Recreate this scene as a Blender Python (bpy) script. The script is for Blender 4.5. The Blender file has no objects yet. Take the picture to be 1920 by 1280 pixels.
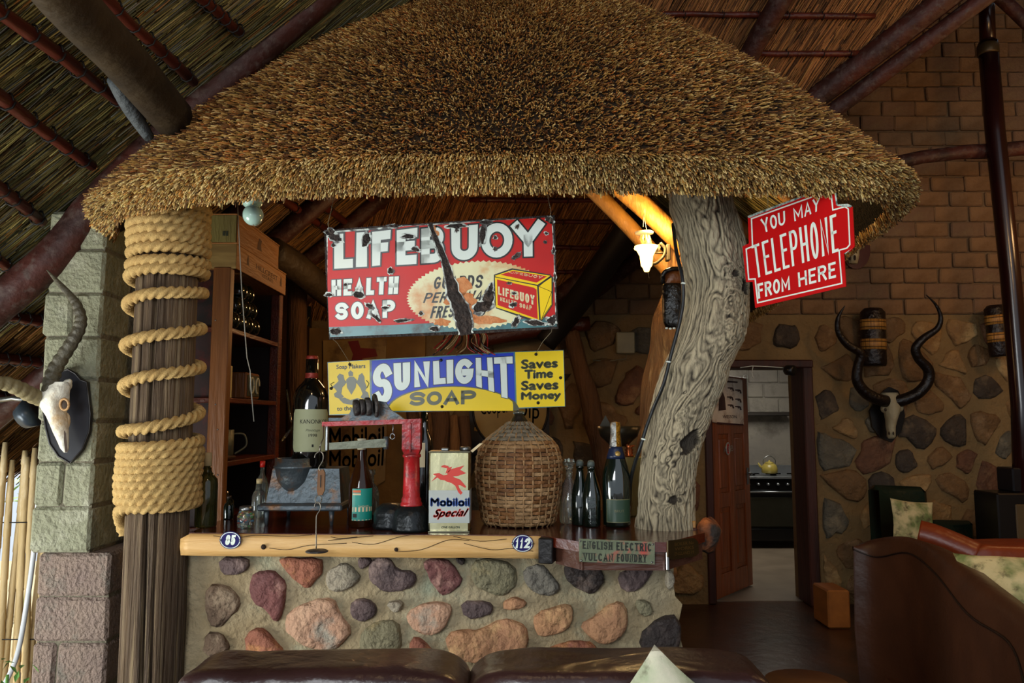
import bpy, math, random
import numpy as np
from mathutils import Vector, Matrix, noise

# ------------------------------------------------------------------ camera, world, lights, exposure
scn = bpy.context.scene
COL = scn.collection
F = 1450.0
PITCH = math.radians(5.7)
CP, SP = math.cos(PITCH), math.sin(PITCH)
CAMZ = 1.6
cam_d = bpy.data.cameras.new('camera')
cam_d.sensor_width = 36.0
cam_d.lens = F / 1920 * 36
cam_d.clip_start = 0.05
cam = bpy.data.objects.new('camera', cam_d)
cam.location = (0, 0, CAMZ)
cam.rotation_euler = (math.pi / 2 + PITCH, 0, 0)
COL.objects.link(cam)
scn.camera = cam

scn.view_settings.view_transform = 'Standard'
scn.view_settings.look = 'None'
scn.view_settings.gamma = 1.0
scn.view_settings.use_curve_mapping = False
scn.view_settings.exposure = 0.0
try:
    scn.cycles.max_bounces = 7
    scn.cycles.diffuse_bounces = 4
    scn.cycles.sample_clamp_indirect = 6
except Exception:
    pass

world = bpy.data.worlds.new('sky')
scn.world = world
world.use_nodes = True
bgn = world.node_tree.nodes['Background']
bgn.inputs[0].default_value = (0.80, 0.90, 1.0, 1)
bgn.inputs[1].default_value = 1.0


def light(name, kind, loc, energy, color, size=0.1, target=None, size_y=None, spot=None):
    d = bpy.data.lights.new(name, kind)
    d.energy = energy
    d.color = color
    if kind == 'AREA':
        d.shape = 'RECTANGLE'
        d.size = size
        d.size_y = size_y or size
    else:
        d.shadow_soft_size = size
    if kind == 'SPOT' and spot:
        d.spot_size = math.radians(spot)
        d.spot_blend = 0.6
    o = bpy.data.objects.new(name, d)
    o.location = loc
    if target is not None:
        v = Vector(target) - Vector(loc)
        o.rotation_euler = v.to_track_quat('-Z', 'Y').to_euler()
    COL.objects.link(o)
    return o


# daylight through the open front of the lapa, behind the camera and to the left
light('daylight_front', 'AREA', (-2.2, -2.2, 2.6), 190, (0.93, 0.98, 1.0), 2.2, (0.2, 3.2, 1.8), 1.6)
# daylight falling in and bouncing up below the low eave on the left
light('daylight_left', 'AREA', (-3.9, 2.2, 1.2), 46, (0.84, 0.94, 1.0), 1.6, (-1.6, 3.3, 2.1), 1.2)
light('ground_bounce_left', 'AREA', (-3.3, 1.6, .5), 85, (0.95, 0.97, .9), 1.4, (-1.6, 2.9, 3.2), 1.4)
sun = light('sun', 'SUN', (-6, 0, 6), 9.0, (1.0, .96, .88), .01, None)
sun.rotation_euler = (Vector((.78, .25, -1.0))).to_track_quat('-Z', 'Y').to_euler()
# warm lights out of frame: the room lamp on the right, plus two added fills
light('warm_fill_top', 'POINT', (-.1, .9, 3.5), 25, (1.0, .68, .38), .15)  # added fill from above, warms the straw of the bar roof
light('room_lamp', 'POINT', (4.5, 4.9, 3.2), 26, (1.0, 0.58, 0.24), 0.12)
light('eave_fill_right', 'POINT', (3.3, 3.5, 3.2), 34, (1.0, 0.56, 0.20), 0.10)  # added fill close to the canopy, turns its right eave edge golden
light('bar_lamp', 'POINT', (-0.55, 4.9, 2.35), 14, (1.0, 0.55, 0.22), 0.12)
light('kitchen_lamp', 'AREA', (2.9, 8.9, 2.5), 34, (0.98, 0.95, 0.84), 1.0, (2.3, 9.6, 0.6), 1.0)

# ------------------------------------------------------------------ helpers


def V(*a):
    return Vector(a)


def ray(px, py):
    a = (px - 960) / F
    b = (640 - py) / F
    return Vector((a, CP - b * SP, SP + b * CP))


def AT(px, py, Y):
    d = ray(px, py)
    t = Y / d.y
    return Vector((d.x * t, Y, CAMZ + d.z * t))


def ATZ(px, py, z):
    d = ray(px, py)
    t = (z - CAMZ) / d.z
    return Vector((d.x * t, d.y * t, z))


def M(Y):      # metres per photo pixel at depth Y
    return Y / F


class Plane:
    def __init__(s, p, n):
        s.p = Vector(p)
        s.n = Vector(n).normalized()
        if s.n.dot(Vector((0, 0, CAMZ)) - s.p) < 0:
            s.n = -s.n

    @staticmethod
    def pts(a, b, c):
        return Plane(a, (b - a).cross(c - a))

    def at(s, px, py, lift=0.0):
        d = ray(px, py)
        o = Vector((0, 0, CAMZ))
        t = (s.p - o).dot(s.n) / d.dot(s.n)
        return o + d * t + s.n * lift


def lin(h):
    h = h.lstrip('#')
    r = [int(h[i:i + 2], 16) / 255 for i in (0, 2, 4)]
    return tuple(c / 12.92 if c <= 0.04045 else ((c + 0.055) / 1.055) ** 2.4 for c in r)


def srgb8(r, g, b):
    return lin('%02x%02x%02x' % (r, g, b))


_mats = {}


def mat(name, col, rough=0.7, metal=0.0, col2=None, ns=8.0, amt=0.5, bump=0.0, bs=30.0, stretch=(1, 1, 1),
        emit=None, es=0.0, trans=0.0, ior=1.45, coat=0.0, detail=6.0, vcol=False, col3=None, s3=3.0, spec=0.5, sharp=0.25):
    if name in _mats:
        return _mats[name]
    m = bpy.data.materials.new(name)
    m.use_nodes = True
    nt = m.node_tree
    N, L = nt.nodes, nt.links
    b = N['Principled BSDF']
    b.inputs['Roughness'].default_value = rough
    b.inputs['Metallic'].default_value = metal
    b.inputs['IOR'].default_value = ior
    b.inputs['Specular IOR Level'].default_value = spec
    b.inputs['Coat Weight'].default_value = coat
    b.inputs['Coat Roughness'].default_value = 0.15
    b.inputs['Transmission Weight'].default_value = trans
    if isinstance(col, str):
        col = lin(col)
    b.inputs['Base Color'].default_value = (*col, 1)
    if col2 is None:
        col2 = tuple(c * 0.72 for c in col)
    if isinstance(col2, str):
        col2 = lin(col2)
    tc = N.new('ShaderNodeTexCoord')
    mp = N.new('ShaderNodeMapping')
    mp.inputs['Scale'].default_value = stretch
    L.new(tc.outputs['Object'], mp.inputs['Vector'])
    n1 = N.new('ShaderNodeTexNoise')
    n1.inputs['Scale'].default_value = ns
    n1.inputs['Detail'].default_value = detail
    L.new(mp.outputs[0], n1.inputs['Vector'])
    mr = N.new('ShaderNodeMapRange')
    mr.inputs['From Min'].default_value = 0.5 - sharp
    mr.inputs['From Max'].default_value = 0.5 + sharp
    mr.inputs['To Max'].default_value = amt * 2 if amt <= .5 else 1
    L.new(n1.outputs['Fac'], mr.inputs['Value'])
    mx = N.new('ShaderNodeMix')
    mx.data_type = 'RGBA'
    L.new(mr.outputs[0], mx.inputs['Factor'])
    if vcol:
        va = N.new('ShaderNodeVertexColor')
        va.layer_name = 'Col'
        L.new(va.outputs['Color'], mx.inputs[6])
        mm = N.new('ShaderNodeMix')
        mm.data_type = 'RGBA'
        mm.blend_type = 'MULTIPLY'
        mm.inputs['Factor'].default_value = 1
        L.new(va.outputs['Color'], mm.inputs[6])
        mm.inputs[7].default_value = (*col2, 1)
        L.new(mm.outputs[2], mx.inputs[7])
    else:
        mx.inputs[6].default_value = (*col, 1)
        mx.inputs[7].default_value = (*col2, 1)
    out = mx.outputs[2]
    if col3 is not None:
        if isinstance(col3, str):
            col3 = lin(col3)
        n3 = N.new('ShaderNodeTexNoise')
        n3.inputs['Scale'].default_value = s3
        n3.inputs['Detail'].default_value = 8
        n3.inputs['Roughness'].default_value = 0.65
        L.new(mp.outputs[0], n3.inputs['Vector'])
        m3 = N.new('ShaderNodeMapRange')
        m3.inputs['From Min'].default_value = 0.52
        m3.inputs['From Max'].default_value = 0.66
        L.new(n3.outputs['Fac'], m3.inputs['Value'])
        x3 = N.new('ShaderNodeMix')
        x3.data_type = 'RGBA'
        L.new(m3.outputs[0], x3.inputs['Factor'])
        L.new(out, x3.inputs[6])
        x3.inputs[7].default_value = (*col3, 1)
        out = x3.outputs[2]
    if amt > 0 or vcol or col3 is not None:
        L.new(out, b.inputs['Base Color'])
    if bump > 0:
        n2 = N.new('ShaderNodeTexNoise')
        n2.inputs['Scale'].default_value = bs
        n2.inputs['Detail'].default_value = 8
        L.new(mp.outputs[0], n2.inputs['Vector'])
        bp = N.new('ShaderNodeBump')
        bp.inputs['Strength'].default_value = bump
        bp.inputs['Distance'].default_value = 0.035
        L.new(n2.outputs['Fac'], bp.inputs['Height'])
        L.new(bp.outputs[0], b.inputs['Normal'])
    if emit is not None:
        if isinstance(emit, str):
            emit = lin(emit)
        b.inputs['Emission Color'].default_value = (*emit, 1)
        b.inputs['Emission Strength'].default_value = es
    _mats[name] = m
    return m


def tag(o, label=None, cat=None, group=None, kind=None):
    if label:
        o['label'] = label
    if cat:
        o['category'] = cat
    if group:
        o['group'] = group
    if kind:
        o['kind'] = kind
    return o


ORG = {}


def worg(p):
    return ORG.get(p.name, Vector((0, 0, 0)))


def empty(name, loc, label=None, cat=None, group=None, kind=None):
    o = bpy.data.objects.new(name, None)
    o.empty_display_size = 0.05
    o.location = loc
    COL.objects.link(o)
    ORG[o.name] = Vector(loc)
    tag(o, label, cat, group, kind)
    return o


class MB:
    def __init__(s):
        s.v, s.f, s.mi, s.sm = [], [], [], []

    def add(s, vs, fs, m=0, smooth=False):
        o = len(s.v)
        s.v.extend([tuple(x) for x in vs])
        for f in fs:
            s.f.append(tuple(i + o for i in f))
            s.mi.append(m)
            s.sm.append(smooth)
        return s

    def box(s, c, size, rot=None, m=0, taper=1.0):
        c = Vector(c)
        hx, hy, hz = size[0] / 2, size[1] / 2, size[2] / 2
        vs = []
        for z in (-1, 1):
            k = taper if z > 0 else 1
            for x, y in ((-1, -1), (1, -1), (1, 1), (-1, 1)):
                p = Vector((x * hx * k, y * hy * k, z * hz))
                if rot is not None:
                    p = rot @ p
                vs.append(c + p)
        return s.add(vs, [(0, 3, 2, 1), (4, 5, 6, 7), (0, 1, 5, 4), (1, 2, 6, 5), (2, 3, 7, 6), (3, 0, 4, 7)], m)

    def bbox(s, c, size, bev=0.01, rot=None, m=0, smooth=False):
        """box with chamfered edges"""
        c = Vector(c)
        h = [size[0] / 2, size[1] / 2, size[2] / 2]
        b = min(bev, min(h) * 0.9)
        vs, idx = [], {}
        for sx in (-1, 1):
            for sy in (-1, 1):
                for sz in (-1, 1):
                    for ax in range(3):
                        p = [sx * (h[0] - b), sy * (h[1] - b), sz * (h[2] - b)]
                        p[ax] = (sx, sy, sz)[ax] * h[ax]
                        idx[(sx, sy, sz, ax)] = len(vs)
                        q = Vector(p)
                        if rot is not None:
                            q = rot @ q
                        vs.append(c + q)
        I = idx
        fs = []
        for ax in range(3):
            for sg in (-1, 1):
                o1, o2 = [a for a in range(3) if a != ax]
                loop = []
                for a, b2 in ((-1, -1), (1, -1), (1, 1), (-1, 1)):
                    k = [0, 0, 0]
                    k[ax] = sg
                    k[o1] = a
                    k[o2] = b2
                    loop.append(I[(*k, ax)])
                fs.append(tuple(loop))
        for ax in range(3):      # edges along ax
            o1, o2 = [a for a in range(3) if a != ax]
            for a in (-1, 1):
                for b2 in (-1, 1):
                    k0 = [0, 0, 0]
                    k1 = [0, 0, 0]
                    k0[ax], k1[ax] = -1, 1
                    k0[o1] = k1[o1] = a
                    k0[o2] = k1[o2] = b2
                    fs.append((I[(*k0, o1)], I[(*k1, o1)], I[(*k1, o2)], I[(*k0, o2)]))
        for sx in (-1, 1):
            for sy in (-1, 1):
                for sz in (-1, 1):
                    fs.append((I[(sx, sy, sz, 0)], I[(sx, sy, sz, 1)], I[(sx, sy, sz, 2)]))
        return s.add(vs, fs, m, smooth)

    def tube(s, path, rad, n=12, m=0, cap=True, smooth=True, flat=1.0, up=None, lobes=0, twist=0.0, lobe=0.2):
        path = [Vector(p) for p in path]
        k = len(path)
        if not hasattr(rad, '__len__'):
            rad = [rad] * k
        vs = []
        prev = None
        ln = 0.0
        for i, p in enumerate(path):
            t = (path[min(i + 1, k - 1)] - path[max(i - 1, 0)])
            if t.length < 1e-9:
                t = Vector((0, 0, 1))
            t.normalize()
            if prev is None:
                a = Vector(up) if up is not None else (Vector((0, 0, 1)) if abs(t.z) < .9 else Vector((0, 1, 0)))
                u = t.cross(a).normalized()
            else:
                u = (prev - t * prev.dot(t))
                u.normalize()
            prev = u
            w = t.cross(u)
            if i:
                ln += (p - path[i - 1]).length
            for j in range(n):
                a = 2 * math.pi * j / n
                r = rad[i]
                if lobes:
                    r *= 1 - lobe + lobe * abs(math.cos((a * lobes + twist * ln) / 2)) * 1.6
                vs.append(p + u * (math.cos(a) * r) + w * (math.sin(a) * r * flat))
        fs = []
        for i in range(k - 1):
            for j in range(n):
                fs.append((i * n + j, i * n + (j + 1) % n, (i + 1) * n + (j + 1) % n, (i + 1) * n + j))
        if cap:
            fs.append(tuple(range(n - 1, -1, -1)))
            fs.append(tuple((k - 1) * n + j for j in range(n)))
        return s.add(vs, fs, m, smooth)

    def cyl(s, a, b, r0, r1=None, n=16, m=0, smooth=True, cap=True):
        return s.tube([a, b], [r0, r0 if r1 is None else r1], n, m, cap, smooth)

    def lathe(s, c, prof, n=24, m=0, smooth=True, axis=None, sx=1.0, sy=1.0):
        """prof: (radius, height) pairs"""
        c = Vector(c)
        q = Matrix.Identity(3) if axis is None else Vector((0, 0, 1)).rotation_difference(Vector(axis)).to_matrix()
        vs, fs = [], []
        for r, h in prof:
            for j in range(n):
                a = 2 * math.pi * j / n
                vs.append(c + q @ Vector((math.cos(a) * r * sx, math.sin(a) * r * sy, h)))
        for i in range(len(prof) - 1):
            for j in range(n):
                fs.append((i * n + j, i * n + (j + 1) % n, (i + 1) * n + (j + 1) % n, (i + 1) * n + j))
        if prof[0][0] > 1e-5:
            fs.append(tuple(range(n - 1, -1, -1)))
        if prof[-1][0] > 1e-5:
            fs.append(tuple((len(prof) - 1) * n + j for j in range(n)))
        return s.add(vs, fs, m, smooth)

    def prism(s, pts, d, m=0, smooth=False):
        """pts polygon (3D), extruded by vector d"""
        pts = [Vector(p) for p in pts]
        d = Vector(d)
        n = len(pts)
        vs = pts + [p + d for p in pts]
        fs = [tuple(range(n)), tuple(range(2 * n - 1, n - 1, -1))]
        for i in range(n):
            j = (i + 1) % n
            fs.append((i, i + n, j + n, j))
        return s.add(vs, fs, m, smooth)

    def sq(s, c, size, e=0.35, n=16, rot=None, m=0, e2=None):
        """superellipsoid: soft cushion"""
        c = Vector(c)
        e2 = e2 or e
        vs, fs = [], []
        nu, nv = n * 2, n

        def sp(x, p):
            return math.copysign(abs(x) ** p, x)
        for i in range(nv + 1):
            ph = -math.pi / 2 + math.pi * i / nv
            for j in range(nu):
                th = 2 * math.pi * j / nu
                p = Vector((sp(math.cos(ph), e2) * sp(math.cos(th), e) * size[0] / 2,
                            sp(math.cos(ph), e2) * sp(math.sin(th), e) * size[1] / 2,
                            sp(math.sin(ph), e2) * size[2] / 2))
                if rot is not None:
                    p = rot @ p
                vs.append(c + p)
        for i in range(nv):
            for j in range(nu):
                fs.append((i * nu + j, i * nu + (j + 1) % nu, (i + 1) * nu + (j + 1) % nu, (i + 1) * nu + j))
        return s.add(vs, fs, m, True)

    def build(s, name, m, parent=None, org=None, label=None, cat=None, group=None, kind=None):
        me = bpy.data.meshes.new(name)
        o0 = worg(parent) if parent is not None else (Vector(org) if org is not None else Vector((0, 0, 0)))
        vs = [(x - o0.x, y - o0.y, z - o0.z) for x, y, z in s.v]
        me.from_pydata(vs, [], s.f)
        ms = m if isinstance(m, (list, tuple)) else [m]
        for q in ms:
            me.materials.append(q)
        if len(ms) > 1:
            me.polygons.foreach_set('material_index', s.mi)
        me.polygons.foreach_set('use_smooth', s.sm)
        me.update()
        o = bpy.data.objects.new(name, me)
        COL.objects.link(o)
        if parent is not None:
            o.parent = parent
            ORG[o.name] = o0
        else:
            o.location = o0
            ORG[o.name] = o0
        tag(o, label, cat, group, kind)
        return o


def copy_tree(o, parent=None):
    c = o.copy()
    COL.objects.link(c)
    c.parent = parent
    for ch in list(o.children):
        copy_tree(ch, c)
    return c


def catmull(pts, n):
    pts = [Vector(p) for p in pts]
    out = []
    k = len(pts)
    for i in range(k - 1):
        p0, p1, p2, p3 = pts[max(i - 1, 0)], pts[i], pts[i + 1], pts[min(i + 2, k - 1)]
        for j in range(n):
            t = j / n
            out.append(0.5 * ((2 * p1) + (p2 - p0) * t + (2 * p0 - 5 * p1 + 4 * p2 - p3) * t * t + (3 * p1 - p0 - 3 * p2 + p3) * t ** 3))
    out.append(pts[-1])
    return out


def catr(vals, n):
    return [v.x for v in catmull([Vector((a, 0, 0)) for a in vals], n)]


# ------------------------------------------------------------------ lettering
def arc(cx, cy, rx, ry, a0, a1, n=10):
    return [(cx + rx * math.cos(math.radians(a0 + (a1 - a0) * i / n)), cy + ry * math.sin(math.radians(a0 + (a1 - a0) * i / n))) for i in range(n + 1)]


O_ = arc(.5, .5, .5, .5, 90, 450, 28)
G_ = {
    'L': [[(0, 1), (0, 0), (1, 0)]], 'I': [[(.5, 0), (.5, 1)]],
    'F': [[(0, 0), (0, 1), (1, 1)], [(0, .53), (.8, .53)]],
    'E': [[(1, 1), (0, 1), (0, 0), (1, 0)], [(0, .53), (.8, .53)]],
    'B': [[(0, 0), (0, 1)], [(0, 1)] + arc(.6, .77, .34, .23, 90, -90) + [(0, .54)], [(0, .54)] + arc(.62, .27, .38, .27, 90, -90) + [(0, 0)]],
    'U': [[(0, 1)] + arc(.5, .32, .5, .32, 180, 360, 16) + [(1, 1)]],
    'O': [O_ + ['c']], '0': [O_ + ['c']],
    'Y': [[(0, 1), (.5, .45), (1, 1)], [(.5, .5), (.5, 0)]],
    'H': [[(0, 0), (0, 1)], [(1, 0), (1, 1)], [(0, .5), (1, .5)]],
    'A': [[(0, 0), (.5, 1), (1, 0)], [(.2, .3), (.8, .3)]],
    'T': [[(0, 1), (1, 1)], [(.5, 1), (.5, 0)]],
    'S': [[(1, .82)] + arc(.5, .76, .5, .24, 35, 180, 9) + arc(.42, .76, .42, .24, 190, 262, 5) + arc(.55, .26, .45, .26, 82, 0, 6) + arc(.5, .26, .5, .26, -10, -150, 9)],
    'P': [[(0, 0), (0, 1)], [(0, 1)] + arc(.55, .74, .45, .26, 90, -90) + [(0, .48)]],
    'R': [[(0, 0), (0, 1)], [(0, 1)] + arc(.55, .76, .43, .24, 90, -90) + [(0, .52)], [(.5, .52), (1, 0)]],
    'D': [[(0, 0), (0, 1)] + arc(.4, .5, .6, .5, 90, -90, 14) + [(0, 0)]],
    'N': [[(0, 0), (0, 1), (1, 0), (1, 1)]],
    'M': [[(0, 0), (0, 1), (.5, .25), (1, 1), (1, 0)]],
    'W': [[(0, 1), (.25, 0), (.5, .8), (.75, 0), (1, 1)]],
    'G': [arc(.5, .5, .5, .5, 50, 330, 22) + [(.97, .45), (.55, .45)]],
    'C': [arc(.5, .5, .5, .5, 50, 310, 22)],
    'K': [[(0, 0), (0, 1)], [(1, 1), (.05, .45)], [(.35, .6), (1, 0)]],
    'V': [[(0, 1), (.5, 0), (1, 1)]],
    'X': [[(0, 0), (1, 1)], [(0, 1), (1, 0)]],
    '1': [[(.5, 0), (.5, 1), (.2, .82)]],
    '2': [arc(.5, .7, .5, .3, 160, -20, 12) + [(.05, 0), (1, 0)]],
    '4': [[(.75, 0), (.75, 1), (0, .3), (1, .3)]],
    '5': [[(.9, 1), (.1, 1), (.05, .55)] + arc(.5, .32, .5, .32, 120, -150, 14)],
    '6': [arc(.5, .3, .5, .3, 0, 360, 18) + ['c'], [(.85, .98), (.3, .8), (0, .35)]],
    '8': [arc(.5, .76, .42, .24, 0, 360, 18) + ['c'], arc(.5, .26, .5, .26, 0, 360, 18) + ['c']],
    '9': [arc(.5, .7, .5, .3, 0, 360, 18) + ['c'], [(1, .65), (.7, .2), (.15, .02)]],
}


def bil(q, u, v):
    """q = tl,tr,br,bl ; u right, v up"""
    tl, tr, br, bl = q
    x = (bl[0] * (1 - u) + br[0] * u) * (1 - v) + (tl[0] * (1 - u) + tr[0] * u) * v
    y = (bl[1] * (1 - u) + br[1] * u) * (1 - v) + (tl[1] * (1 - u) + tr[1] * u) * v
    return x, y


def stroke_glyph(mb, ch, quad, pl, lift, w, grow=0.0, serif=False, m=0, slant=0.0):
    """w = stroke width as share of glyph height; quad in photo pixels on plane pl"""
    if ch not in G_:
        return
    H = (pl.at(*quad[0]) - pl.at(*quad[3])).length
    W = (pl.at(*quad[0]) - pl.at(*quad[1])).length
    sw = w * H
    for st in G_[ch]:
        closed = st[-1] == 'c'
        pts = [Vector((sw / 2 + x * (W - sw), sw / 2 + y * (H - sw))) for x, y in (st[:-1] if closed else st)]
        if ch in 'I1' and ch == 'I':
            pts = [Vector((W / 2, sw / 2)), Vector((W / 2, H - sw / 2))]
        q = [pts[0]]
        for p in pts[1:]:
            if (p - q[-1]).length > 1e-5:
                q.append(p)
        pts = q
        if closed and (pts[0] - pts[-1]).length < 1e-4:
            pts.pop()
        n = len(pts)
        hw = sw / 2 + grow
        if not closed:
            pts = [p.copy() for p in pts]
            d0 = (pts[0] - pts[1]).normalized()
            d1 = (pts[-1] - pts[-2]).normalized()
            pts[0] += d0 * hw
            pts[-1] += d1 * hw
        vs = []
        for i in range(n):
            if closed:
                a, b = pts[i - 1], pts[(i + 1) % n]
                t0, t1 = (pts[i] - a), (b - pts[i])
            else:
                t0 = pts[i] - pts[i - 1] if i > 0 else pts[1] - pts[0]
                t1 = pts[i + 1] - pts[i] if i < n - 1 else pts[i] - pts[i - 1]
            t0, t1 = t0.normalized(), t1.normalized()
            n0, n1 = Vector((-t0.y, t0.x)), Vector((-t1.y, t1.x))
            mm = n0 + n1
            if mm.length < 1e-4:
                mm = n0
            mm.normalize()
            k = hw / max(mm.dot(n0), 0.6)
            for sgn in (1, -1):
                p = pts[i] + mm * (k * sgn)
                u, v = p.x / W, p.y / H
                vs.append(pl.at(*bil(quad, u + slant * v, v), lift))
        fs = []
        for i in range(n - (0 if closed else 1)):
            j = (i + 1) % n
            fs.append((2 * i, 2 * i + 1, 2 * j + 1, 2 * j))
        mb.add(vs, fs, m)
        if serif and not closed:
            for p, o in ((pts[0], pts[1]), (pts[-1], pts[-2])):
                if abs((p - o).normalized().y) > .8 and (p.y < .15 * H or p.y > .85 * H):
                    y0 = -grow if p.y < H / 2 else H - sw * .35 - grow
                    vs = []
                    for dx, dy in ((-1, 0), (1, 0), (1, 1), (-1, 1)):
                        u, v = (p.x + dx * sw * 1.0) / W, (y0 + dy * (sw * .35 + 2 * grow)) / H
                        vs.append(pl.at(*bil(quad, u + slant * v, v), lift * 1.05))
                    mb.add(vs, [(0, 1, 2, 3)], m)


WID = {'I': .42, 'M': 1.25, 'W': 1.35, '1': .6, ' ': .5, 'L': .82, 'E': .86, 'F': .84}


def stroke_text(mb, txt, quad, pl, lift, w, gap=.16, **kw):
    tot = sum(WID.get(c, 1) for c in txt) + gap * (len(txt) - 1)
    x = 0
    for c in txt:
        wd = WID.get(c, 1)
        u0, u1 = x / tot, (x + wd) / tot
        q = (bil(quad, u0, 1), bil(quad, u1, 1), bil(quad, u1, 0), bil(quad, u0, 0))
        stroke_glyph(mb, c, q, pl, lift, w, **kw)
        x += wd + gap


_fc = {}


def font_mesh(txt, off=0.0, shear=0.0):
    key = (txt, off, shear)
    if key in _fc:
        return _fc[key]
    cu = bpy.data.curves.new('txt', 'FONT')
    cu.body = txt
    cu.offset = off
    cu.shear = shear
    cu.resolution_u = 3
    ob = bpy.data.objects.new('txt', cu)
    COL.objects.link(ob)
    dg = bpy.context.evaluated_depsgraph_get()
    me = bpy.data.meshes.new_from_object(ob.evaluated_get(dg))
    vs = [(v.co.x, v.co.y) for v in me.vertices]
    fs = [tuple(p.vertices) for p in me.polygons]
    bpy.data.objects.remove(ob)
    bpy.data.curves.remove(cu)
    bpy.data.meshes.remove(me)
    xs = [v[0] for v in vs]
    ys = [v[1] for v in vs]
    x0, x1, y0, y1 = min(xs), max(xs), min(ys), max(ys)
    vs = [((x - x0) / (x1 - x0), (y - y0) / (y1 - y0)) for x, y in vs]
    _fc[key] = (vs, fs)
    return vs, fs


def font_text(mb, txt, quad, pl, lift, off=0.0, shear=0.0, m=0, fn=None):
    """off = extra boldness: the glyphs are laid down again, shifted a little sideways"""
    vs, fs = font_mesh(txt, 0.0, shear)
    k = off * .32 / max(1, len(txt) * .62)
    for du, dv in ((0, 0), (-k, 0), (k, 0), (0, -off * .4), (0, off * .4)) if off > .008 else ((0, 0),):
        mb.add([(fn(u + du, v + dv) if fn else pl.at(*bil(quad, u + du, v + dv), lift)) for u, v in vs], fs, m)


def px_poly(mb, pts, pl, lift, m=0, thick=0.0):
    """flat polygon given in photo pixels; fan from centroid so concave-ish shapes work"""
    vs = [pl.at(x, y, lift) for x, y in pts]
    if thick:
        mb.prism(vs, pl.n * -thick, m)
    else:
        from mathutils.geometry import tessellate_polygon
        t = tessellate_polygon([[Vector((x, y, 0)) for x, y in pts]])
        mb.add(vs, [tuple(a) for a in t], m)


def rect(x0, y0, x1, y1):
    return [(x0, y0), (x1, y0), (x1, y1), (x0, y1)]


def straws(name, P, D, Ln, R, C, m, parent, kind='stuff', label=None):
    """numpy: base points, unit directions, lengths, radii, colours -> thin three-sided straws"""
    n = len(P)
    D = D / np.linalg.norm(D, axis=1)[:, None]
    A = np.cross(D, np.array([0.31, 0.52, 0.79]))
    A /= np.linalg.norm(A, axis=1)[:, None]
    B = np.cross(D, A)
    vs = np.empty((n, 6, 3), np.float32)
    for j in range(3):
        a = 2 * math.pi * j / 3
        off = (A * math.cos(a) + B * math.sin(a)) * R[:, None]
        vs[:, j] = P + off
        vs[:, j + 3] = P + D * Ln[:, None] + off * 0.9
    o0 = np.array(worg(parent))
    vs -= o0
    base = (np.arange(n) * 6)[:, None]
    quads = np.concatenate([base + np.array([0, 1, 4, 3]), base + np.array([1, 2, 5, 4]), base + np.array([2, 0, 3, 5])], axis=1).reshape(n, 12)
    tri = base + np.array([3, 4, 5])
    loops = np.concatenate([quads, tri], axis=1).reshape(-1).astype(np.int32)
    lt = np.tile(np.array([4, 4, 4, 3], np.int32), n)
    ls = np.concatenate([[0], np.cumsum(lt)[:-1]]).astype(np.int32)
    me = bpy.data.meshes.new(name)
    me.vertices.add(n * 6)
    me.vertices.foreach_set('co', vs.reshape(-1))
    me.loops.add(len(loops))
    me.loops.foreach_set('vertex_index', loops)
    me.polygons.add(len(lt))
    me.polygons.foreach_set('loop_start', ls)
    me.update(calc_edges=True)
    ca = me.color_attributes.new('Col', 'FLOAT_COLOR', 'POINT')
    cc = np.ones((n, 6, 4), np.float32)
    cc[:, :, :3] = C[:, None, :]
    ca.data.foreach_set('color', cc.reshape(-1))
    me.materials.append(m)
    o = bpy.data.objects.new(name, me)
    COL.objects.link(o)
    o.parent = parent
    tag(o, label, kind=kind)
    return o
rnd = random.Random(7)
nr = np.random.default_rng(5)

# ------------------------------------------------------------------ materials
m_floor = mat('polished_floor', '#4a2c1a', .28, col2='#2c1a10', ns=2.5, bump=.12, bs=9, spec=.45)
m_kfloor = mat('kitchen_floor', '#8a7a68', .4, col2='#6d5f50', ns=3, bump=.05)
m_mortar = mat('mortar', '#a89c80', .95, col2='#8f7a58', ns=3.2, bump=.7, bs=38, col3='#8a8e78', s3=2.2)
m_mortar_b = mat('mortar_brown', '#8a7048', .95, col2='#6e5636', ns=3.0, bump=.7, bs=22)
m_brick = mat('mud_brick', '#8c6a48', .95, col2='#74563a', ns=7, bump=.55, bs=26, vcol=False, col3='#70502f', s3=4)
m_brick2 = mat('mud_brick_dark', '#82634a', .95, col2='#6b5038', ns=7, bump=.55, bs=26, col3='#83694a', s3=4)
m_bmortar = mat('brick_mortar', '#7d6446', .95, col2='#66503a', ns=5, bump=.5, bs=30)
m_blockp = mat('pillar_block', '#8d7a6c', .95, col2='#7c6a62', ns=9, bump=.9, bs=60, col3='#6f6a60', s3=6)
m_blockg = mat('pillar_painted_block', '#8a8a72', .9, col2='#7c7c66', ns=5, bump=.7, bs=42, col3='#9b9a86', s3=7)
m_pmortar = mat('pillar_mortar', '#77705f', .95, col2='#66604f', ns=8, bump=.8, bs=40)
m_kwall = mat('kitchen_plaster', '#8d867a', .9, col2='#77706a', ns=3, bump=.4, bs=12, col3='#5d564e', s3=2)
m_thcore = mat('thatch_core', '#2e1f0e', .95, bump=.8, bs=80)
m_straw = mat('straw', (.3, .2, .1), .62, vcol=True, col2=(.7, .7, .7), ns=3.0, spec=.35)
m_reed = mat('reed', (.3, .2, .1), .6, vcol=True, col2=(.72, .74, .78), ns=2.2, spec=.3)
m_roofback = mat('roof_underlay', '#2a1c0c', .95, bump=.5, bs=60, stretch=(1, 14, 14))
m_batten = mat('batten_red', '#5e2417', .38, col2='#2f130c', ns=9, amt=.5, bump=.3, bs=30, stretch=(1, .2, 1))
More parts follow.
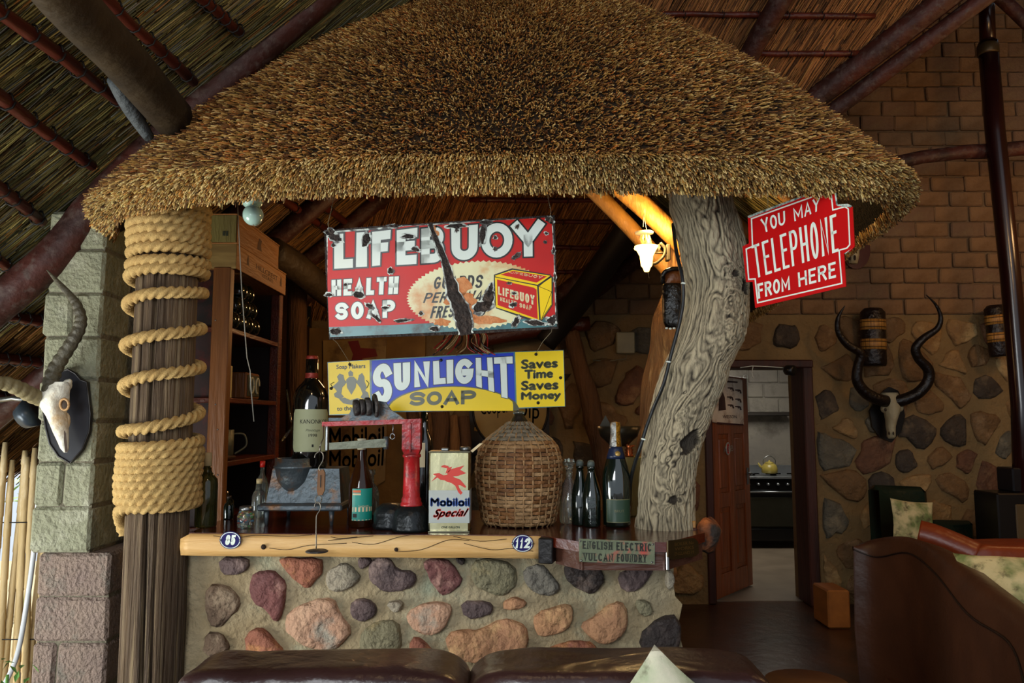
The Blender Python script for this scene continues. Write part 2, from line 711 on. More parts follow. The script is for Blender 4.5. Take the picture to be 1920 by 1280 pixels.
m_rafter = mat('rafter_dark', '#4a1d12', .6, col2='#1f0f0b', ns=6, bump=.35, bs=18, col3='#4c3a34', s3=22, stretch=(1, 1, 1))
m_log = mat('log_greenbrown', '#41331f', .6, col2='#241b12', ns=5, bump=.4, bs=16)
m_grey = mat('weathered_grey_wood', '#5f6466', .7, col2='#42484c', ns=14, bump=.5, bs=40, stretch=(1, 1, .2))
m_wire = mat('tie_wire', '#191614', .6, .2)
m_pale_log = mat('peeled_log', '#b07c36', .5, col2='#7d5220', ns=4, bump=.4, bs=14, stretch=(3, 1, 1))
m_pole = mat('old_pole', '#6e5840', .85, col2='#2f2116', ns=9, bump=1.0, bs=34, stretch=(3, 3, .10), col3='#8a7658', s3=12)
m_beam = mat('pine_beam', '#d4ab6c', .5, col2='#b8864a', ns=5, bump=.3, bs=12, stretch=(.25, 1, 2.4), col3='#e4c188', s3=2.4)
m_ctop = mat('varnished_counter', '#5c1f0c', .16, col2='#35100a', ns=4, bump=.1, stretch=(.3, 1, 1), coat=.6)
m_cwood = mat('dark_counter_wood', '#5e3a2b', .4, col2='#3a2019', ns=6, bump=.3, bs=20, stretch=(.4, 1, 2))
m_strap = mat('iron_strap', '#2c2a2a', .4, .7, bump=.2)
m_white = mat('enamel_white', '#dfe9e4', .3, col2='#d2d8c2', ns=7, amt=.3, sharp=.4, spec=.35)
m_cream = mat('enamel_cream', '#dfe0b4', .3, col2='#cfc595', ns=6, amt=.45, col3='#c78a4a', s3=5)
m_red = mat('enamel_red', '#cc1a10', .34, col2='#b0150f', ns=4, amt=.4, spec=.3)
m_sred = mat('sign_red', '#bd0f12', .3, col2='#aa0e10', ns=4, amt=.3, spec=.3)
m_yel = mat('enamel_yellow', '#f2cf04', .3, spec=.3, col2='#e2bf08', ns=3, amt=.3)
m_blue = mat('enamel_blue', '#1535b8', .3, spec=.3, col2='#1c3cba', ns=3, amt=.3)
m_teal = mat('enamel_teal', '#2f6468', .3, col2='#4b8084', ns=6, amt=.45, col3='#2c3a38', s3=8)
m_blk = mat('enamel_black', '#12150f', .3)
m_olive = mat('enamel_olive', '#4b4c22', .3)
m_rust = mat('rust_iron', '#3a302c', .75, col2='#241d1b', ns=28, bump=.8, bs=70, col3='#5a4a40', s3=20)
m_rusto = mat('rust_stain', '#b8642e', .7, col2='#d79a66', ns=20, bump=.3, bs=60)
m_chip = mat('chipped_enamel', '#cfd6cc', .4, col2='#3d3733', ns=40, sharp=.08)
m_bolt = mat('bolt', '#2b2620', .5, .6)
m_steel = mat('steel', '#8b8d8c', .3, .9)
m_string = mat('string', '#8d8268', .8)

# ------------------------------------------------------------------ floor and walls
b = MB()
b.box((1.1, 1.5, -.05), (8.6, 11.0, .1))
b.build('floor', m_floor, kind='structure')
b = MB()
b.box((2.6, 8.9, -.045), (3.2, 3.79, .1))
b.build('kitchen_floor', m_kfloor, kind='structure')

YB = 6.9
DX0, DX1, DZ = 1.77, 2.57, 2.05
b = MB()
zb = 2.53          # stone below, bricks above
b.box(((-3.05 + DX0) / 2, YB + .15, 1.25), (DX0 + 3.05, .3, 2.56))
b.box(((DX1 + 5.2) / 2, YB + .15, 1.25), (5.2 - DX1, .3, 2.56))
b.box(((DX0 + DX1) / 2, YB + .15, (DZ + 2.53) / 2), (DX1 - DX0, .3, 2.53 - DZ))
b.box(((-.5 + 5.2) / 2, YB + .16, 4.15), (5.7, .3, 3.24), m=1)
wall_back = b.build('wall_back', [m_mortar_b, m_bmortar], kind='structure')

# right side wall of the room, out of frame, and the high roof over it
b = MB()
b.box((5.3, 3.2, 2.6), (.2, 8, 5.8))
b.build('wall_right', m_mortar_b, kind='structure')

# --- field stones: cells of a jittered packing, shrunk and domed
m_st = {}
for nm, c1, c2, c3 in (('dark', '#4c4034', '#352c24', '#6b5a44'), ('brown', '#80603c', '#654a2e', '#917250'),
                       ('red', '#7a5238', '#5a3c2c', '#8a6848'), ('tan', '#9f7d4e', '#836340', '#b29464'), ('grey', '#6d6656', '#4c473d', '#80755f')):
    m_st[nm] = mat('wall_stone_' + nm, c1, .8, col2=c2, ns=9, bump=.8, bs=26, col3=c3, s3=5, spec=.4)


def clip(poly, p, nrm):
    out = []
    for i in range(len(poly)):
        a, c = poly[i], poly[(i + 1) % len(poly)]
        da, dc = (a - p).dot(nrm), (c - p).dot(nrm)
        if da <= 0:
            out.append(a)
        if da * dc < 0:
            out.append(a + (c - a) * (da / (da - dc)))
    return out


def chaikin(poly, k=1):
    for _ in range(k):
        o = []
        for i in range(len(poly)):
            a, c = poly[i], poly[(i + 1) % len(poly)]
            o += [a * .75 + c * .25, a * .25 + c * .75]
        poly = o
    return poly


def dome_stone(mb, poly, to3, hgt, jag=.12, back=.02, m=0, seed=0):
    """poly: 2D outline; to3(x, y, h) -> point; raised, rough-faced"""
    r = random.Random(seed)
    n = len(poly)
    c = sum(poly, Vector((0, 0))) / n
    rings = [(1.02, -back), (1.0, hgt * .15), (.95, hgt * .62), (.86, hgt * .85), (.7, hgt * .97), (.5, hgt * 1.02), (.25, hgt * 1.04)]
    vs = []
    size = sum((p - c).length for p in poly) / n
    for k, (s, h) in enumerate(rings):
        for i, p in enumerate(poly):
            hh = h
            q = c + (p - c) * s
            if k >= 2:
                hh += (noise.noise(Vector((q.x * 9 + seed, q.y * 9, 1))) + .55 * noise.noise(Vector((q.x * 26 + seed, q.y * 26, 4)))) * jag * size
            vs.append(to3(q.x, q.y, hh))
    vs.append(to3(c.x, c.y, hgt * 1.05 + r.uniform(-1, 1) * jag * size * .4))
    fs = []
    for k in range(len(rings) - 1):
        for i in range(n):
            j = (i + 1) % n
            fs.append((k * n + i, k * n + j, (k + 1) * n + j, (k + 1) * n + i))
    k = len(rings) - 1
    for i in range(n):
        fs.append((k * n + i, k * n + (i + 1) % n, len(vs) - 1))
    mb.add(vs, fs, m, True)


def stone_field(x0, x1, z0, z1, cell, seed, fill, parent, to3, hgt=.035, keep=None, wts=None):
    r = random.Random(seed)
    pts = []
    nz = max(1, int((z1 - z0) / cell))
    for j in range(nz):
        z = z0 + (j + .5) * (z1 - z0) / nz
        nx = max(1, int((x1 - x0) / cell))
        for i in range(nx):
            x = x0 + (i + .5 + (.5 if j % 2 else 0)) * (x1 - x0) / nx
            pts.append(Vector((x + r.uniform(-.48, .48) * cell, z + r.uniform(-.42, .42) * cell)))
    names = list(m_st)
    out = 0
    for i, p in enumerate(pts):
        if p.x > x1 or p.x < x0:
            continue
        if keep and not keep(p.x, p.y):
            continue
        poly = [Vector((x0 + .01, z0 + .01)), Vector((x1 - .01, z0 + .01)), Vector((x1 - .01, z1 - .01)), Vector((x0 + .01, z1 - .01))]
        for j, q in enumerate(pts):
            if j != i and (q - p).length < cell * 3:
                poly = clip(poly, (p + q) / 2, (q - p))
                if not poly:
                    break
        if len(poly) < 3:
            continue
        c = sum(poly, Vector((0, 0))) / len(poly)
        s = fill * r.uniform(.68, 1.08)
        poly = [c + (a - c) * s for a in poly]
        poly = chaikin(poly, 1)
        if len(poly) < 11:
            poly = chaikin(poly, 1)
        poly = [a + Vector((noise.noise(V(a.x * 11, a.y * 11, seed)), noise.noise(V(a.x * 11, 7, a.y * 11)))) * .04 for a in poly]
        b = MB()
        dome_stone(b, poly, to3, hgt * r.uniform(.7, 1.5), seed=seed * 1000 + i)
        b.build('stone', m_st[r.choices(names, wts or [4, 5, 2, 3, 3])[0]], parent)
        out += 1
    return out


t3b = lambda x, z, h: Vector((x, YB - h, z))
stone_field(DX1 + .1, 4.75, 0.02, 2.52, .27, 3, .90, wall_back, t3b, .03)
stone_field(-1.2, DX0 - .06, 0.02, 2.5, .32, 5, .80, wall_back, t3b, .04, keep=lambda x, z: x > -.8)
stone_field(DX0, DX1 + .1, DZ + .1, 2.52, .26, 8, .84, wall_back, t3b, .035)

# --- bricks of the gable above the stone
BW, BH = .31, .142
me_cache = []
for k in range(8):
    b = MB()
    r = random.Random(k)
    n0 = [V(0, 0, 0)]
    b.bbox((0, 0, 0), (BW - .012 + r.uniform(-.006, .004), .05, BH - .010 + r.uniform(-.004, .003)), .008 + r.uniform(0, .005))
    b.v = [(x + noise.noise(V(x * 9 + k * 5, y, z * 9)) * .007, y + noise.noise(V(x * 7, z * 9, k * 3.1)) * .006, z + noise.noise(V(z * 9, x * 8, k * 2.3)) * .006) for x, y, z in b.v]
    me = bpy.data.meshes.new('brick')
    me.from_pydata(b.v, [], b.f)
    me.materials.append(m_brick if k % 3 else m_brick2)
    me_cache.append(me)
row = 0
z = 2.53 + BH / 2
nb = 0
while z < 5.55:
    x = .9 + (BW / 2 if row % 2 else 0) + rnd.uniform(-.03, .03)
    xl = (z - 2.43) / .92 + .3
    while x < 5.1:
        if x > xl and not (z > 3.9 and x < 2.2) and nb < 298:
            o = bpy.data.objects.new('brick', me_cache[rnd.randrange(8)])
            o.parent = wall_back
            o.location = (x + rnd.uniform(-.006, .006), YB + .004 + rnd.uniform(-.008, .008), z + rnd.uniform(-.004, .004))
            o.rotation_euler = (0, rnd.uniform(-.012, .012), 0)
            COL.objects.link(o)
            nb += 1
        x += BW
    z += BH
    row += 1

# left timber wall behind the bar shelves
b = MB()
b.box((-1.86, 5.2, 1.35), (.12, 3.4, 2.7))
b.build('wall_left', mat('left_wall_boards', '#3a1d10', .5, col2='#22110a', ns=4, bump=.4, stretch=(1, .3, 6)), kind='structure')
b = MB()
b.box((-1.42, 6.86, 1.6), (1.3, .06, 1.6))
b.build('wall_panel_back', mat('ochre_plaster', '#a37a3e', .85, col2='#6a4a25', ns=3, bump=.4, bs=12), kind='structure')

# ------------------------------------------------------------------ door, frame, kitchen
m_door = mat('door_wood', '#9c5020', .38, col2='#6a3212', ns=8, bump=.25, bs=20, stretch=(3, 3, .25), coat=.2)
m_frame = mat('door_frame_wood', '#4a2012', .6, col2='#2a120a', ns=6, bump=.2, stretch=(3, 3, .3))
b = MB()
b.bbox((DX1 + .03, YB + .04, DZ / 2 + .03), (.09, .30, DZ + .06), .01)
b.bbox((DX0 - .03, YB + .10, DZ / 2 + .03), (.07, .24, DZ + .06), .01)
b.bbox(((DX0 + DX1) / 2, YB + .02, DZ + .03), (DX1 - DX0 + .15, .30, .07), .01)
b.build('door_1', m_frame, kind='structure', label='dark red-brown timber door frame in the stone wall')

hinge = V(DX0 + .005, YB + .07, 0)
ang = math.atan2(.66, .53)
dl = .83
ex = V(math.cos(ang), math.sin(ang), 0)
ey = V(math.sin(ang), -math.cos(ang), 0)   # towards viewer side
RD = Matrix((ex, -ey, V(0, 0, 1))).transposed()
leaf = empty('panelled_door', hinge, 'open brown wooden panelled door leading to the kitchen, red oval badge on it', 'door')


def dl_pt(u, z, h=0):
    return hinge + ex * u + ey * h + V(0, 0, z)


def dbox(mb, u0, u1, z0, z1, h0, h1, bev=.004):
    mb.bbox(dl_pt((u0 + u1) / 2, (z0 + z1) / 2, (h0 + h1) / 2), (u1 - u0, h1 - h0, z1 - z0), bev, RD)


b = MB()
zs = [.03, .23, .80, .93, 1.48, 1.60, 1.99]
for u0, u1 in ((0, .12), (.355, .475), (.71, dl)):
    dbox(b, u0, u1, .02, 2.0, -.02, .02)
for z0, z1 in ((.02, .22), (.80, .93), (1.46, 1.60), (1.88, 2.0)):
    dbox(b, .12, .71, z0, z1, -.019, .019)
b.build('stile_and_rail_frame', m_door, leaf)
for z0, z1 in ((.22, .80), (.93, 1.46), (1.60, 1.88)):
    for u0, u1 in ((.12, .355), (.475, .71)):
        b = MB()
        dbox(b, u0, u1, z0, z1, -.008, .006)
        dbox(b, u0 + .03, u1 - .03, z0 + .035, z1 - .035, -.012, .015, .012)
        b.build('panel', m_door, leaf)
b = MB()
b.bbox(dl_pt(.77, 1.05, .025), (.04, .008, .16), .003, RD)
b.cyl(dl_pt(.77, 1.08, .02), dl_pt(.77, 1.08, .06), .008)
b.cyl(dl_pt(.77, 1.08, .06), dl_pt(.67, 1.08, .06), .008)
b.build('door_handle', m_steel, leaf, label='steel lever handle')
# red oval badge and poster stand on the leaf
dpl = Plane(dl_pt(.3, 1.5, .021), ey)
bc = dpl.at(1364, 841)
bd = empty('oval_badge', bc, 'small red oval enamel badge with chrome rim on the door', 'badge')
b = MB()
r0 = .045
ring = [bc + ex * (math.cos(a) * .04) + V(0, 0, math.sin(a) * .052) for a in [2 * math.pi * i / 28 for i in range(29)]]
b.tube([q + ey * .004 for q in ring], .007, 8, cap=False)
b.build('rim', mat('rim_chrome', '#b8b6ae', .35, .3), bd)
b = MB()
b.prism([bc + ex * (math.cos(a) * .038) + V(0, 0, math.sin(a) * .05) for a in [2 * math.pi * i / 28 for i in range(28)]], ey * .006)
b.build('plate', m_sred, bd)
b = MB()
q = [(1355, 837), (1373, 834), (1374, 845), (1356, 848)]
font_text(b, 'A&B', q, dpl, .0075)
b.build('lettering', mat('badge_silver', '#a8a49a', .4, .6), bd)

pst = empty('revolver_poster', dpl.at(1350, 755), 'tall pale poster of six revolvers pinned to top of the door', 'poster')
m_poster = mat('poster_paper', '#f2e6d4', .5, col2='#dcc8b2', ns=8, col3='#9d7a62', s3=6)
b = MB()
corners = [dpl.at(*p, .012) for p in ((1318, 790), (1392, 796), (1389, 712), (1318, 700))]
b.prism(corners, ey * .003)
b.build('sheet', m_poster, pst)
b = MB()
for gx, gy in ((1367, 729), (1381, 733), (1366, 746), (1381, 750), (1367, 761), (1381, 764)):
    for shp in ([(-6, -3), (2, -3.2), (5, -1.5), (6.5, 4), (4, 5), (2, 0), (-6, -1)], [(-1, -1), (1.5, 0), (.5, 2.2), (-1, 1)]):
        px_poly(b, [(gx + x * 1.0, gy + y) for x, y in shp], dpl, .0165)
px_poly(b, [(1346, 730), (1350, 728), (1356, 745), (1358, 768), (1344, 770)], dpl, .0165)
px_poly(b, [(1344, 712), (1380, 715), (1380, 718), (1344, 716)], dpl, .0162)
b.build('printed_revolvers', mat('print_ink', '#4e3630', .7), pst)
b = MB()
font_text(b, 'WESSON', [(1352, 778), (1378, 778), (1378, 784), (1352, 784)], dpl, .0168, off=.01)
px_poly(b, [(1341, 791), (1391, 795), (1391, 797.5), (1341, 794)], dpl, .0168)
b.build('lettering', mat('print_dark_red', '#4a2026', .7), pst)

# kitchen shell
b = MB()
b.box((2.7, 10.72, 1.35), (3.4, .1, 2.9))
b.build('kitchen_wall_back', m_kwall, kind='structure')
kw = bpy.data.objects['kitchen_wall_back']
b = MB()
b.box((1.1, 8.95, 1.35), (.1, 3.5, 2.9))
b.build('kitchen_wall_left', m_kwall, kind='structure')
b = MB()
b.box((4.25, 8.95, 1.35), (.1, 3.5, 2.9))
b.build('kitchen_wall_right', m_kwall, kind='structure')
b = MB()
b.box((2.7, 8.95, 2.85), (3.4, 3.6, .1))
b.build('kitchen_ceiling', m_kwall, kind='structure')
for j in range(5):
    for i in range(5):
        x = 2.2 + i * .42 + (.21 if j % 2 else 0)
        zz = 1.78 + j * .205
        b = MB()
        b.bbox((x, 10.66, zz), (.405, .03, .19), .012)
        b.build('block', m_kwall, kw)
# cooker
YS = 9.75
cx0, cx1 = AT(1392, 890, YS).x, AT(1500, 890, YS).x + .15
ck = empty('range_cooker', ((cx0 + cx1) / 2, YS, 0), 'black range cooker with silver top seen through the open door', 'cooker')
m_ckb = mat('cooker_black', '#0d0d0e', .18)
m_cks = mat('cooker_steel', '#a9adb2', .3, .85)
xm = (cx0 + cx1) / 2
W = cx1 - cx0
b = MB()
b.bbox((xm, YS + .32, .47), (W, .62, .76), .01)
b.build('body', m_ckb, ck)
b = MB()
b.bbox((xm, YS + .3, .87), (W + .02, .66, .03), .006)
b.bbox((xm, YS + .61, .93), (W, .03, .12), .006)
b.build('hob_top', m_cks, ck)
b = MB()
b.cyl((cx0 + .03, YS - .05, .70), (cx1 - .03, YS - .05, .70), .012)
b.build('rail', m_cks, ck)
for lx in (cx0 + .05, cx1 - .05):
    b = MB()
    b.cyl((lx, YS + .05, 0), (lx, YS + .05, .1), .018)
    b.build('leg', m_ckb, ck)
b = MB()
b.bbox((xm, YS - .006, .45), (W - .06, .03, .36), .008)
b.build('oven_door', mat('oven_glass', '#2c2a22', .12), ck)
b = MB()
b.bbox((xm, YS - .004, .18), (W - .04, .03, .14), .008)
b.build('lower_drawer', m_ckb, ck)
for i in range(7):
    b = MB()
    b.cyl((cx0 + .07 + i * (W - .14) / 6, YS, .79), (cx0 + .07 + i * (W - .14) / 6, YS - .035, .79), .018, .015, 12)
    b.build('knob', m_cks, ck)
for i in range(3):
    b = MB()
    x = cx0 + .18 + i * .27
    for a in range(4):
        b.box((x + math.cos(a * math.pi / 2) * .05, YS + .2 + math.sin(a * math.pi / 2) * .05, .905), (.09 if a % 2 == 0 else .012, .012 if a % 2 == 0 else .09, .014))
    b.lathe((x, YS + .2, .885), [(.04, 0), (.04, .012), (.02, .016), (0, .016)], 12)
    b.build('burner', m_ckb, ck)
# kettle
kp = AT(1443, 889, YS + .2)
kt = empty('yellow_kettle', (kp.x, YS + .2, .912), 'mustard yellow enamel kettle standing on the cooker', 'kettle')
m_kt = mat('kettle_enamel', '#a59348', .3, col2='#8e7c38', ns=4)
b = MB()
b.lathe(kt.location, [(.085, 0), (.1, .01), (.1, .06), (.085, .1), (.06, .125)], 24)
b.build('body', m_kt, kt)
b = MB()
b.lathe(kt.location + V(0, 0, .125), [(.06, 0), (.045, .015), (.012, .022), (.012, .035), (0, .04)], 16)
b.build('lid', m_kt, kt)
b = MB()
b.tube([kt.location + V(-.08, 0, .06), kt.location + V(-.12, 0, .09), kt.location + V(-.14, 0, .13)], [.022, .015, .01], 10)
b.build('spout', m_kt, kt)
b = MB()
b.tube(catmull([kt.location + V(-.07, 0, .11), kt.location + V(-.075, 0, .17), kt.location + V(0, 0, .22), kt.location + V(.075, 0, .17), kt.location + V(.07, 0, .11)], 5), .006, 8)
b.build('handle', m_steel, kt)
# hanging tool on kitchen wall, shelf ledge and dark splashback
b = MB()
p = AT(1399, 740, 10.55)
b.bbox(p, (.05, .02, .42), .01)
hk = [p + V(math.sin(a) * .03, 0, .24 + math.cos(a) * .035) for a in [math.radians(i * 30 - 180) for i in range(13)]]
b.tube(hk, .004, 6)
b.build('hanging_grater', mat('grater_steel', '#8e8e88', .3, .8), org=p, label='long steel grater hanging on the kitchen wall', cat='grater')
b = MB()
b.bbox((2.75, 10.56, AT(1440, 776, 10.5).z), (2.0, .22, .05), .01)
b.build('kitchen_ledge', mat('ledge_dark', '#241c16', .6), org=(2.75, 10.5, 1.6), label='dark ledge running above the cooker', cat='shelf')

# ------------------------------------------------------------------ main roof
# slope A rises to the right (ridge along the view), slope D rises towards the camera


def zA(x, y):
    return 2.62 + .875 * (x + 1.84)


def zD(x, y):
    return 2.50 + .875 * (6.9 - y)


def xclip(y):
    return 1.95 - 1.265 * (y - 5.44)


b = MB()
AX0, AX1, AY0, AY1 = -3.12, 1.9, -1.2, 7.3
up = V(-.875, 0, 1).normalized() * .16
b.prism([V(AX0, AY0, zA(AX0, 0)), V(AX1, AY0, zA(AX1, 0)), V(AX1, AY1, zA(AX1, 0)), V(AX0, AY1, zA(AX0, 0))], up)
roofA = b.build('ceiling_left_slope', m_roofback, kind='structure')
b = MB()
dy0 = 3.9
b.prism([V(-2.2, 6.9, zD(0, 6.9)), V(xclip(6.9), 6.9, zD(0, 6.9)), V(xclip(dy0), dy0, zD(0, dy0)), V(-1.0, dy0, zD(0, dy0))], V(0, .12, .12))
roofD = b.build('ceiling_back_slope', m_roofback, kind='structure')
b = MB()
b.prism([V(1.7, 7.2, 5.75), V(5.5, 7.2, 5.75), V(5.5, -1.2, 5.75), V(1.7, -1.2, 5.75)], V(0, 0, .2))
b.build('ceiling_high', m_roofback, kind='structure')


def colours(n, pal, w, var=.25):
    pal = np.array([lin(c) for c in pal])
    idx = nr.choice(len(pal), n, p=np.array(w) / sum(w))
    return pal[idx] * (1 + nr.uniform(-var, var, (n, 1))) * (1 + nr.uniform(-.06, .06, (n, 3)))


def reed_layer(name, parent, n, xf, dirv, nrm, ln, rad, pal, w):
    P = xf(n)
    D = np.tile(np.array(dirv, float), (n, 1)) + nr.normal(0, .055, (n, 3))
    D -= np.outer(D @ np.array(nrm), np.array(nrm)) * .8
    P = P + np.outer(nr.uniform(-.012, .018, n), np.array(nrm))
    L_ = nr.uniform(.6, 1.3, n) * ln
    P = P - D * (L_ / 2)[:, None]
    return straws(name, P, D, L_, nr.uniform(.7, 1.3, n) * rad, colours(n, pal, w, .35), m_reed, parent)


nA = np.array([.875, 0, -1.0])
nA /= np.linalg.norm(nA)
dA = np.array([1, 0, .875])
dA /= np.linalg.norm(dA)


def ptsA(x0, x1, y0, y1):
    def f(n):
        x = nr.uniform(x0, x1, n)
        y = nr.uniform(y0, y1, n)
        return np.stack([x, y, 2.62 + .875 * (x + 1.84)], 1)
    return f


reed_layer('reed_layer', roofA, 30000, ptsA(-3.2, -.1, 1.2, 3.8), dA, nA, .42, .0034,
           ['#8e7c46', '#b09c58', '#6c663e', '#85816f', '#4e3d22', '#9c6630'], [4, 3, 3, 2, 2, 1])
reed_layer('reed_layer', roofA, 26000, ptsA(-3.3, .3, 3.8, 7.2), dA, nA, .5, .005,
           ['#6a4a22', '#8a6430', '#4f3519', '#7a5226', '#3c2812'], [3, 3, 3, 2, 2])
nD = np.array([0, -.875, -1.0])
nD /= np.linalg.norm(nD)


def ptsD(n):
    y = nr.uniform(dy0, 6.9, n)
    x = nr.uniform(-2.0, 1, n)
    xc = 1.95 - 1.265 * (y - 5.44)
    x = -2.0 + (x + 2) / 3 * (xc + 2.0)
    return np.stack([x, y, 2.50 + .875 * (6.9 - y)], 1)


dD = np.array([.52, -1, .875])
dD /= np.linalg.norm(dD)
reed_layer('reed_layer', roofD, 34000, ptsD, dD, nD, .5, .005,
           ['#8a5c30', '#a06c3a', '#6a4424', '#8c5a30', '#4a2c16'], [3, 3, 3, 2, 2])

# battens of slope A (poles along the view) with wire ties
bx = [AT(60, 65, 2.6), ]


def batten(parent, a, c, r, wob=.004, ties=7, m=m_batten):
    a, c = Vector(a), Vector(c)
    k = 8
    pts = [a + (c - a) * (i / k) + V(rnd.uniform(-wob, wob), 0, rnd.uniform(-wob, wob)) for i in range(k + 1)]
    b = MB()
    b.tube(pts, [r * rnd.uniform(.88, 1.12) for _ in pts], 8)
    o = b.build('batten', m, parent)
    if ties:
        b = MB()
        d = (c - a).normalized()
        for i in range(ties):
            p = a + (c - a) * ((i + .5 + rnd.uniform(-.15, .15)) / ties)
            side = d.cross(V(0, 0, 1)).normalized()
            u2 = side.cross(d)
            ring = [p + side * math.cos(t) * r * 1.25 + u2 * math.sin(t) * r * 1.35 + d * t * .002 for t in [2 * math.pi * j / 8 for j in range(9)]]
            b.tube(ring, r * .16, 4)
        b.build('tie_wire', m_wire, o)
    return o


def onA(px, py, off=.03):
    """point under slope A below the pixel"""
    d = ray(px, py)
    # CAMZ + dz t = 2.62+.875(dx t+1.84) - off
    t = (2.62 - off * 1.33 + .875 * 1.84 - CAMZ) / (d.z - .875 * d.x)
    return Vector((d.x * t, d.y * t, CAMZ + d.z * t))


def onD(px, py, off=.03):
    d = ray(px, py)
    t = (2.50 - off * 1.33 + .875 * 6.9 - CAMZ) / (d.z + .875 * d.y)
    return Vector((d.x * t, d.y * t, CAMZ + d.z * t))


for (p, q) in (((-60, -25), (240, 200)), ((-80, 120), (172, 312)), ((-80, 290), (78, 414)), ((185, -15), (362, 152)), ((365, -15), (452, 62)), ((-120, 400), (40, 520))):
    a, c = onA(*p), onA(*q)
    a = c + (a - c) * 1.9
    batten(roofA, a, c, .021 if p[0] > 150 else .024, ties=12)
for (p, q) in (((-60, 582), (100, 604)), ((-60, 664), (100, 682)), ((-60, 740), (90, 748)), ((545, 340), (760, 500)), ((625, 320), (850, 480)), ((690, 330), (900, 470)), ((480, 340), (640, 450)), ((740, 340), (960, 500))):
    a, c = onA(*p, .04), onA(*q, .04)
    batten(roofA, a, c, .026)
for yy in (25, 100, 180, 375, 416, 464, 510, 562):
    x0_, x1_ = (1180, 1640) if yy < 200 else (880, 1240)
    a, c = onD(x0_, yy), onD(x1_, yy + (6 if yy < 200 else 2))
    xe = xclip(a.y)
    if c.x > xe:
        c = V(xe, a.y, a.z)
    batten(roofD, a, c, .02)

# rafters


def rafter(name, pts, rads, m, label=None, flat=1.0, n=12, cat='rafter', group=None):
    b = MB()
    ps = catmull(pts, 4)
    b.tube(ps, catr(rads, 4), n, flat=flat)
    vs = []
    for (x, y, z) in b.v:
        k = noise.noise(V(x * 5, y * 5, z * 5)) * .006
        vs.append((x + k, y + k, z - k))
    b.v = vs
    return b.build(name, m, org=pts[0], label=label, cat=cat, group=group)


rafter('rafter', [AT(-60, 620, 3.15), AT(90, 490, 3.2), AT(200, 365, 3.25), AT(420, 150, 3.3), AT(700, -90, 3.35)], [.078, .076, .075, .074, .072], m_rafter,
       'dark red rafter pole rising from the left edge behind the thatched bar roof')
rafter('log_brace', [AT(25, -130, 1.75), AT(125, 0, 2.1), AT(225, 105, 2.5), AT(322, 218, 3.0)], [.07, .078, .08, .084], m_log,
       'thick dark green-brown log coming down from the top left corner')
rafter('strut', [AT(212, 150, 2.72), AT(242, 200, 2.85), AT(278, 256, 3.02)], [.022, .03, .022], m_grey,
       'short blue-grey timber strut under the thick log', cat='strut')
for i, yy in enumerate((4.35, 5.0, 5.75, 6.45)):
    a = V(-2.95, yy, zA(-2.95, 0) - .09)
    c = V(-.35 + (4.9 - yy) * .7, yy, zA(-.35 + (4.9 - yy) * .7, 0) - .09)
    rafter('rafter', [a, a + (c - a) * .5, c], [.07, .068, .062], m_rafter,
           ['nearest of the four dark rafters seen under the thatch inside the bar', 'second dark rafter under the inside thatch, counted from the front',
            'third dark rafter under the inside thatch, counted from the front', 'farthest dark rafter under the inside thatch, closest to the back wall'][i],
           group='rafters inside the bar')
# valley rafters on the right: two dark poles side by side, one more inside
vp0, vp1 = V(xclip(6.8), 6.8, zD(0, 6.8) - .06), V(xclip(4.4), 4.4, zD(0, 4.4) - .06)
rafter('valley_rafter', [vp0, (vp0 + vp1) / 2, vp1], [.085, .08, .08], m_rafter, 'dark valley rafter where the thatch meets the brick gable')
d2 = V(.17, 0, -.06)
rafter('valley_rafter', [vp0 + d2, (vp0 + vp1) / 2 + d2, vp1 + d2], [.06, .06, .055], m_rafter, 'thinner dark pole lying against the brick gable beside the valley rafter')
rafter('rafter', [onD(1360, 190, .1), onD(1420, 75, .1), onD(1500, -60, .1)], [.07, .07, .07], m_rafter, 'short dark rafter above the right slope of the thatched bar roof')
rafter('ceiling_beam', [AT(560, 30, 4.3), AT(700, 3, 4.3), AT(860, -30, 4.3)], [.06, .06, .06], mat('dark_beam', '#1b1512', .4), 'dark beam at the top edge left of the thatch crest', cat='beam')
# wall plate log low at back of the bar
rafter('wall_plate', [AT(880, 640, 6.6), AT(1000, 618, 6.6), AT(1105, 606, 6.6)], [.075, .07, .065], mat('redbrown_log', '#4a1c0c', .45, bump=.3), 'red-brown wall plate log behind the right end of the top sign', cat='beam')
rafter('tie_log', [AT(505, 470, 4.9), AT(560, 505, 5.2), AT(625, 560, 5.6)], [.1, .1, .09], m_log, 'thick log behind the wooden wine crates', cat='beam')
rafter('rafter', [AT(1022, 642, 6.6), AT(1060, 595, 6.5), AT(1120, 515, 6.1), AT(1195, 405, 5.6)], [.10, .11, .11, .10], mat('black_log', '#140d08', .6), 'black diagonal rafter between top sign and lamp')

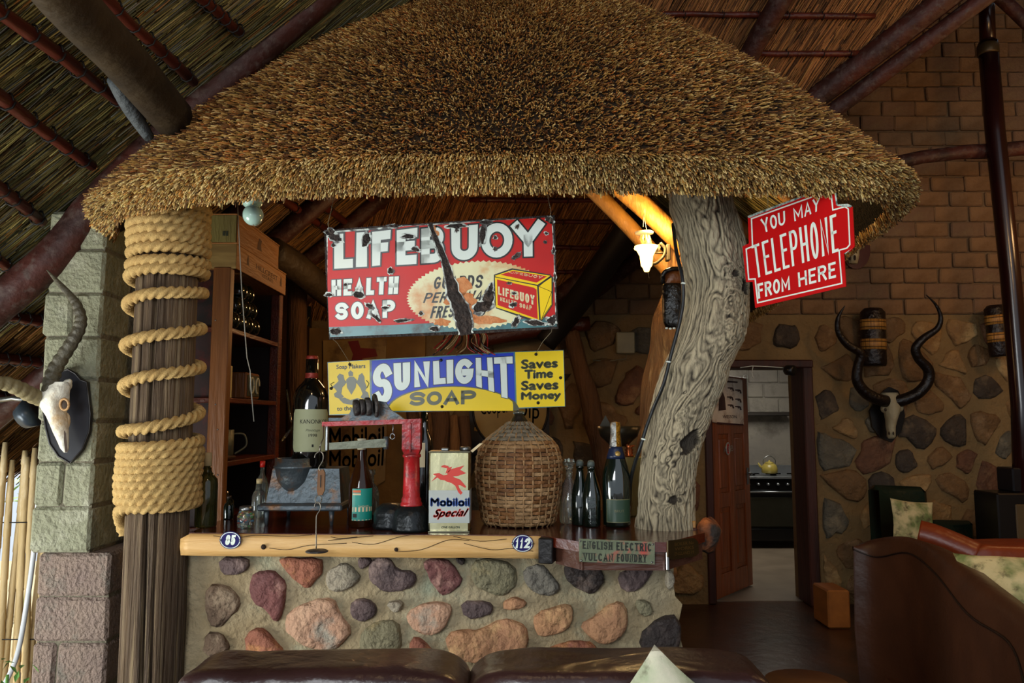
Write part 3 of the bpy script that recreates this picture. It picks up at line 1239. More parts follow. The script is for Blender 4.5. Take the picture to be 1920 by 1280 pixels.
# vertical red-black pipe pole and cross log at right
m_pp = mat('pipe_dark_red', '#2a0d0a', .22, col2='#160606', ns=3, spec=.6)
pp = empty('pipe_post', AT(1905, 980, 5.9), 'glossy dark red steel post standing against right end of the wall', 'post')
b = MB()
b.tube([AT(1848, -60, 5.9), AT(1852, 80, 5.9)], .058, 16)
b.tube([AT(1852, 80, 5.9), AT(1866, 250, 5.9), AT(1895, 520, 5.9), AT(1915, 760, 5.9), AT(1925, 1100, 5.9)], .072, 18)
b.build('tube', m_pp, pp)
b = MB()
b.lathe(AT(1852, 92, 5.9), [(.074, -.05), (.08, -.04), (.08, .02), (.06, .06)], 18)
b.build('sleeve', mat('sleeve_brass', '#5a4a30', .4, .6), pp)
rafter('cross_log', [AT(1640, 312, 6.0), AT(1760, 290, 6.0), AT(1850, 283, 6.0), AT(2000, 272, 6.0)], [.052, .055, .06, .066], m_rafter, 'horizontal dark brown log crossing in front of the brick gable', cat='beam')
rafter('hip_log', [AT(1840, -30, 5.6), AT(1880, 0, 5.6), AT(1960, 75, 5.6)], [.05, .05, .05], m_rafter, 'dark pole cutting across the upper right corner', cat='beam')
# ------------------------------------------------------------------ thatched roof over the bar
ZC = 1.166      # counter top height
EP = [(-2.1, 3.9), (-1.93, 3.5), (-1.78, 3.2), (-1.66, 3.0), (-1.34, 2.78), (-.8, 2.64), (-.2, 2.585), (.4, 2.58), (.85, 2.60), (1.18, 2.62),
      (1.36, 2.68), (1.52, 2.86), (1.64, 3.15), (1.74, 3.85), (1.84, 4.7), (1.98, 5.9), (2.06, 6.8)]
EZ = [2.5] * 17
EZ[0], EZ[1], EZ[2], EZ[3] = 2.46, 2.46, 2.47, 2.49
RP = [(-.85, 4.7), (-.82, 4.5), (-.78, 4.3), (-.74, 4.15), (-.66, 4.08), (-.45, 4.02), (-.15, 4.0), (.1, 4.0), (.35, 4.02), (.55, 4.06),
      (.63, 4.12), (.66, 4.25), (.66, 4.45), (.66, 4.9), (.66, 5.5), (.66, 6.2), (.66, 6.8)]
NSUB = 6
E3 = catmull([V(x, y, z) for (x, y), z in zip(EP, EZ)], NSUB)
R3 = catmull([V(x, y + .02, 3.93) for x, y in RP], NSUB)
E3 = np.array([tuple(v) for v in E3])
R3 = np.array([tuple(v) for v in R3])
NU = len(E3)
THK = .125


def surf(u, v):
    """u,v arrays -> point, slope-down dir, outward normal"""
    fu = u * (NU - 1)
    i = np.clip(fu.astype(int), 0, NU - 2)
    t = (fu - i)[:, None]
    E = E3[i] * (1 - t) + E3[i + 1] * t
    R = R3[i] * (1 - t) + R3[i + 1] * t
    i0, i1 = np.clip(i - 2, 0, NU - 1), np.clip(i + 3, 0, NU - 1)
    Tn = (E3[i1] - E3[i0]) * (1 - v)[:, None] + (R3[i1] - R3[i0]) * v[:, None]
    dn = E - R
    dn /= np.linalg.norm(dn, axis=1)[:, None]
    n = np.cross(Tn, -dn)
    n /= np.linalg.norm(n, axis=1)[:, None]
    n *= np.sign(n[:, 2])[:, None]
    P = E + (R - E) * v[:, None] + n * (.06 * np.sin(math.pi * v))[:, None]
    return P, dn, n


canopy = empty('thatched_bar_roof', (0, 3.4, 2.4), 'shaggy golden-brown thatched roof over the bar counter', 'thatched roof')
# core: top skin, cut eave face, underside
b = MB()
NV = 10
vs = []
us = np.linspace(0, 1, NU)
grid = []
for k in range(NV + 1):
    P, dn, n = surf(us, np.full(NU, k / NV))
    grid.append(P - n * .012)
P0, dn0, n0 = surf(us, np.zeros(NU))
low = []
lo = P0 - n0 * THK
low.append(lo)
for k in range(1, 6):
    P, dn, n = surf(us, np.full(NU, k / 6))
    low.append(P - n * THK)
rings = low[::-1] + grid
for g in rings:
    vs += [tuple(p) for p in g]
fs = []
for k in range(len(rings) - 1):
    for i in range(NU - 1):
        fs.append((k * NU + i, k * NU + i + 1, (k + 1) * NU + i + 1, (k + 1) * NU + i))
b.add(vs, fs, 0, True)
b.build('thatch_core', m_thcore, canopy)

seg = np.linalg.norm(np.diff(E3, axis=0), axis=1)
cum = np.concatenate([[0], np.cumsum(seg)]) / seg.sum()


def ru(n):
    r_ = nr.uniform(0, 1, n)
    return np.interp(r_, cum, np.linspace(0, 1, NU))


PALT = ['#a87c3c', '#c89c58', '#86592a', '#6e4420', '#b4682a', '#dcba7a', '#4d3219']


def noise_tint(P, s, amp, seed=0):
    a = np.sin(P[:, 0] * s * 1.3 + seed) * np.sin(P[:, 1] * s * 1.1 + seed * 2) + np.sin(P[:, 0] * s * 3.1 + P[:, 2] * s * 2.3 + seed) * .6
    return 1 + a[:, None] * amp


n = 135000
v = nr.uniform(0, 1, n) ** 1.18
P, dn, nn = surf(ru(n), v)
T = np.cross(nn, dn)
D = dn * .78 + nn * .42 + T * nr.normal(0, .10, (n, 1)) + nn * nr.normal(0, .12, (n, 1))
Cc = colours(n, PALT, [4, 3, 4, 3, 1.1, 1.4, 2], .3) * noise_tint(P, 5, .12)
P = P - D * .03 + nn * nr.uniform(-.012, .008, (n, 1))
straws('straw_layer', P, D, nr.uniform(.03, .065, n), nr.uniform(.0018, .0032, n), Cc, m_straw, canopy)
# cut ends at the eave
n = 62000
u = ru(n)
P, dn, nn = surf(u, np.zeros(n))
w = nr.uniform(0, 1, n)
T = np.cross(nn, dn)
D = dn * .92 - nn * (.1 + .35 * w)[:, None] + nn * ((1 - w) * .25)[:, None] + T * nr.normal(0, .12, (n, 1)) + nn * nr.normal(0, .1, (n, 1))
P = P - nn * (w * THK)[:, None] - dn * .02
bulge = np.sin(w * math.pi) * .018 + nr.normal(0, .006, n)
P = P + dn * bulge[:, None]
Cc = colours(n, ['#bb9754', '#dcc080', '#93703a', '#6f4c26', '#b47a34', '#543c1b'], [4, 3.4, 3, 2, 2, 1.6], .3) * noise_tint(P, 6, .10, 2)
straws('eave_straw', P, D, nr.uniform(.02, .05, n), nr.uniform(.0020, .0034, n), Cc, m_straw, canopy)
# loose wisps hanging below the edge
n = 700
u = ru(n)
P, dn, nn = surf(u, np.zeros(n))
D = dn + nn * nr.normal(-.4, .5, (n, 1)) + np.cross(nn, dn) * nr.normal(0, .5, (n, 1)) + np.array([0, 0, -.3])
P = P - nn * (nr.uniform(.55, 1.0, n) * THK)[:, None]
straws('loose_straw', P, D, nr.uniform(.03, .05, n), np.full(n, .0011), colours(n, PALT, [1] * 7), m_straw, canopy)
# underside reeds
n = 16000
u = ru(n)
v = nr.uniform(.2, .9, n)
P, dn, nn = surf(u, v)
P = P - nn * (THK + .006 + nr.uniform(0, .012, n))[:, None]
D = dn + np.cross(nn, dn) * nr.normal(0, .04, (n, 1))
straws('underside_reed', P - D * .2, D, nr.uniform(.22, .36, n), nr.uniform(.002, .0034, n), colours(n, ['#8a7a46', '#6e6238', '#a08a50', '#4c4024'], [3, 3, 2, 2], .3), m_reed, canopy)


# battens and poles under the little roof
def crv(u0, u1, v0, v1, off, k=24):
    uu = np.linspace(u0, u1, k)
    P, dn, nn = surf(uu, np.linspace(v0, v1, k))
    return [Vector(p) for p in (P - nn * off)]


for v_ in (.14, .38, .62, .84):
    b = MB()
    b.tube(crv(.12, .98, v_, v_, THK + .03, 60), .014, 8)
    b.build('batten', m_batten, canopy)
for u_ in (.42, .5, .58, .66, .72, .78, .85):
    b = MB()
    b.tube(crv(u_, u_, .16, .97, THK + .075, 6), .034, 10)
    b.build('roof_pole', m_pale_log, canopy)
b = MB()
b.tube([V(-.8, 4.15, 3.66), V(.66, 4.15, 3.66)], .05, 12)
b.build('ridge_pole', m_pale_log, canopy)
# two peeled logs seen under the eave beside the lamp
for pts, r, lb in (([AT(1085, 330, 4.3), AT(1180, 425, 4.25), AT(1300, 560, 4.2)], .046, 'peeled yellow log sloping down behind the lamp, left one'),
                   ([AT(1135, 325, 4.02), AT(1215, 395, 4.02), AT(1300, 478, 4.0)], .058, 'brightly lit peeled log sloping down to the trunk, above the lamp')):
    rafter('peeled_log', pts, [r, r * .97, r * .93], m_pale_log, lb, group='peeled logs by the lamp', cat='log', n=14)

# ------------------------------------------------------------------ bar: stone wall
YW = 3.10
XL, XR = AT(345, 1100, YW).x, AT(1268, 1100, YW).x
bar = empty('stone_bar_wall', (0, YW, 0), 'rough field-stone bar front set in grey-brown mortar', 'bar counter')
b = MB()
# subdivided mortar face with soft relief
nx, nz = 70, 34
z1 = ZC - .1
vs, fs = [], []
for j in range(nz + 1):
    z = z1 * j / nz
    for i in range(nx + 1):
        x = XL + (XR - XL) * i / nx
        edge = .03 * noise.noise(V(z * 7, 2, 1)) + (.02 if z < .9 else -.01) if i == nx else 0
        y = YW - .012 * noise.noise(V(x * 5, 3, z * 5)) * 1.6 - .008 * noise.noise(V(x * 16, 1, z * 16))
        vs.append((x + edge, y, z))
for j in range(nz):
    for i in range(nx):
        a = j * (nx + 1) + i
        fs.append((a, a + 1, a + nx + 2, a + nx + 1))
b.add(vs, fs, 0, True)
b.box(((XL + XR) / 2, YW + .21, z1 / 2), (XR - XL - .01, .36, z1))
b.build('mortar_wall', m_mortar, bar)
WP = Plane((0, YW, 0), (0, -1, 0))
sc_ = {
    'maroon': mat('stone_maroon', '#85504a', .8, col2='#5c3a3a', ns=7, bump=1.0, bs=30, col3='#9c7468', s3=10),
    'purple': mat('stone_purple', '#6a5654', .8, col2='#463a3a', ns=7, bump=1.0, bs=30, col3='#8a746c', s3=8),
    'rust': mat('stone_rust', '#a0644a', .8, col2='#74463c', ns=6, bump=1.0, bs=30, col3='#c58a56', s3=7),
    'pink': mat('stone_pink', '#c8a284', .85, col2='#a87a62', ns=6, bump=1.0, bs=30, col3='#a39a8a', s3=6),
    'orange': mat('stone_orange', '#b98a60', .85, col2='#a07258', ns=5, bump=1.0, bs=28, col3='#c8a070', s3=6),
    'pale': mat('stone_pale', '#a89c88', .85, col2='#8d8370', ns=6, bump=1.0, bs=34, col3='#77705e', s3=6),
    'green': mat('stone_greenish', '#8c8468', .85, col2='#625c44', ns=9, bump=1.0, bs=34, col3='#9a8a64', s3=9),
    'grey': mat('stone_grey', '#7a7468', .85, col2='#5d5750', ns=8, bump=1.0, bs=34, col3='#918a7a', s3=8),
    'dark': mat('stone_dark', '#3a2f2c', .7, col2='#241e1c', ns=9, bump=1.0, bs=30, col3='#62524a', s3=9),
    'brown': mat('stone_brown', '#7d6652', .85, col2='#5d4a3b', ns=9, bump=1.0, bs=34, col3='#948069', s3=8),
}
A_, B_ = (300, 980), (800, 980)
STN = [
    (A_, 'purple', [(380, 215), (570, 205), (580, 290), (500, 335), (400, 325)]),
    (A_, 'maroon', [(610, 310), (720, 300), (800, 350), (825, 420), (790, 580), (750, 645), (700, 560), (600, 500), (580, 400)]),
    (A_, 'rust', [(760, 205), (1040, 200), (1050, 300), (1000, 370), (960, 420), (880, 375), (800, 280)]),
    (A_, 'brown', [(310, 400), (430, 395), (510, 450), (525, 540), (440, 620), (400, 665), (320, 650), (298, 520)]),
    (A_, 'pale', [(1090, 300), (1180, 245), (1265, 290), (1295, 360), (1220, 425), (1100, 440), (1070, 360)]),
    (A_, 'purple', [(1275, 205), (1350, 205), (1370, 250), (1320, 295), (1290, 280)]),
    (A_, 'purple', [(1380, 215), (1480, 215), (1530, 290), (1640, 310), (1645, 380), (1590, 435), (1440, 440), (1350, 370), (1340, 280)]),
    (B_, 'maroon', [(10, 225), (110, 220), (200, 300), (238, 380), (120, 468), (60, 430), (5, 320), (-25, 260)]),
    (A_, 'pink', [(975, 495), (1110, 485), (1170, 590), (1240, 690), (1170, 790), (1080, 818), (960, 800), (860, 730), (798, 670), (830, 570)]),
    (A_, 'purple', [(1240, 490), (1340, 478), (1400, 535), (1385, 590), (1300, 635), (1225, 590)]),
    (A_, 'pale', [(1450, 500), (1562, 490), (1550, 560), (1500, 572)]),
    (A_, 'pink', [(1590, 580), (1700, 510), (1860, 508), (1885, 560), (1830, 680), (1720, 732), (1600, 650)]),
    (A_, 'green', [(1300, 690), (1400, 630), (1530, 620), (1565, 760), (1500, 872), (1320, 872), (1280, 780)]),
    (A_, 'rust', [(1610, 730), (1690, 745), (1800, 850), (1780, 885), (1600, 885)]),
    (A_, 'rust', [(550, 700), (650, 665), (720, 720), (805, 830), (780, 870), (560, 870)]),
    (A_, 'brown', [(300, 690), (400, 700), (455, 780), (430, 850), (290, 850)]),
    (A_, 'rust', [(1205, 810), (1250, 815), (1258, 880), (1185, 880)]),
    (B_, 'green', [(290, 245), (400, 225), (560, 260), (590, 380), (500, 470), (380, 445), (285, 380)]),
    (B_, 'grey', [(615, 290), (740, 248), (800, 320), (868, 410), (810, 468), (710, 452), (630, 380)]),
    (B_, 'dark', [(900, 250), (1000, 232), (1090, 260), (1152, 360), (1085, 440), (1030, 452), (920, 390), (878, 310)]),
    (B_, 'purple', [(1215, 330), (1330, 268), (1440, 265), (1455, 320), (1360, 430), (1260, 445)]),
    (B_, 'purple', [(215, 490), (400, 498), (435, 540), (400, 592), (240, 618)]),
    (B_, 'orange', [(485, 510), (560, 465), (645, 500), (625, 540), (495, 558)]),
    (B_, 'orange', [(695, 575), (870, 525), (945, 535), (935, 640), (850, 712), (720, 733), (686, 660)]),
    (B_, 'orange', [(980, 655), (1090, 590), (1200, 490), (1285, 515), (1295, 650), (1240, 742), (1130, 778), (1030, 722)]),
    (B_, 'green', [(1325, 500), (1420, 488), (1455, 580), (1370, 602)]),
    (B_, 'dark', [(1345, 720), (1500, 600), (1625, 598), (1628, 780), (1560, 900), (1420, 900)]),
    (B_, 'orange', [(125, 710), (250, 670), (330, 690), (480, 610), (600, 635), (665, 700), (620, 880), (400, 905), (280, 900), (150, 860)]),
    (B_, 'rust', [(680, 860), (820, 780), (960, 748), (1080, 768), (1112, 870), (1080, 930), (700, 930)]),
    (B_, 'purple', [(1190, 835), (1290, 798), (1380, 880), (1230, 900)]),
    (B_, 'dark', [(180, 205), (250, 200), (243, 270), (200, 255)]),
    (B_, 'pale', [(1155, 262), (1240, 258), (1212, 308)]),
    (B_, 'pale', [(1530, 300), (1580, 290), (1590, 400), (1540, 430)]),
    (B_, 'pink', [(1885, 0), (1886, 0), (1886, 1)]),
]
for i, (o0, c, pts) in enumerate(STN[:-1]):
    poly = []
    for x, y in pts:
        p = WP.at(o0[0] + x / 3.43, o0[1] + y / 3.43)
        poly.append(Vector((p.x, p.z)))
    zmax = ZC - .105
    poly = [Vector((q.x, min(q.y, zmax))) for q in poly]
    poly = chaikin(poly, 1)
    fine = []
    for k in range(len(poly)):
        a, c2 = poly[k], poly[(k + 1) % len(poly)]
        fine += [a, (a + c2) / 2]
    poly = [q + Vector((noise.noise(V(q.x * 22, q.y * 22, i)), noise.noise(V(q.x * 22, 9, q.y * 22)))) * .006 for q in fine]
    b = MB()
    dome_stone(b, poly, lambda x, z, h: Vector((x, YW - .008 - h, z)), .024, jag=.16, seed=i)
    b.build('stone', sc_[c], bar)
# more stones lower down, mostly behind the sofa
cl = list(sc_)
r = random.Random(12)
for row_ in range(3):
    for i in range(7):
        cx, cz = XL + .16 + i * .285 + (row_ % 2) * .1, .1 + row_ * .175
        poly = [Vector((cx + math.cos(a) * .115 * r.uniform(.75, 1.1), cz + math.sin(a) * .07 * r.uniform(.8, 1.1))) for a in [2 * math.pi * k / 9 for k in range(9)]]
        poly = [Vector((min(q.x, XR - .01), q.y)) for q in poly]
        b = MB()
        dome_stone(b, chaikin(poly, 1), lambda x, z, h: Vector((x, YW - h, z)), .024, seed=i * 7 + row_)
        b.build('stone', sc_[cl[(i * 3 + row_) % len(cl)]], bar)

# ------------------------------------------------------------------ counter top
ctop = empty('bar_counter_top', (0, 3.2, ZC), 'varnished wooden bar top with pale live-edge front beam', 'counter top')
P_l = AT(350, 994, 3.03)
fr = [(AT(350, 994, 3.0).x, 3.02), (AT(640, 996, 2.98).x, 2.985), (AT(1010, 1000, 2.95).x, 2.955), (AT(1085, 1010, 2.83).x, 2.80), (AT(1248, 1012, 2.82).x, 2.79), (AT(1318, 1000, 3.05).x, 3.02), (.82, 3.75), (-1.27, 3.75)]
b = MB()
b.prism([V(x, y, ZC - .035) for x, y in fr], V(0, 0, .035))
b.build('top_board', m_ctop, ctop)
# front beam, live edge
b = MB()
xa, xb = AT(338, 1015, 3.0).x, AT(1016, 1015, 2.95).x
k = 40
vs, fs = [], []
for i in range(k + 1):
    t = i / k
    x = xa + (xb - xa) * t
    y = 3.015 - .065 * t
    w = noise.noise(V(x * 3, 1, 0)) * .008
    w2 = noise.noise(V(x * 5, 4, 2)) * .006
    x0 = x + (.03 if i == 0 else 0)
    for (dy, dz) in ((.05, -.002), (-.004, -.003), (-.014 + w, -.02), (-.018 + w, -.05 + w2), (-.006 + w, -.084 + w2 * .5), (.05, -.088)):
        vs.append((x0 if dz > -.01 else x, y + dy, ZC + dz))
for i in range(k):
    for j in range(5):
        fs.append((i * 6 + j, i * 6 + j + 1, (i + 1) * 6 + j + 1, (i + 1) * 6 + j))
fs.append(tuple(range(5, -1, -1)))
fs.append(tuple(k * 6 + j for j in range(6)))
b.add(vs, fs, 0, True)
beam = b.build('front_beam', m_beam, ctop, label='pale knotty pine beam along the front edge')
BP = Plane.pts(V(xa, 2.992, ZC), V(xb, 2.932, ZC), V(xa, 2.992, ZC - .08))
b = MB()
for pts in ([(400, 1004), (440, 1008), (480, 1003), (540, 1005), (585, 1002)], [(505, 1027), (540, 1030), (580, 1022), (650, 1018)],
            [(615, 1013), (660, 1008), (700, 1004)], [(660, 1016), (700, 1020), (745, 1007), (780, 1001)], [(745, 1034), (790, 1030), (840, 1012), (880, 1013)],
            [(850, 1005), (900, 1014), (950, 1010)], [(870, 1018), (920, 1030), (960, 1028), (1000, 1033)], [(620, 1006), (640, 1009), (670, 1006)]):
    pp_ = catmull([BP.at(x, y, .001) for x, y in pts], 5)
    b.tube(pp_, .0011, 5)
for x, y, r_ in ((494, 1025, .010), (743, 1030, .008)):
    c = BP.at(x, y, .0)
    b.lathe(c, [(r_, 0), (r_ * .8, .004), (0, .005)], 12, axis=(0, -1, 0))
b.build('cracks_and_knots', mat('crack_dark', '#2c1a0c', .9), beam)
b = MB()
xs, xe = AT(1014, 1020, 2.95).x, AT(1040, 1020, 2.9).x
b.bbox(((xs + xe) / 2, 2.93, ZC - .048), (xe - xs + .005, .08, .092), .004, Matrix.Rotation(-.25, 3, 'Z'))
b.build('iron_strap', m_strap, ctop)
b = MB()
for (x0, y0), (x1, y1) in ((((xe - .005), 2.93), fr[3]), (fr[3], fr[4]), (fr[4], fr[5])):
    p0, p1 = V(x0, y0, 0), V(x1, y1, 0)
    d = (p1 - p0)
    n_ = V(-d.y, d.x, 0).normalized()
    if n_.y < 0:
        n_ = -n_
    b.prism([V(x0, y0, ZC - .1) + n_ * .012, V(x1, y1, ZC - .1) + n_ * .012, V(x1, y1, ZC - .034) + n_ * .012, V(x0, y0, ZC - .034) + n_ * .012], n_ * .05)
b.build('front_fascia', m_cwood, ctop)
b = MB()
b.bbox((fr[4][0] - .0, fr[4][1] + .005, ZC - .065), (.012, .02, .065), .003)
b.build('corner_iron', m_steel, ctop)
# rock at the counter's right end
b = MB()
rk = AT(1326, 1003, 3.15)
b.sq(rk, (.085, .14, .13), .7, 8)
b.v = [(x + noise.noise(V(x * 14, y * 14, z * 14)) * .03, y, z + noise.noise(V(z * 16, x * 15, y * 12)) * .03) for x, y, z in b.v]
b.build('end_rock', mat('orange_rock', '#b0602a', .8, col2='#2e2620', ns=9, sharp=.1, bump=.8), org=rk, label='small orange and black rock fixed at right end of the counter', cat='rock')
b = MB()
p = AT(1299, 985, 3.12)
b.bbox(p + V(0, 0, -.03), (.03, .04, .05), .006)
b.bbox(p + V(0, 0, .005), (.018, .03, .03), .003, m=1)
b.build('small_block', [m_cwood, m_pale_log], org=(p.x, p.y, ZC), label='tiny pale wooden block standing at the foot of the trunk', cat='block')


# oval enamel number plates
def oval(px, py, txt, pl, lab, rw=20, rh=16.5):
    c = pl.at(px, py, .002)
    o = empty('number_plate', c, lab, 'number plate', group='oval number plates on the bar beam')
    ring = lambda s, l: [pl.at(px + math.cos(a) * rw * s, py + math.sin(a) * rh * s, l) for a in [2 * math.pi * i / 32 for i in range(32)]]
    b = MB()
    b.prism(ring(1, .006), pl.n * -.004)
    b.build('plate', mat('plate_blue', '#170f5a', .3, spec=.3), o)
    b = MB()
    R1, R2 = ring(.93, .0065), ring(.86, .0065)
    for i in range(32):
        j = (i + 1) % 32
        b.add([R1[i], R1[j], R2[j], R2[i]], [(0, 1, 2, 3)])
    w_ = len(txt) * 9.2
    stroke_text(b, txt, [(px - w_ / 2 + 2, py - 10), (px + w_ / 2 + 2, py - 10), (px + w_ / 2 - 1, py + 9), (px - w_ / 2 - 1, py + 9)], pl, .0068, .24, gap=.18)
    b.build('lettering', m_white, o)
    b = MB()
    for s in (-1, 1):
        b.lathe(pl.at(px + s * rw * .93, py, .006), [(.005, 0), (.004, .002), (0, .003)], 8, axis=pl.n)
    b.build('screws', m_steel, o)


oval(433, 1012, '85', BP, 'oval dark blue enamel plate reading 85, near the left end of the beam')
oval(980, 1018, '112', BP, 'oval dark blue enamel plate reading 112, beside the iron strap')
# foundry plate
FP = Plane.pts(V(*fr[3], ZC), V(*fr[4], ZC), V(*fr[3], ZC - .1))
fo = empty('foundry_plate', FP.at(1155, 1033, .0), 'worn green and red plate reading ENGLISH ELECTRIC VULCAN FOUNDRY', 'sign')
m_fg = mat('foundry_green', '#5a624a', .6, col2='#6c7258', ns=14, col3='#a8453a', s3=16, bump=.2)
b = MB()
b.prism([FP.at(*p, .008) for p in ((1085, 1009), (1227, 1015), (1227, 1057), (1086, 1052))], FP.n * -.006)
b.build('plate', m_fg, fo)
b = MB()
stroke_text(b, 'ENGLISH', [(1092, 1013), (1148, 1015), (1148, 1030), (1092, 1028)], FP, .0086, .2, gap=.25, serif=True)
stroke_text(b, 'ELECTRIC', [(1155, 1015), (1221, 1018), (1221, 1033), (1155, 1031)], FP, .0086, .2, gap=.25, serif=True)
stroke_text(b, 'VULCAN', [(1093, 1035), (1149, 1037), (1149, 1052), (1093, 1050)], FP, .0086, .2, gap=.22, serif=True)
stroke_text(b, 'FOUNDRY.', [(1156, 1037), (1220, 1039), (1220, 1054), (1156, 1052)], FP, .0086, .2, gap=.22, serif=True)
b.build('lettering', mat('letter_darkgreen', '#2c2f24', .7), fo)
b = MB()
for x, y in ((1088, 1013), (1224, 1019), (1090, 1050), (1222, 1053)):
    b.lathe(FP.at(x, y, .008), [(.004, 0), (.003, .002), (0, .003)], 8, axis=FP.n)
b.build('screws', m_steel, fo)
# brass plaque on the turned corner
QP = Plane.pts(V(*fr[4], ZC), V(*fr[5], ZC), V(*fr[4], ZC - .1))
bo = empty('brass_plaque', QP.at(1280, 1030), 'small dark brass plaque with raised lettering at the counter corner', 'plaque')
b = MB()
b.prism([QP.at(*p, .006) for p in ((1250, 1013), (1298, 1008), (1306, 1014), (1308, 1036), (1302, 1042), (1256, 1049), (1250, 1043))], QP.n * -.006)
b.build('plate', mat('old_brass', '#4d3d20', .45, .6, col2='#2f2514', ns=12), bo)
b = MB()
for j in range(3):
    font_text(b, ['BOILER No', 'WORKS', 'ENGLAND 19'][j], [(1262, 1017 + j * 9), (1298, 1013 + j * 9), (1298, 1019 + j * 9), (1262, 1023 + j * 9)], QP, .0068, off=.0)
b.build('lettering', mat('brass_high', '#8a6c36', .4, .7), bo)

# ------------------------------------------------------------------ log pole with rope
PC = V(AT(290, 1100, 3.07).x, 3.07, 0)
pole = empty('log_post', PC, 'thick cracked old timber post standing left of the bar', 'post')
b = MB()
k, n = 70, 180
rp = .115
vs, fs = [], []
for i in range(k + 1):
    z = 2.62 * i / k
    for j in range(n):
        a = 2 * math.pi * j / n
        r_ = rp * (1 + .03 * noise.noise(V(math.cos(a) * 2, math.sin(a) * 2, z * .8)))
        g = noise.noise(V(a * 5, z * .35, 3)) + .5 * noise.noise(V(a * 14, z * .5, 7))
        r_ += g * .0022
        for ca, cw, cd in ((-1.50 + .05 * math.sin(z * 3), .05, .045), (-1.15 + .03 * math.sin(z * 5), .03, .022), (-2.0 + .04 * math.sin(z * 4 + 1), .03, .02), (-.75, .02, .012), (-2.4, .02, .012)):
            dlt = abs((a - (ca % (2 * math.pi)) + math.pi) % (2 * math.pi) - math.pi)
            if dlt < cw * 1.6:
                r_ -= cd * (1 - dlt / (cw * 1.6)) * (.6 + .4 * math.sin(z * 2.2 + ca * 5))
        lean = (z - 1.2) * -.004
        vs.append((PC.x + math.cos(a) * r_ + lean, PC.y + math.sin(a) * r_, z))
for i in range(k):
    for j in range(n):
        fs.append((i * n + j, i * n + (j + 1) % n, (i + 1) * n + (j + 1) % n, (i + 1) * n + j))
b.add(vs, fs, 0, True)
b.build('trunk', m_pole, pole)
for wx, w in ((-.5, 1),):
    pass
# rope
turn_py = [951, 937, 923, 908, 894, 880, 866, 852, 839, 803, 706, 632, 552, 504, 489, 464, 446, 430, 414, 398, 382, 366]
zs_ = [AT(298, y, PC.y - rp).z for y in turn_py]
path = []
NT = 22
for i in range(len(zs_) - 1):
    for j in range(NT):
        t = i + j / NT
        a = -math.pi / 2 + 2 * math.pi * j / NT
        dz = zs_[i + 1] - zs_[i]
        z = zs_[i] + dz * (j / NT)
        wv = .003 * math.sin(t * 7.1)
        rr = rp + .0235 + wv
        lean = (z - 1.2) * -.004
        path.append(V(PC.x + math.cos(a) * rr + lean, PC.y + math.sin(a) * rr, z))
b = MB()
# the loose starting tail hanging on the left
tail = [V(PC.x - rp - .02, PC.y + .02, zs_[0] - .12), V(PC.x - rp - .03, PC.y - .0, zs_[0] - .06), V(PC.x - rp * .8, PC.y - rp * .9, zs_[0] - .01)]
fine = catmull(tail + path[:1], 5)[:-1] + path
# resample for the twist
dense = []
for i in range(len(fine) - 1):
    a_, c_ = fine[i], fine[i + 1]
    m_ = max(1, int((c_ - a_).length / .0065))
    for j in range(m_):
        dense.append(a_ + (c_ - a_) * (j / m_))
b.tube(dense, .0200, 21, lobes=3, twist=190, lobe=.42)
m_rope = mat('sisal_rope', '#c2a266', .85, col2='#ab8850', ns=20, bump=.35, bs=200)
b.build('sisal_rope', m_rope, org=(PC.x, PC.y, zs_[0]), label='thick three-strand sisal rope wound around the timber post', cat='rope')

# ------------------------------------------------------------------ block pillar on the left
pil = empty('block_pillar', (AT(130, 1100, 3.2).x, 3.2, 0), 'grey-green painted block pillar left of the roped post', 'pillar')
YP = 3.2
ys = [395, 466, 548, 630, 712, 790, 866, 950, 1037, 1119, 1205, 1290]
zc = [AT(130, y, YP).z for y in ys] + [0]
b = MB()
xl0, xr0 = AT(74, 700, YP).x, AT(186, 700, YP).x
b.box(((xl0 + xr0) / 2, YP + .15, (zc[8] + zc[0]) / 2), (xr0 - xl0 - .02, .27, zc[0] - zc[8]))
xl1, xr1 = AT(63, 1150, YP).x, AT(203, 1150, YP).x
b.box(((xl1 + xr1) / 2, YP + .17, zc[8] / 2), (xr1 - xl1 - .02, .31, zc[8] - .01))
b.build('mortar', m_pmortar, pil)
zl = zc[:-1] + [zc[-2] - .2 * i for i in (1, 2)] + [0.0]
for i in range(len(zl) - 1):
    zt, zb_ = zl[i], zl[i + 1]
    if zt - zb_ < .02:
        continue
    up_ = i < 8
    x0, x1 = (xl0, xr0) if up_ else (xl1, xr1)
    x0 += rnd.uniform(-.006, .006)
    dep = .29 if up_ else .335
    cuts = [x0, x1]
    if i in (0, 2, 4, 6, 10, 12):
        cuts = [x0, x0 + (x1 - x0) * (.48 if up_ else .33), x1]
    for c0, c1 in zip(cuts[:-1], cuts[1:]):
        b = MB()
        w, h = c1 - c0 - .006, zt - zb_ - .006
        # grid-faced block with rough edges
        g = 7
        b.bbox(((c0 + c1) / 2, YP + dep / 2, (zt + zb_) / 2), (w, dep, h), .012)
        b.v = [(x + noise.noise(V(x * 15, z * 15, i)) * .006, y + noise.noise(V(x * 12, z * 11, i + 4)) * .006, z + noise.noise(V(z * 14, x * 12, i)) * .004) for x, y, z in b.v]
        b.build('block', m_blockg if i < 8 else m_blockp, pil)

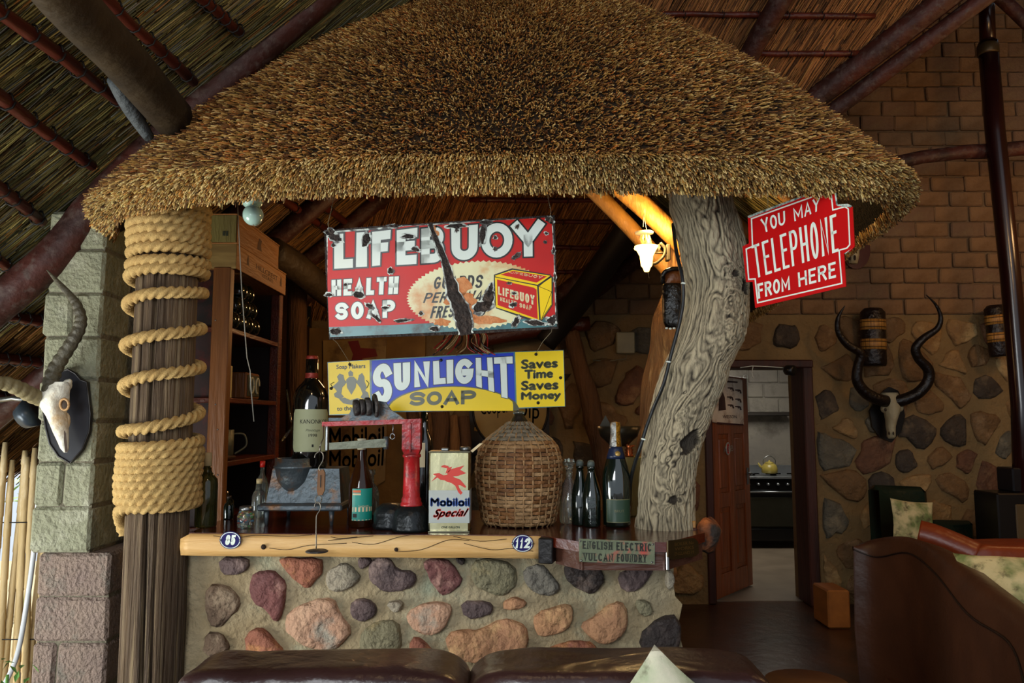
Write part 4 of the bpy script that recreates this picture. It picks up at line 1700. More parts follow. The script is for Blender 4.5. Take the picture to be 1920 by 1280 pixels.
# ------------------------------------------------------------------ leadwood trunk on the counter
SILH = [(1018, 1192, 1302), (990, 1193, 1301), (960, 1198, 1300), (925, 1199, 1301), (880, 1202, 1303), (840, 1206, 1312), (800, 1212, 1326), (760, 1222, 1340), (720, 1233, 1358), (690, 1243, 1366),
        (660, 1258, 1380), (630, 1272, 1398), (600, 1281, 1402), (570, 1287, 1402), (540, 1289, 1402), (510, 1286, 1402), (480, 1280, 1399), (450, 1274, 1394), (420, 1266, 1387),
        (390, 1258, 1374), (360, 1255, 1366), (330, 1253, 1362), (280, 1250, 1360)]
YT = 3.17
sil = []
for y, a, c in SILH:
    p, q = AT(a, y, YT), AT(c, y, YT)
    sil.append((p.z, (p.x + q.x) / 2, (q.x - p.x) / 2))
sil.sort()
zz = np.array([s[0] for s in sil])
xx = np.array([s[1] for s in sil])
rr_ = np.array([s[2] for s in sil])
k, n = 400, 330
z_lo, z_hi = ZC - .03, sil[-1][0]
vs, fs, cols = [], [], []
knots = [(AT(1322, 830, 3).z - .0, -1.15, .05, .035), (AT(1330, 530, 3).z, -.72, .035, .03), (AT(1315, 505, 3).z, -1.2, .018, .018), (AT(1248, 942, 3).z, -1.5, .02, .02), (AT(1393, 610, 3).z, -.15, .06, .03), (AT(1345, 430, 3).z, -1.0, .0, .0)]
for i in range(k + 1):
    z = z_lo + (z_hi - z_lo) * i / k
    cx = np.interp(z, zz, xx)
    R_ = np.interp(z, zz, rr_)
    foot = max(0, 1 - (z - z_lo) / .12)
    for j in range(n):
        a = 2 * math.pi * j / n
        ca, sa = math.cos(a), math.sin(a)
        low_ = noise.noise(V(ca * 1.6, sa * 1.6, z * 3.0))
        base = R_ * (1 + .02 * low_)
        # grain flow: lines run up the trunk, pushed sideways by slow swirls and round the knots
        sw = noise.noise(V(ca * 1.1, sa * 1.1, z * 4.2)) * 1.7 + noise.noise(V(ca * 2.6 + 5, sa * 2.6, z * 9)) * .75 + noise.noise(V(ca * 5, sa * 5 + 3, z * 22)) * .22
        kd = 0.0
        for kz, ka, kw, kdp in knots:
            if kw <= 0:
                continue
            da = ((a - ka + math.pi) % (2 * math.pi) - math.pi) * R_
            dz = (z - kz)
            d2_ = (da * da + dz * dz * .9) / (kw * kw) * (1 + .9 * noise.noise(V(da * 40, dz * 40, kz * 5)))
            if d2_ < 9:
                g_ = math.exp(-d2_ * .35)
                sw += g_ * 2.2 * (1 if da > 0 else -1) * min(1, abs(da) / kw)
                if d2_ < .7:
                    kd += kdp * max(0, 1 - d2_ / .7) ** .6
        ph = a * R_ / .0056 / (2 * math.pi) * 1.0
        ph = a * 24 + sw * 7.5 + z * 4
        r1 = abs(math.sin(ph))
        r2 = abs(math.sin(ph * .5 + noise.noise(V(ca * 3, sa * 3, z * 12)) * 3 + 1.3))
        fine_ = noise.noise(V(ca * 14, sa * 14, z * 40))
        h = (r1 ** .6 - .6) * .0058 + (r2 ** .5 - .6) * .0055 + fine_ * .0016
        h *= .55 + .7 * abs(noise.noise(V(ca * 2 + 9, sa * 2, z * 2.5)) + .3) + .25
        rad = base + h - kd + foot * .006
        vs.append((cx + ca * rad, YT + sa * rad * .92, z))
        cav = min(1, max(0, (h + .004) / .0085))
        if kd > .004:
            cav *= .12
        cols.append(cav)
for i in range(k):
    for j in range(n):
        fs.append((i * n + j, i * n + (j + 1) % n, (i + 1) * n + (j + 1) % n, (i + 1) * n + j))
b = MB()
b.add(vs, fs, 0, True)
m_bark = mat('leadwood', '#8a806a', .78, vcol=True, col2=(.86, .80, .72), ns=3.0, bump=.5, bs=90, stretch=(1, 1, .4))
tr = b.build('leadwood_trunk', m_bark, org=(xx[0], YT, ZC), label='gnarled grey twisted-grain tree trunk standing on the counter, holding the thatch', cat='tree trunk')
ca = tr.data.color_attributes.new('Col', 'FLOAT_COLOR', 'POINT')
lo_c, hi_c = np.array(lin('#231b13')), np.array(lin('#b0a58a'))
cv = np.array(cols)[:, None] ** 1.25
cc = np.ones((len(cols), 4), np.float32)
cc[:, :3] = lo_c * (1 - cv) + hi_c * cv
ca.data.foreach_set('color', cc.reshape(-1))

# second trunk behind, lit by the lamp
m_bark2 = mat('rough_brown_trunk', '#9a6a38', .8, col2='#5e3c1e', ns=6, bump=1.0, bs=22, stretch=(2.4, 2.4, .35), col3='#b98a52', s3=8)
YT2 = 4.12
b = MB()
pth = catmull([AT(1236, 1080, YT2), AT(1222, 930, YT2), AT(1228, 800, YT2), AT(1240, 690, YT2), AT(1262, 590, YT2), AT(1285, 480, YT2), AT(1300, 380, YT2)], 8)
b.tube(pth, catr([.085, .08, .085, .09, .085, .08, .08], 8), 22)
b.v = [(x + noise.noise(V(x * 9, y * 9, z * 4)) * .03, y + noise.noise(V(x * 9, 7, z * 5)) * .03, z) for x, y, z in b.v]
b.build('forked_trunk', m_bark2, org=(pth[0].x, YT2, 0), label='brown rough-barked trunk behind the grey one, lit orange by the lamp', cat='tree trunk')
b = MB()
pth = catmull([AT(1070, 622, 6.6), AT(1088, 680, 6.6), AT(1108, 760, 6.6), AT(1130, 850, 6.6), AT(1150, 960, 6.6), AT(1165, 1130, 6.6)], 6)
b.tube(pth, catr([.06, .075, .08, .085, .08, .08], 6), 16)
b.v = [(x + noise.noise(V(x * 7, y * 9, z * 3)) * .03, y, z) for x, y, z in b.v]
b.build('leaning_post', mat('leaning_post_wood', '#6e4826', .8, col2='#432a16', ns=5, bump=.7, stretch=(2, 2, .4)), org=pth[-1], label='crooked brown branch post leaning on the back wall', cat='post')

# ------------------------------------------------------------------ reed fence outside on the left
m_cane = mat('cane', '#cdb588', .5, col2='#a68c5c', ns=6, bump=.2, stretch=(1, 1, .3), col3='#e6d8b6', s3=5)
fence = empty('reed_fence', (-3.3, 4.55, 0), 'pale cane reed fence standing outside beyond the pillar', 'fence')
r = random.Random(3)
cane_me = []
for k in range(5):
    b = MB()
    z = 0
    pts, rs = [], []
    while z < 1.62:
        pts += [V(0, 0, z), V(0, 0, z + .01)]
        rs += [.0175, .0205]
        z += r.uniform(.2, .3)
    pts.append(V(0, 0, 1.66))
    rs.append(.0135)
    b.tube([p + V(math.sin(p.z * 2 + k) * .012, math.cos(p.z * 1.6 + k) * .01, 0) for p in pts], rs, 7)
    me = bpy.data.meshes.new('cane')
    me.from_pydata(b.v, [], b.f)
    me.polygons.foreach_set('use_smooth', [True] * len(me.polygons))
    me.materials.append(m_cane)
    cane_me.append(me)
for i in range(46):
    x = -4.0 + i * .0375
    o = bpy.data.objects.new('cane', cane_me[i % 5])
    o.parent = fence
    o.location = (x + 3.3 + r.uniform(-.006, .006), r.uniform(-.02, .02), 0)
    o.scale = (1, 1, r.uniform(.82, .89))
    o.rotation_euler = (r.uniform(-.02, .02), r.uniform(-.035, .035), r.uniform(0, 6))
    COL.objects.link(o)
for z in (.35, 1.0):
    b = MB()
    b.tube([V(-4.0, 4.525, z), V(-2.3, 4.525, z + .01)], .003, 5)
    b.build('binding_wire', m_wire, fence)
b = MB()
b.box((-5.2, 4.5, -.06), (4.0, 9, .1))
b.build('ground', mat('yard_sand', '#b8a888', .95), kind='structure')
b = MB()
pts = catmull([AT(72, 925, 4.25), AT(66, 1010, 4.25), AT(52, 1120, 4.25), AT(30, 1235, 4.25), AT(-10, 1315, 4.25)], 6)
b.tube(pts, .013, 10)
b.build('water_hose', mat('hose_white', '#d9dde0', .4), org=pts[-1], label='curved white hose hanging in front of the reed fence', cat='hose')
# leaves peeping over the fence
b = MB()
r = random.Random(9)
for i in range(420):
    p = V(r.uniform(-5.0, -3.1), 6.2 + r.uniform(-.2, .3), r.uniform(.9, 1.9))
    q = Matrix.Rotation(r.uniform(0, 6.3), 3, 'Z') @ Matrix.Rotation(r.uniform(-1, 1), 3, 'X')
    b.add([p + q @ V(*c) for c in ((-.0, -.045, 0), (.022, 0, .006), (0, .05, 0), (-.022, 0, .006))], [(0, 1, 2, 3)])
for i in range(6):
    x = -4.8 + i * .32
    b.tube([V(x, 6.25, 0), V(x + .05, 6.25, .9), V(x + r.uniform(-.1, .2), 6.2, 1.8)], [.012, .009, .004], 5)
b.build('garden_bush', mat('leaf_green', '#7fae5a', .5, col2='#a8cf86', ns=5), org=(-4, 6.2, 0), label='bright green leafy bush behind the reed fence', cat='bush')
b = MB()
p = AT(14, 1265, 2.9)
for i in range(60):
    q = p + V(r.uniform(-.12, .06), r.uniform(-.1, .1), r.uniform(-.25, .03))
    R9 = Matrix.Rotation(r.uniform(0, 6.3), 3, 'Z') @ Matrix.Rotation(r.uniform(-1, 1), 3, 'X')
    b.add([q + R9 @ V(*c) for c in ((0, -.02, 0), (.01, 0, .004), (0, .025, 0), (-.01, 0, .004))], [(0, 1, 2, 3)])
b.tube([V(p.x, p.y, 0), V(p.x, p.y, p.z)], .006, 6)
b.build('potted_herb', mat('leaf_green2', '#6a9a4a', .5), org=(p.x, p.y, 0), label='small green plant at bottom left beside the pillar foot', cat='plant')
# ------------------------------------------------------------------ big enamel sign: LIFEBUOY
LP = Plane.pts(V(0, 2.93, 2), V(1, 2.93, 2), V(0, 2.91, 3))


def wire(name, pts, lab, r=.0012, m=None, cat='wire', group=None):
    b = MB()
    b.tube(pts, r, 5)
    return b.build(name, m or m_string, org=pts[-1], label=lab, cat=cat, group=group)


lf = empty('enamel_sign', LP.at(828, 520), 'large rusty red LIFEBUOY HEALTH SOAP enamel sign hanging under the thatch', 'sign')
b = MB()
fr_ = [(608, 431), (700, 424), (828, 416), (940, 409), (1040, 403), (1042, 470), (1044, 560), (1047, 616), (940, 622), (870, 627), (740, 631), (617, 636), (613, 560), (610, 500)]
px_poly(b, fr_, LP, 0, thick=.004)
b.build('plate', m_rust, lf)
b = MB()
px_poly(b, [(612, 434), (720, 426), (830, 418), (1036, 407), (1039, 470), (1043, 596), (1000, 612), (930, 616), (740, 622), (620, 630), (615, 560)], LP, .0006)
b.build('white_border', m_chip, lf)
b = MB()
px_poly(b, [(615, 437), (720, 430), (760, 424), (830, 421), (905, 415), (1020, 408), (1034, 410), (1038, 480), (1041, 590), (1020, 598), (980, 604), (760, 610), (617, 615), (614, 530)], LP, .0011)
b.build('red_field', m_red, lf)
b = MB()
px_poly(b, [(617, 613), (740, 609), (800, 606), (1042, 594), (1044, 612), (860, 621), (730, 627), (619, 632)], LP, .0016)
b.build('teal_band', m_teal, lf)
# sunburst
b = MB()
pts = []
for i in range(150):
    a = 2 * math.pi * i / 150
    cx_, cy_ = 893 + 0, 553
    rx, ry = 131 * (1 if i % 2 else .965), 65 * (1 if i % 2 else .945)
    x, y = cx_ + rx * math.cos(a), cy_ + ry * math.sin(a) - (x_s := 6 * math.cos(a))
    x = min(x, 1036)
    y = min(y, 617)
    pts.append((x, y))
c0 = LP.at(893, 553, .0021)
vs = [LP.at(x, y, .0021) for x, y in pts] + [c0]
b.add(vs, [(i, (i + 1) % 150, 150) for i in range(150)])
b.build('cream_burst', m_cream, lf)
LET = [('L', (627, 439), (662, 437), (662, 502), (627, 504)), ('I', (669, 436), (688, 435), (688, 500), (668, 501)), ('F', (698, 435), (733, 431), (729, 496), (698, 499)),
       ('E', (744, 432), (783, 427), (781, 495), (744, 497)), ('B', (790, 429), (834, 424), (832, 491), (790, 494)), ('U', (846, 425), (896, 421), (895, 486), (847, 489)),
       ('O', (902, 420), (961, 417), (961, 482), (902, 484)), ('Y', (960, 417), (1019, 413), (1019, 480), (962, 482))]
bk, bw = MB(), MB()
for ch, *q in LET:
    w_ = {'I': .30, 'Y': .26, 'O': .24, 'B': .25}.get(ch, .26)
    stroke_glyph(bk, ch, q, LP, .0026, w_, grow=.0062)
    stroke_glyph(bw, ch, q, LP, .0031, w_)
for txt, q in (('HEALTH', [(622, 525), (748, 518), (746, 551), (622, 555)]), ('SOAP', [(629, 568), (741, 562), (741, 595), (629, 600)])):
    stroke_text(bk, txt, q, LP, .0026, .25, gap=.26, grow=.0028)
    stroke_text(bw, txt, q, LP, .0031, .25, gap=.26)
for x0, x1, y, in ((0, 0, 0),):
    pass
bk.build('letter_outline', m_blk, lf)
bw.build('lettering', m_white, lf)
b = MB()
for txt, q in (('GUARDS', [(816, 519), (907, 515), (903, 540), (812, 542)]), ('PERSONAL', [(800, 549), (924, 543), (914, 566), (793, 568)]), ('FRESHNESS', [(812, 574), (915, 570), (908, 592), (806, 597)])):
    stroke_text(b, txt, q, LP, .0027, .17, gap=.2, slant=0)
b.build('script_lettering', m_blk, lf)
# soap box picture
b = MB()
px_poly(b, [(926, 515), (960, 503), (1032, 515), (1038, 522), (1036, 572), (1013, 606), (1000, 603), (930, 578), (926, 560)], LP, .0027)
b.build('carton_outline', m_blk, lf)
b = MB()
px_poly(b, [(928, 517), (961, 506), (1032, 517), (1008, 534), (930, 519)], LP, .0032)
px_poly(b, [(928, 520), (1007, 536), (1011, 602), (930, 576)], LP, .0032)
px_poly(b, [(1010, 536), (1034, 520), (1034, 546), (1034, 572), (1014, 602)], LP, .0032)
b.build('carton_yellow', m_yel, lf)
b = MB()
px_poly(b, [(938, 515), (962, 508), (1026, 518), (1006, 530)], LP, .0037)
px_poly(b, [(932, 524), (1000, 539), (1006, 543), (1008, 598), (933, 572)], LP, .0037)
b.build('carton_red', m_red, lf)
b = MB()
stroke_text(b, 'LIFEBUOY', [(934, 537), (1002, 554), (1002, 572), (934, 552)], LP, .0042, .2, gap=.25)
stroke_text(b, 'HEALTH', [(938, 557), (968, 565), (968, 573), (938, 564)], LP, .0042, .22, gap=.3)
stroke_text(b, 'SOAP', [(974, 568), (997, 573), (997, 582), (974, 576)], LP, .0042, .22, gap=.3)
stroke_text(b, 'LIFEBUOY', [(953, 508), (1018, 518), (1014, 523), (956, 512)], LP, .0042, .24, gap=.25)
b.build('carton_lettering', m_cream, lf)
b = MB()
for p, q in (((1010, 537), (1034, 547)), ((1034, 547), (1014, 602)), ((1010, 537), (1032, 519)), ((1014, 600), (1033, 572))):
    b.tube([LP.at(*p, .0036), LP.at(*q, .0036)], .0008, 4)
b.build('carton_folds', m_blk, lf)
# rust scars, irregular
r = random.Random(4)


def blotch(mb, cx, cy, rx, ry, lift, k=18, jag=.35, rot=0.0, seed=0):
    pts = []
    for i in range(k):
        a = 2 * math.pi * i / k
        q = 1 + jag * noise.noise(V(math.cos(a) * 2.2 + seed, math.sin(a) * 2.2, seed * 1.7)) * 1.8
        x, y = math.cos(a) * rx * q, math.sin(a) * ry * q
        pts.append((cx + x * math.cos(rot) - y * math.sin(rot), cy + x * math.sin(rot) + y * math.cos(rot)))
    px_poly(mb, pts, LP, lift)


def ribbon(mb, pts, ws, lift, seed=0):
    L1, L2 = [], []
    n_ = 26
    c_ = catmull([V(x, y, 0) for x, y in pts], n_ // (len(pts) - 1) + 1)
    w_ = catr(ws, n_ // (len(pts) - 1) + 1)
    for i, p in enumerate(c_):
        t = (c_[min(i + 1, len(c_) - 1)] - c_[max(i - 1, 0)]).normalized()
        n2 = V(-t.y, t.x, 0)
        wa = w_[i] * (1 + .5 * noise.noise(V(i * .5, seed, 0)))
        wb = w_[i] * (1 + .5 * noise.noise(V(i * .5, seed, 9)))
        L1.append(p + n2 * wa)
        L2.append(p - n2 * wb)
    vs = [LP.at(p.x, p.y, lift) for p in L1] + [LP.at(p.x, p.y, lift) for p in L2]
    m_ = len(L1)
    mb.add(vs, [(i, i + 1, m_ + i + 1, m_ + i) for i in range(m_ - 1)])


stain = MB()
for x, y, rx, ry, ro in ((868, 535, 14, 22, .3), (814, 436, 8, 12, 0), (915, 600, 32, 9, 0), (828, 604, 16, 7, 0), (862, 562, 26, 12, 0), (885, 588, 18, 16, 0)):
    blotch(stain, x, y, rx, ry, .0034, seed=x * .1, rot=ro)
stain.build('rust_stain', m_rusto, lf)
edge = MB()
rs_ = MB()
ribbon(edge, [(806, 421), (815, 445), (829, 478), (843, 520), (852, 556), (868, 592), (874, 626)], [4.5, 5.5, 7, 10, 15, 17, 15], .0046, 3)
ribbon(rs_, [(806, 418), (816, 445), (830, 478), (843, 520), (853, 556), (868, 592), (874, 628)], [3.2, 4, 5.2, 8, 12, 14, 12], .0050, 3)
for (cx_, cy_, rx, ry, ro) in ((688, 450, 9, 15, .2), (765, 443, 14, 5, 0), (780, 468, 8, 5, .2), (905, 440, 6, 24, .1), (912, 417, 16, 4, 0), (968, 480, 10, 4, -.6), (628, 446, 16, 8, .3), (620, 435, 10, 8, 0), (625, 460, 4, 4, 0),
                           (733, 508, 6, 7, 0), (672, 553, 12, 8, .3), (617, 553, 9, 4, 0), (693, 574, 10, 5, .5), (706, 596, 12, 4, .7), (915, 560, 12, 22, .35), (905, 575, 20, 14, -.4), (920, 542, 5, 14, .2), (967, 603, 12, 6, -1.0), (1005, 605, 22, 6, .1), (1035, 600, 10, 9, 0),
                           (1030, 412, 10, 6, .3), (970, 425, 4, 4, 0), (929, 446, 4, 4, 0), (928, 467, 4, 4, 0), (1024, 438, 4, 3, 0), (1022, 454, 3, 3, 0), (964, 550, 5, 3, 0), (962, 572, 8, 5, -.3), (755, 601, 18, 3.5, -.1), (723, 577, 8, 3, 0), (855, 424, 22, 5, 0), (740, 424, 14, 4, 0), (790, 588, 5, 4, 0),
                           (815, 616, 10, 5, 0), (630, 622, 12, 7, 0), (856, 432, 3.5, 4, 0), (648, 534, 4, 4, 0), (955, 531, 5, 2.5, 0), (1038, 470, 3, 8, 0), (1040, 520, 2.5, 10, 0)):
    blotch(edge, cx_, cy_, rx * .95 + .8, ry * .95 + .8, .0046, seed=cx_ * .13, rot=ro, k=20, jag=.34)
    blotch(rs_, cx_, cy_, rx * .78, ry * .78, .0050, seed=cx_ * .13 + .3, rot=ro, k=20, jag=.32)
edge.build('chipped_rim', m_chip, lf)
rs_.build('rust_scar', m_rust, lf)
b = MB()
for x, y in ((818, 425), (820, 618), (613, 437), (1033, 418), (1036, 608)):
    b.lathe(LP.at(x, y, .005), [(.0045, 0), (.004, .002), (0, .002)], 10, axis=LP.n)
b.build('screw_hole', m_bolt, lf)
wire('hanging_wire', [LP.at(620, 330, -.1), LP.at(618, 395, -.02), LP.at(615, 418, 0), LP.at(618, 436, .006)], 'thin wire holding the left end of the top sign')
wire('hanging_wire', [LP.at(1027, 335, -.1), LP.at(1029, 372, -.02), LP.at(1033, 395, .0), LP.at(1031, 416, .006)], 'thin wire holding the right end of the top sign')
wire('hanging_wire', [LP.at(620, 632, .004), AT(632, 642, 3.0), AT(645, 662, 3.18), AT(657, 682, 3.235)], 'thin twine between the two soap signs, left side')
wire('hanging_wire', [LP.at(1036, 610, .006), AT(1034, 622, 3.0), AT(1018, 640, 3.1), AT(1005, 662, 3.235)], 'thin twine between the two soap signs, right side')
wire('dangling_cord', [AT(445, 372, 3.2), AT(448, 440, 3.2), AT(453, 540, 3.2), AT(459, 620, 3.2), AT(463, 670, 3.2), AT(469, 695, 3.2), AT(470, 720, 3.2), AT(476, 790, 3.2)], 'thin white twisted cord dangling in front of the bar shelves', .0022, mat('cord_white', '#a9a698', .6))

# ------------------------------------------------------------------ SUNLIGHT SOAP sign
SPl = Plane((0, 3.25, 0), (0, -1, .03))
sl = empty('enamel_sign', SPl.at(837, 718), 'yellow and blue SUNLIGHT SOAP enamel sign hanging below the red one', 'sign')
b = MB()
px_poly(b, [(614, 679), (694, 674), (965, 659), (1057, 656), (1060, 762), (968, 766), (960, 768), (745, 772), (720, 778), (617, 778)], SPl, 0, thick=.004)
b.build('plate', m_teal, sl)
b = MB()
px_poly(b, [(615, 680), (693, 675), (694, 774), (618, 777)], SPl, .0006)
px_poly(b, [(966, 660), (1056, 657), (1059, 761), (969, 764)], SPl, .0006)
pts = [(735, 766)] + [(735 + (965 - 735) * t, 766 - 41 * math.sin(math.pi * (.02 + .96 * t)) ** .9) for t in [i / 20 for i in range(21)]] + [(965, 763)]
px_poly(b, [(700, 766), (965, 760), (965, 764), (745, 769), (715, 769)], SPl, .0012)
b.build('yellow_panels', m_yel, sl)
b = MB()
px_poly(b, [(697, 676), (963, 661), (966, 763), (697, 771)], SPl, .0006)
b.build('blue_field', m_blue, sl)
ell = lambda k_, e_: [(849 + 121 * k_ * math.cos(a), 769 - (45 * k_) * math.sin(a)) for a in [math.pi - math.pi * i / e_ for i in range(e_ + 1)]]
b = MB()
px_poly(b, [(max(697, x), y + .5) for x, y in ell(1.03, 24)], SPl, .0014)
b.build('arch_outline', m_olive, sl)
b = MB()
px_poly(b, [(min(x, 962), y + 1) for x, y in ell(1.0, 24)], SPl, .0019)
b.build('yellow_arch', m_yel, sl)
SL = [('S', (700, 686), (733, 678), (736, 755), (698, 757)), ('U', (738, 681), (769, 679), (769, 729), (740, 734)), ('N', (774, 679), (806, 677), (806, 723), (777, 726)), ('L', (812, 677), (833, 675), (836, 719), (813, 721)),
      ('I', (837, 675), (850, 674), (850, 718), (838, 719)), ('G', (853, 674), (888, 671), (888, 719), (854, 720)), ('H', (892, 671), (923, 670), (927, 735), (893, 724)), ('T', (926, 670), (961, 668), (963, 749), (929, 742))]
bk, bw = MB(), MB()
for ch, *q in SL:
    w_ = {'S': .19, 'I': .29, 'L': .25, 'N': .26, 'U': .26, 'G': .26, 'H': .185, 'T': .165}[ch]
    stroke_glyph(bk, ch, q, SPl, .0020, w_, grow=.0025)
    stroke_glyph(bw, ch, q, SPl, .0025, w_)
bk.build('letter_outline', m_blk, sl)
bw.build('lettering', m_white, sl)
b = MB()
stroke_text(b, 'SOAP', [(769, 735), (893, 731), (893, 757), (767, 761)], SPl, .0026, .26, gap=.12)
b.build('soap_lettering', m_olive, sl)
b = MB()
for j, t in enumerate(('Saves', 'Time', 'Saves', 'Money')):
    q = [[(978, 675), (1045, 672), (1045, 688), (978, 691)], [(984, 694), (1036, 692), (1036, 707), (984, 710)], [(978, 715), (1046, 712), (1046, 729), (978, 731)], [(978, 736), (1051, 733), (1051, 751), (978, 753)]][j]
    font_text(b, t, q, SPl, .0014, off=.2)
font_text(b, 'Soap Makers', [(631, 684), (685, 682), (685, 692), (631, 694)], SPl, .0014, off=.10)
font_text(b, 'to the KING', [(632, 762), (690, 759), (690, 767), (632, 770)], SPl, .0014, off=.10)
b.build('slogan_lettering', m_olive, sl)
# heraldic crest: lion, shield, horse-like beast and ribbon
b = MB()


def poly2(pts):
    px_poly(b, pts, SPl, .0015)


poly2([(649, 712), (655, 706), (663, 706), (669, 712), (667, 726), (659, 740), (651, 727)])                      # shield
poly2([(654, 705), (653, 698), (657, 694), (662, 698), (662, 705)])                                             # crown
poly2([(632, 706), (637, 700), (644, 703), (646, 712), (650, 716), (646, 722), (642, 726), (640, 738), (645, 744), (638, 748), (628, 744), (626, 738), (632, 734), (628, 728), (622, 726), (630, 719), (635, 714)])   # lion
poly2([(683, 706), (679, 699), (673, 703), (671, 712), (667, 716), (672, 722), (676, 728), (680, 738), (676, 745), (684, 749), (692, 744), (690, 736), (685, 732), (688, 726), (684, 716)])
poly2([(636, 748), (646, 745), (657, 750), (670, 746), (683, 750), (676, 756), (660, 759), (644, 756)])          # ribbon
b.tube([SPl.at(624, 727, .002), SPl.at(620, 720, .002), SPl.at(627, 716, .002)], .0015, 4)
b.tube([SPl.at(688, 727, .002), SPl.at(692, 719, .002), SPl.at(687, 713, .002)], .0015, 4)
b.build('crest', m_olive, sl)
b = MB()
for x, y in ((656, 683), (827, 675), (1005, 664), (1051, 708), (1009, 755), (829, 762), (621, 728)):
    b.lathe(SPl.at(x, y, .001), [(.007, 0), (.006, .003), (0, .003)], 12, axis=SPl.n)
b.build('screw_hole', m_bolt, sl)

# ------------------------------------------------------------------ telephone sign
c1, c2, c3, c4 = AT(1403, 405, 3.02), AT(1577, 355, 2.66), AT(1586, 538, 2.66), AT(1415, 577, 3.02)
TP = Plane.pts(c1, c2, c4)
ts = empty('enamel_sign', TP.at(1500, 470), 'red YOU MAY TELEPHONE FROM HERE sign with white border under the right eave', 'sign')
outl = [(1402, 405), (1530, 357), (1565, 361), (1568, 383), (1590, 382), (1598, 388), (1602, 462), (1594, 471), (1582, 475), (1586, 537), (1416, 577), (1411, 528), (1399, 529), (1392, 462), (1404, 456)]
b = MB()
px_poly(b, outl, TP, 0, thick=.004)
b.build('plate', m_sred, ts)
cx_, cy_ = 1497, 467


def shr(pts, k_):
    return [(cx_ + (x - cx_) * k_, cy_ + (y - cy_) * k_) for x, y in pts]


inn = [(1408, 409), (1528, 366), (1560, 362), (1563, 392), (1585, 386), (1592, 391), (1595, 459), (1589, 466), (1575, 470), (1580, 532), (1420, 569), (1415, 524), (1403, 525), (1398, 466), (1410, 461)]
loop = [TP.at(x, y, .001) for x, y in inn]
b = MB()
k = len(inn)
in2 = []
for i in range(k):
    p, a, c = Vector(inn[i]), Vector(inn[i - 1]), Vector(inn[(i + 1) % k])
    t0, t1 = (p - a).normalized(), (c - p).normalized()
    nn_ = (Vector((-t0.y, t0.x)) + Vector((-t1.y, t1.x))).normalized()
    in2.append(p + nn_ * 2.6 / max(nn_.dot(Vector((-t0.y, t0.x))), .5))
vs = loop + [TP.at(p.x, p.y, .001) for p in in2]
b.add(vs, [(i, (i + 1) % k, k + (i + 1) % k, k + i) for i in range(k)])
b.build('white_border', m_white, ts)
b = MB()
stroke_text(b, 'YOU', [(1426, 411), (1472, 395), (1473, 420), (1432, 437)], TP, .0012, .16, gap=.2)
stroke_text(b, 'MAY', [(1487, 391), (1538, 368), (1537, 394), (1490, 415)], TP, .0012, .15, gap=.2)
stroke_text(b, 'TELEPHONE', [(1409, 461), (1568, 400), (1573, 471), (1417, 522)], TP, .0012, .08, gap=.32)
stroke_text(b, 'FROM', [(1420, 532), (1481, 517), (1482, 543), (1422, 560)], TP, .0012, .17, gap=.2)
stroke_text(b, 'HERE', [(1496, 511), (1567, 490), (1568, 520), (1498, 538)], TP, .0012, .16, gap=.22)
b.build('lettering', m_white, ts)
b = MB()
for pts in ([(1402, 405), (1530, 357), (1529, 361), (1404, 409)], [(1565, 361), (1568, 361), (1571, 383), (1568, 384)], [(1568, 383), (1590, 382), (1598, 386), (1596, 389), (1570, 386)], [(1598, 465), (1586, 476), (1582, 476), (1594, 468)]):
    px_poly(b, pts, TP, .0014)
b.build('chipped_edge', mat('teal_chip', '#3a6360', .5, col2='#b9c4be', ns=60, sharp=.1), ts)
wire('hanging_wire', [AT(1440, 340, 3.0), TP.at(1440, 396)], 'short wire above the left of the telephone sign')
wire('hanging_wire', [AT(1545, 320, 2.74), TP.at(1545, 362)], 'short wire above the right of the telephone sign')

# ------------------------------------------------------------------ bottles on the counter
m_gdark = mat('glass_black_green', '#06120c', .05, spec=.8, coat=.5, amt=0)
m_gred = mat('glass_dark_wine', '#0a0a08', .06, spec=.8, coat=.5, amt=0)
m_gclear = mat('glass_clear', '#e4efe4', .03, trans=.95, amt=0)
m_golive = mat('glass_olive', '#5a5a30', .05, trans=.85, amt=0)
m_gbrown = mat('glass_amber_liquid', '#3a1c08', .05, trans=.55, amt=0)
m_cork = mat('cork', '#c3a878', .8, ns=30)
m_foil_s = mat('foil_silver', '#b0b0ac', .3, .85, ns=14, bump=.5, bs=60)
m_foil_g = mat('foil_gold', '#b07a20', .3, .85, ns=14, bump=.5, bs=60)
m_foil_r = mat('foil_red', '#8e2f22', .4, .3, ns=14, bump=.3)
m_label_g = mat('label_greygreen', '#a3a783', .6, col2='#8f9272', ns=4, col3='#7c8264', s3=3)
m_ink = mat('ink_black', '#14120e', .6)
m_teallab = mat('label_teal', '#148a7c', .4, ns=5)


def foot(px, py):
    """front foot pixel on the counter"""
    return ATZ(px, py, ZC)


def lathe_part(name, c, prof, m, parent, n=32, **kw):
    b = MB()
    b.lathe(c, prof, n)
    return b.build(name, m, parent, **kw)


def cyl_label(name, c, r, z0, z1, a0, a1, m, parent, cut=0.0, k=18):
    b = MB()
    vs = []
    for i in range(k + 1):
        a = a0 + (a1 - a0) * i / k
        e = cut if i in (0, k) else 0
        vs += [(c.x + math.cos(a) * r, c.y + math.sin(a) * r, z0 + e), (c.x + math.cos(a) * r, c.y + math.sin(a) * r, z1 - e)]
    b.add(vs, [(2 * i, 2 * i + 2, 2 * i + 3, 2 * i + 1) for i in range(k)], 0, True)
    return b.build(name, m, parent)


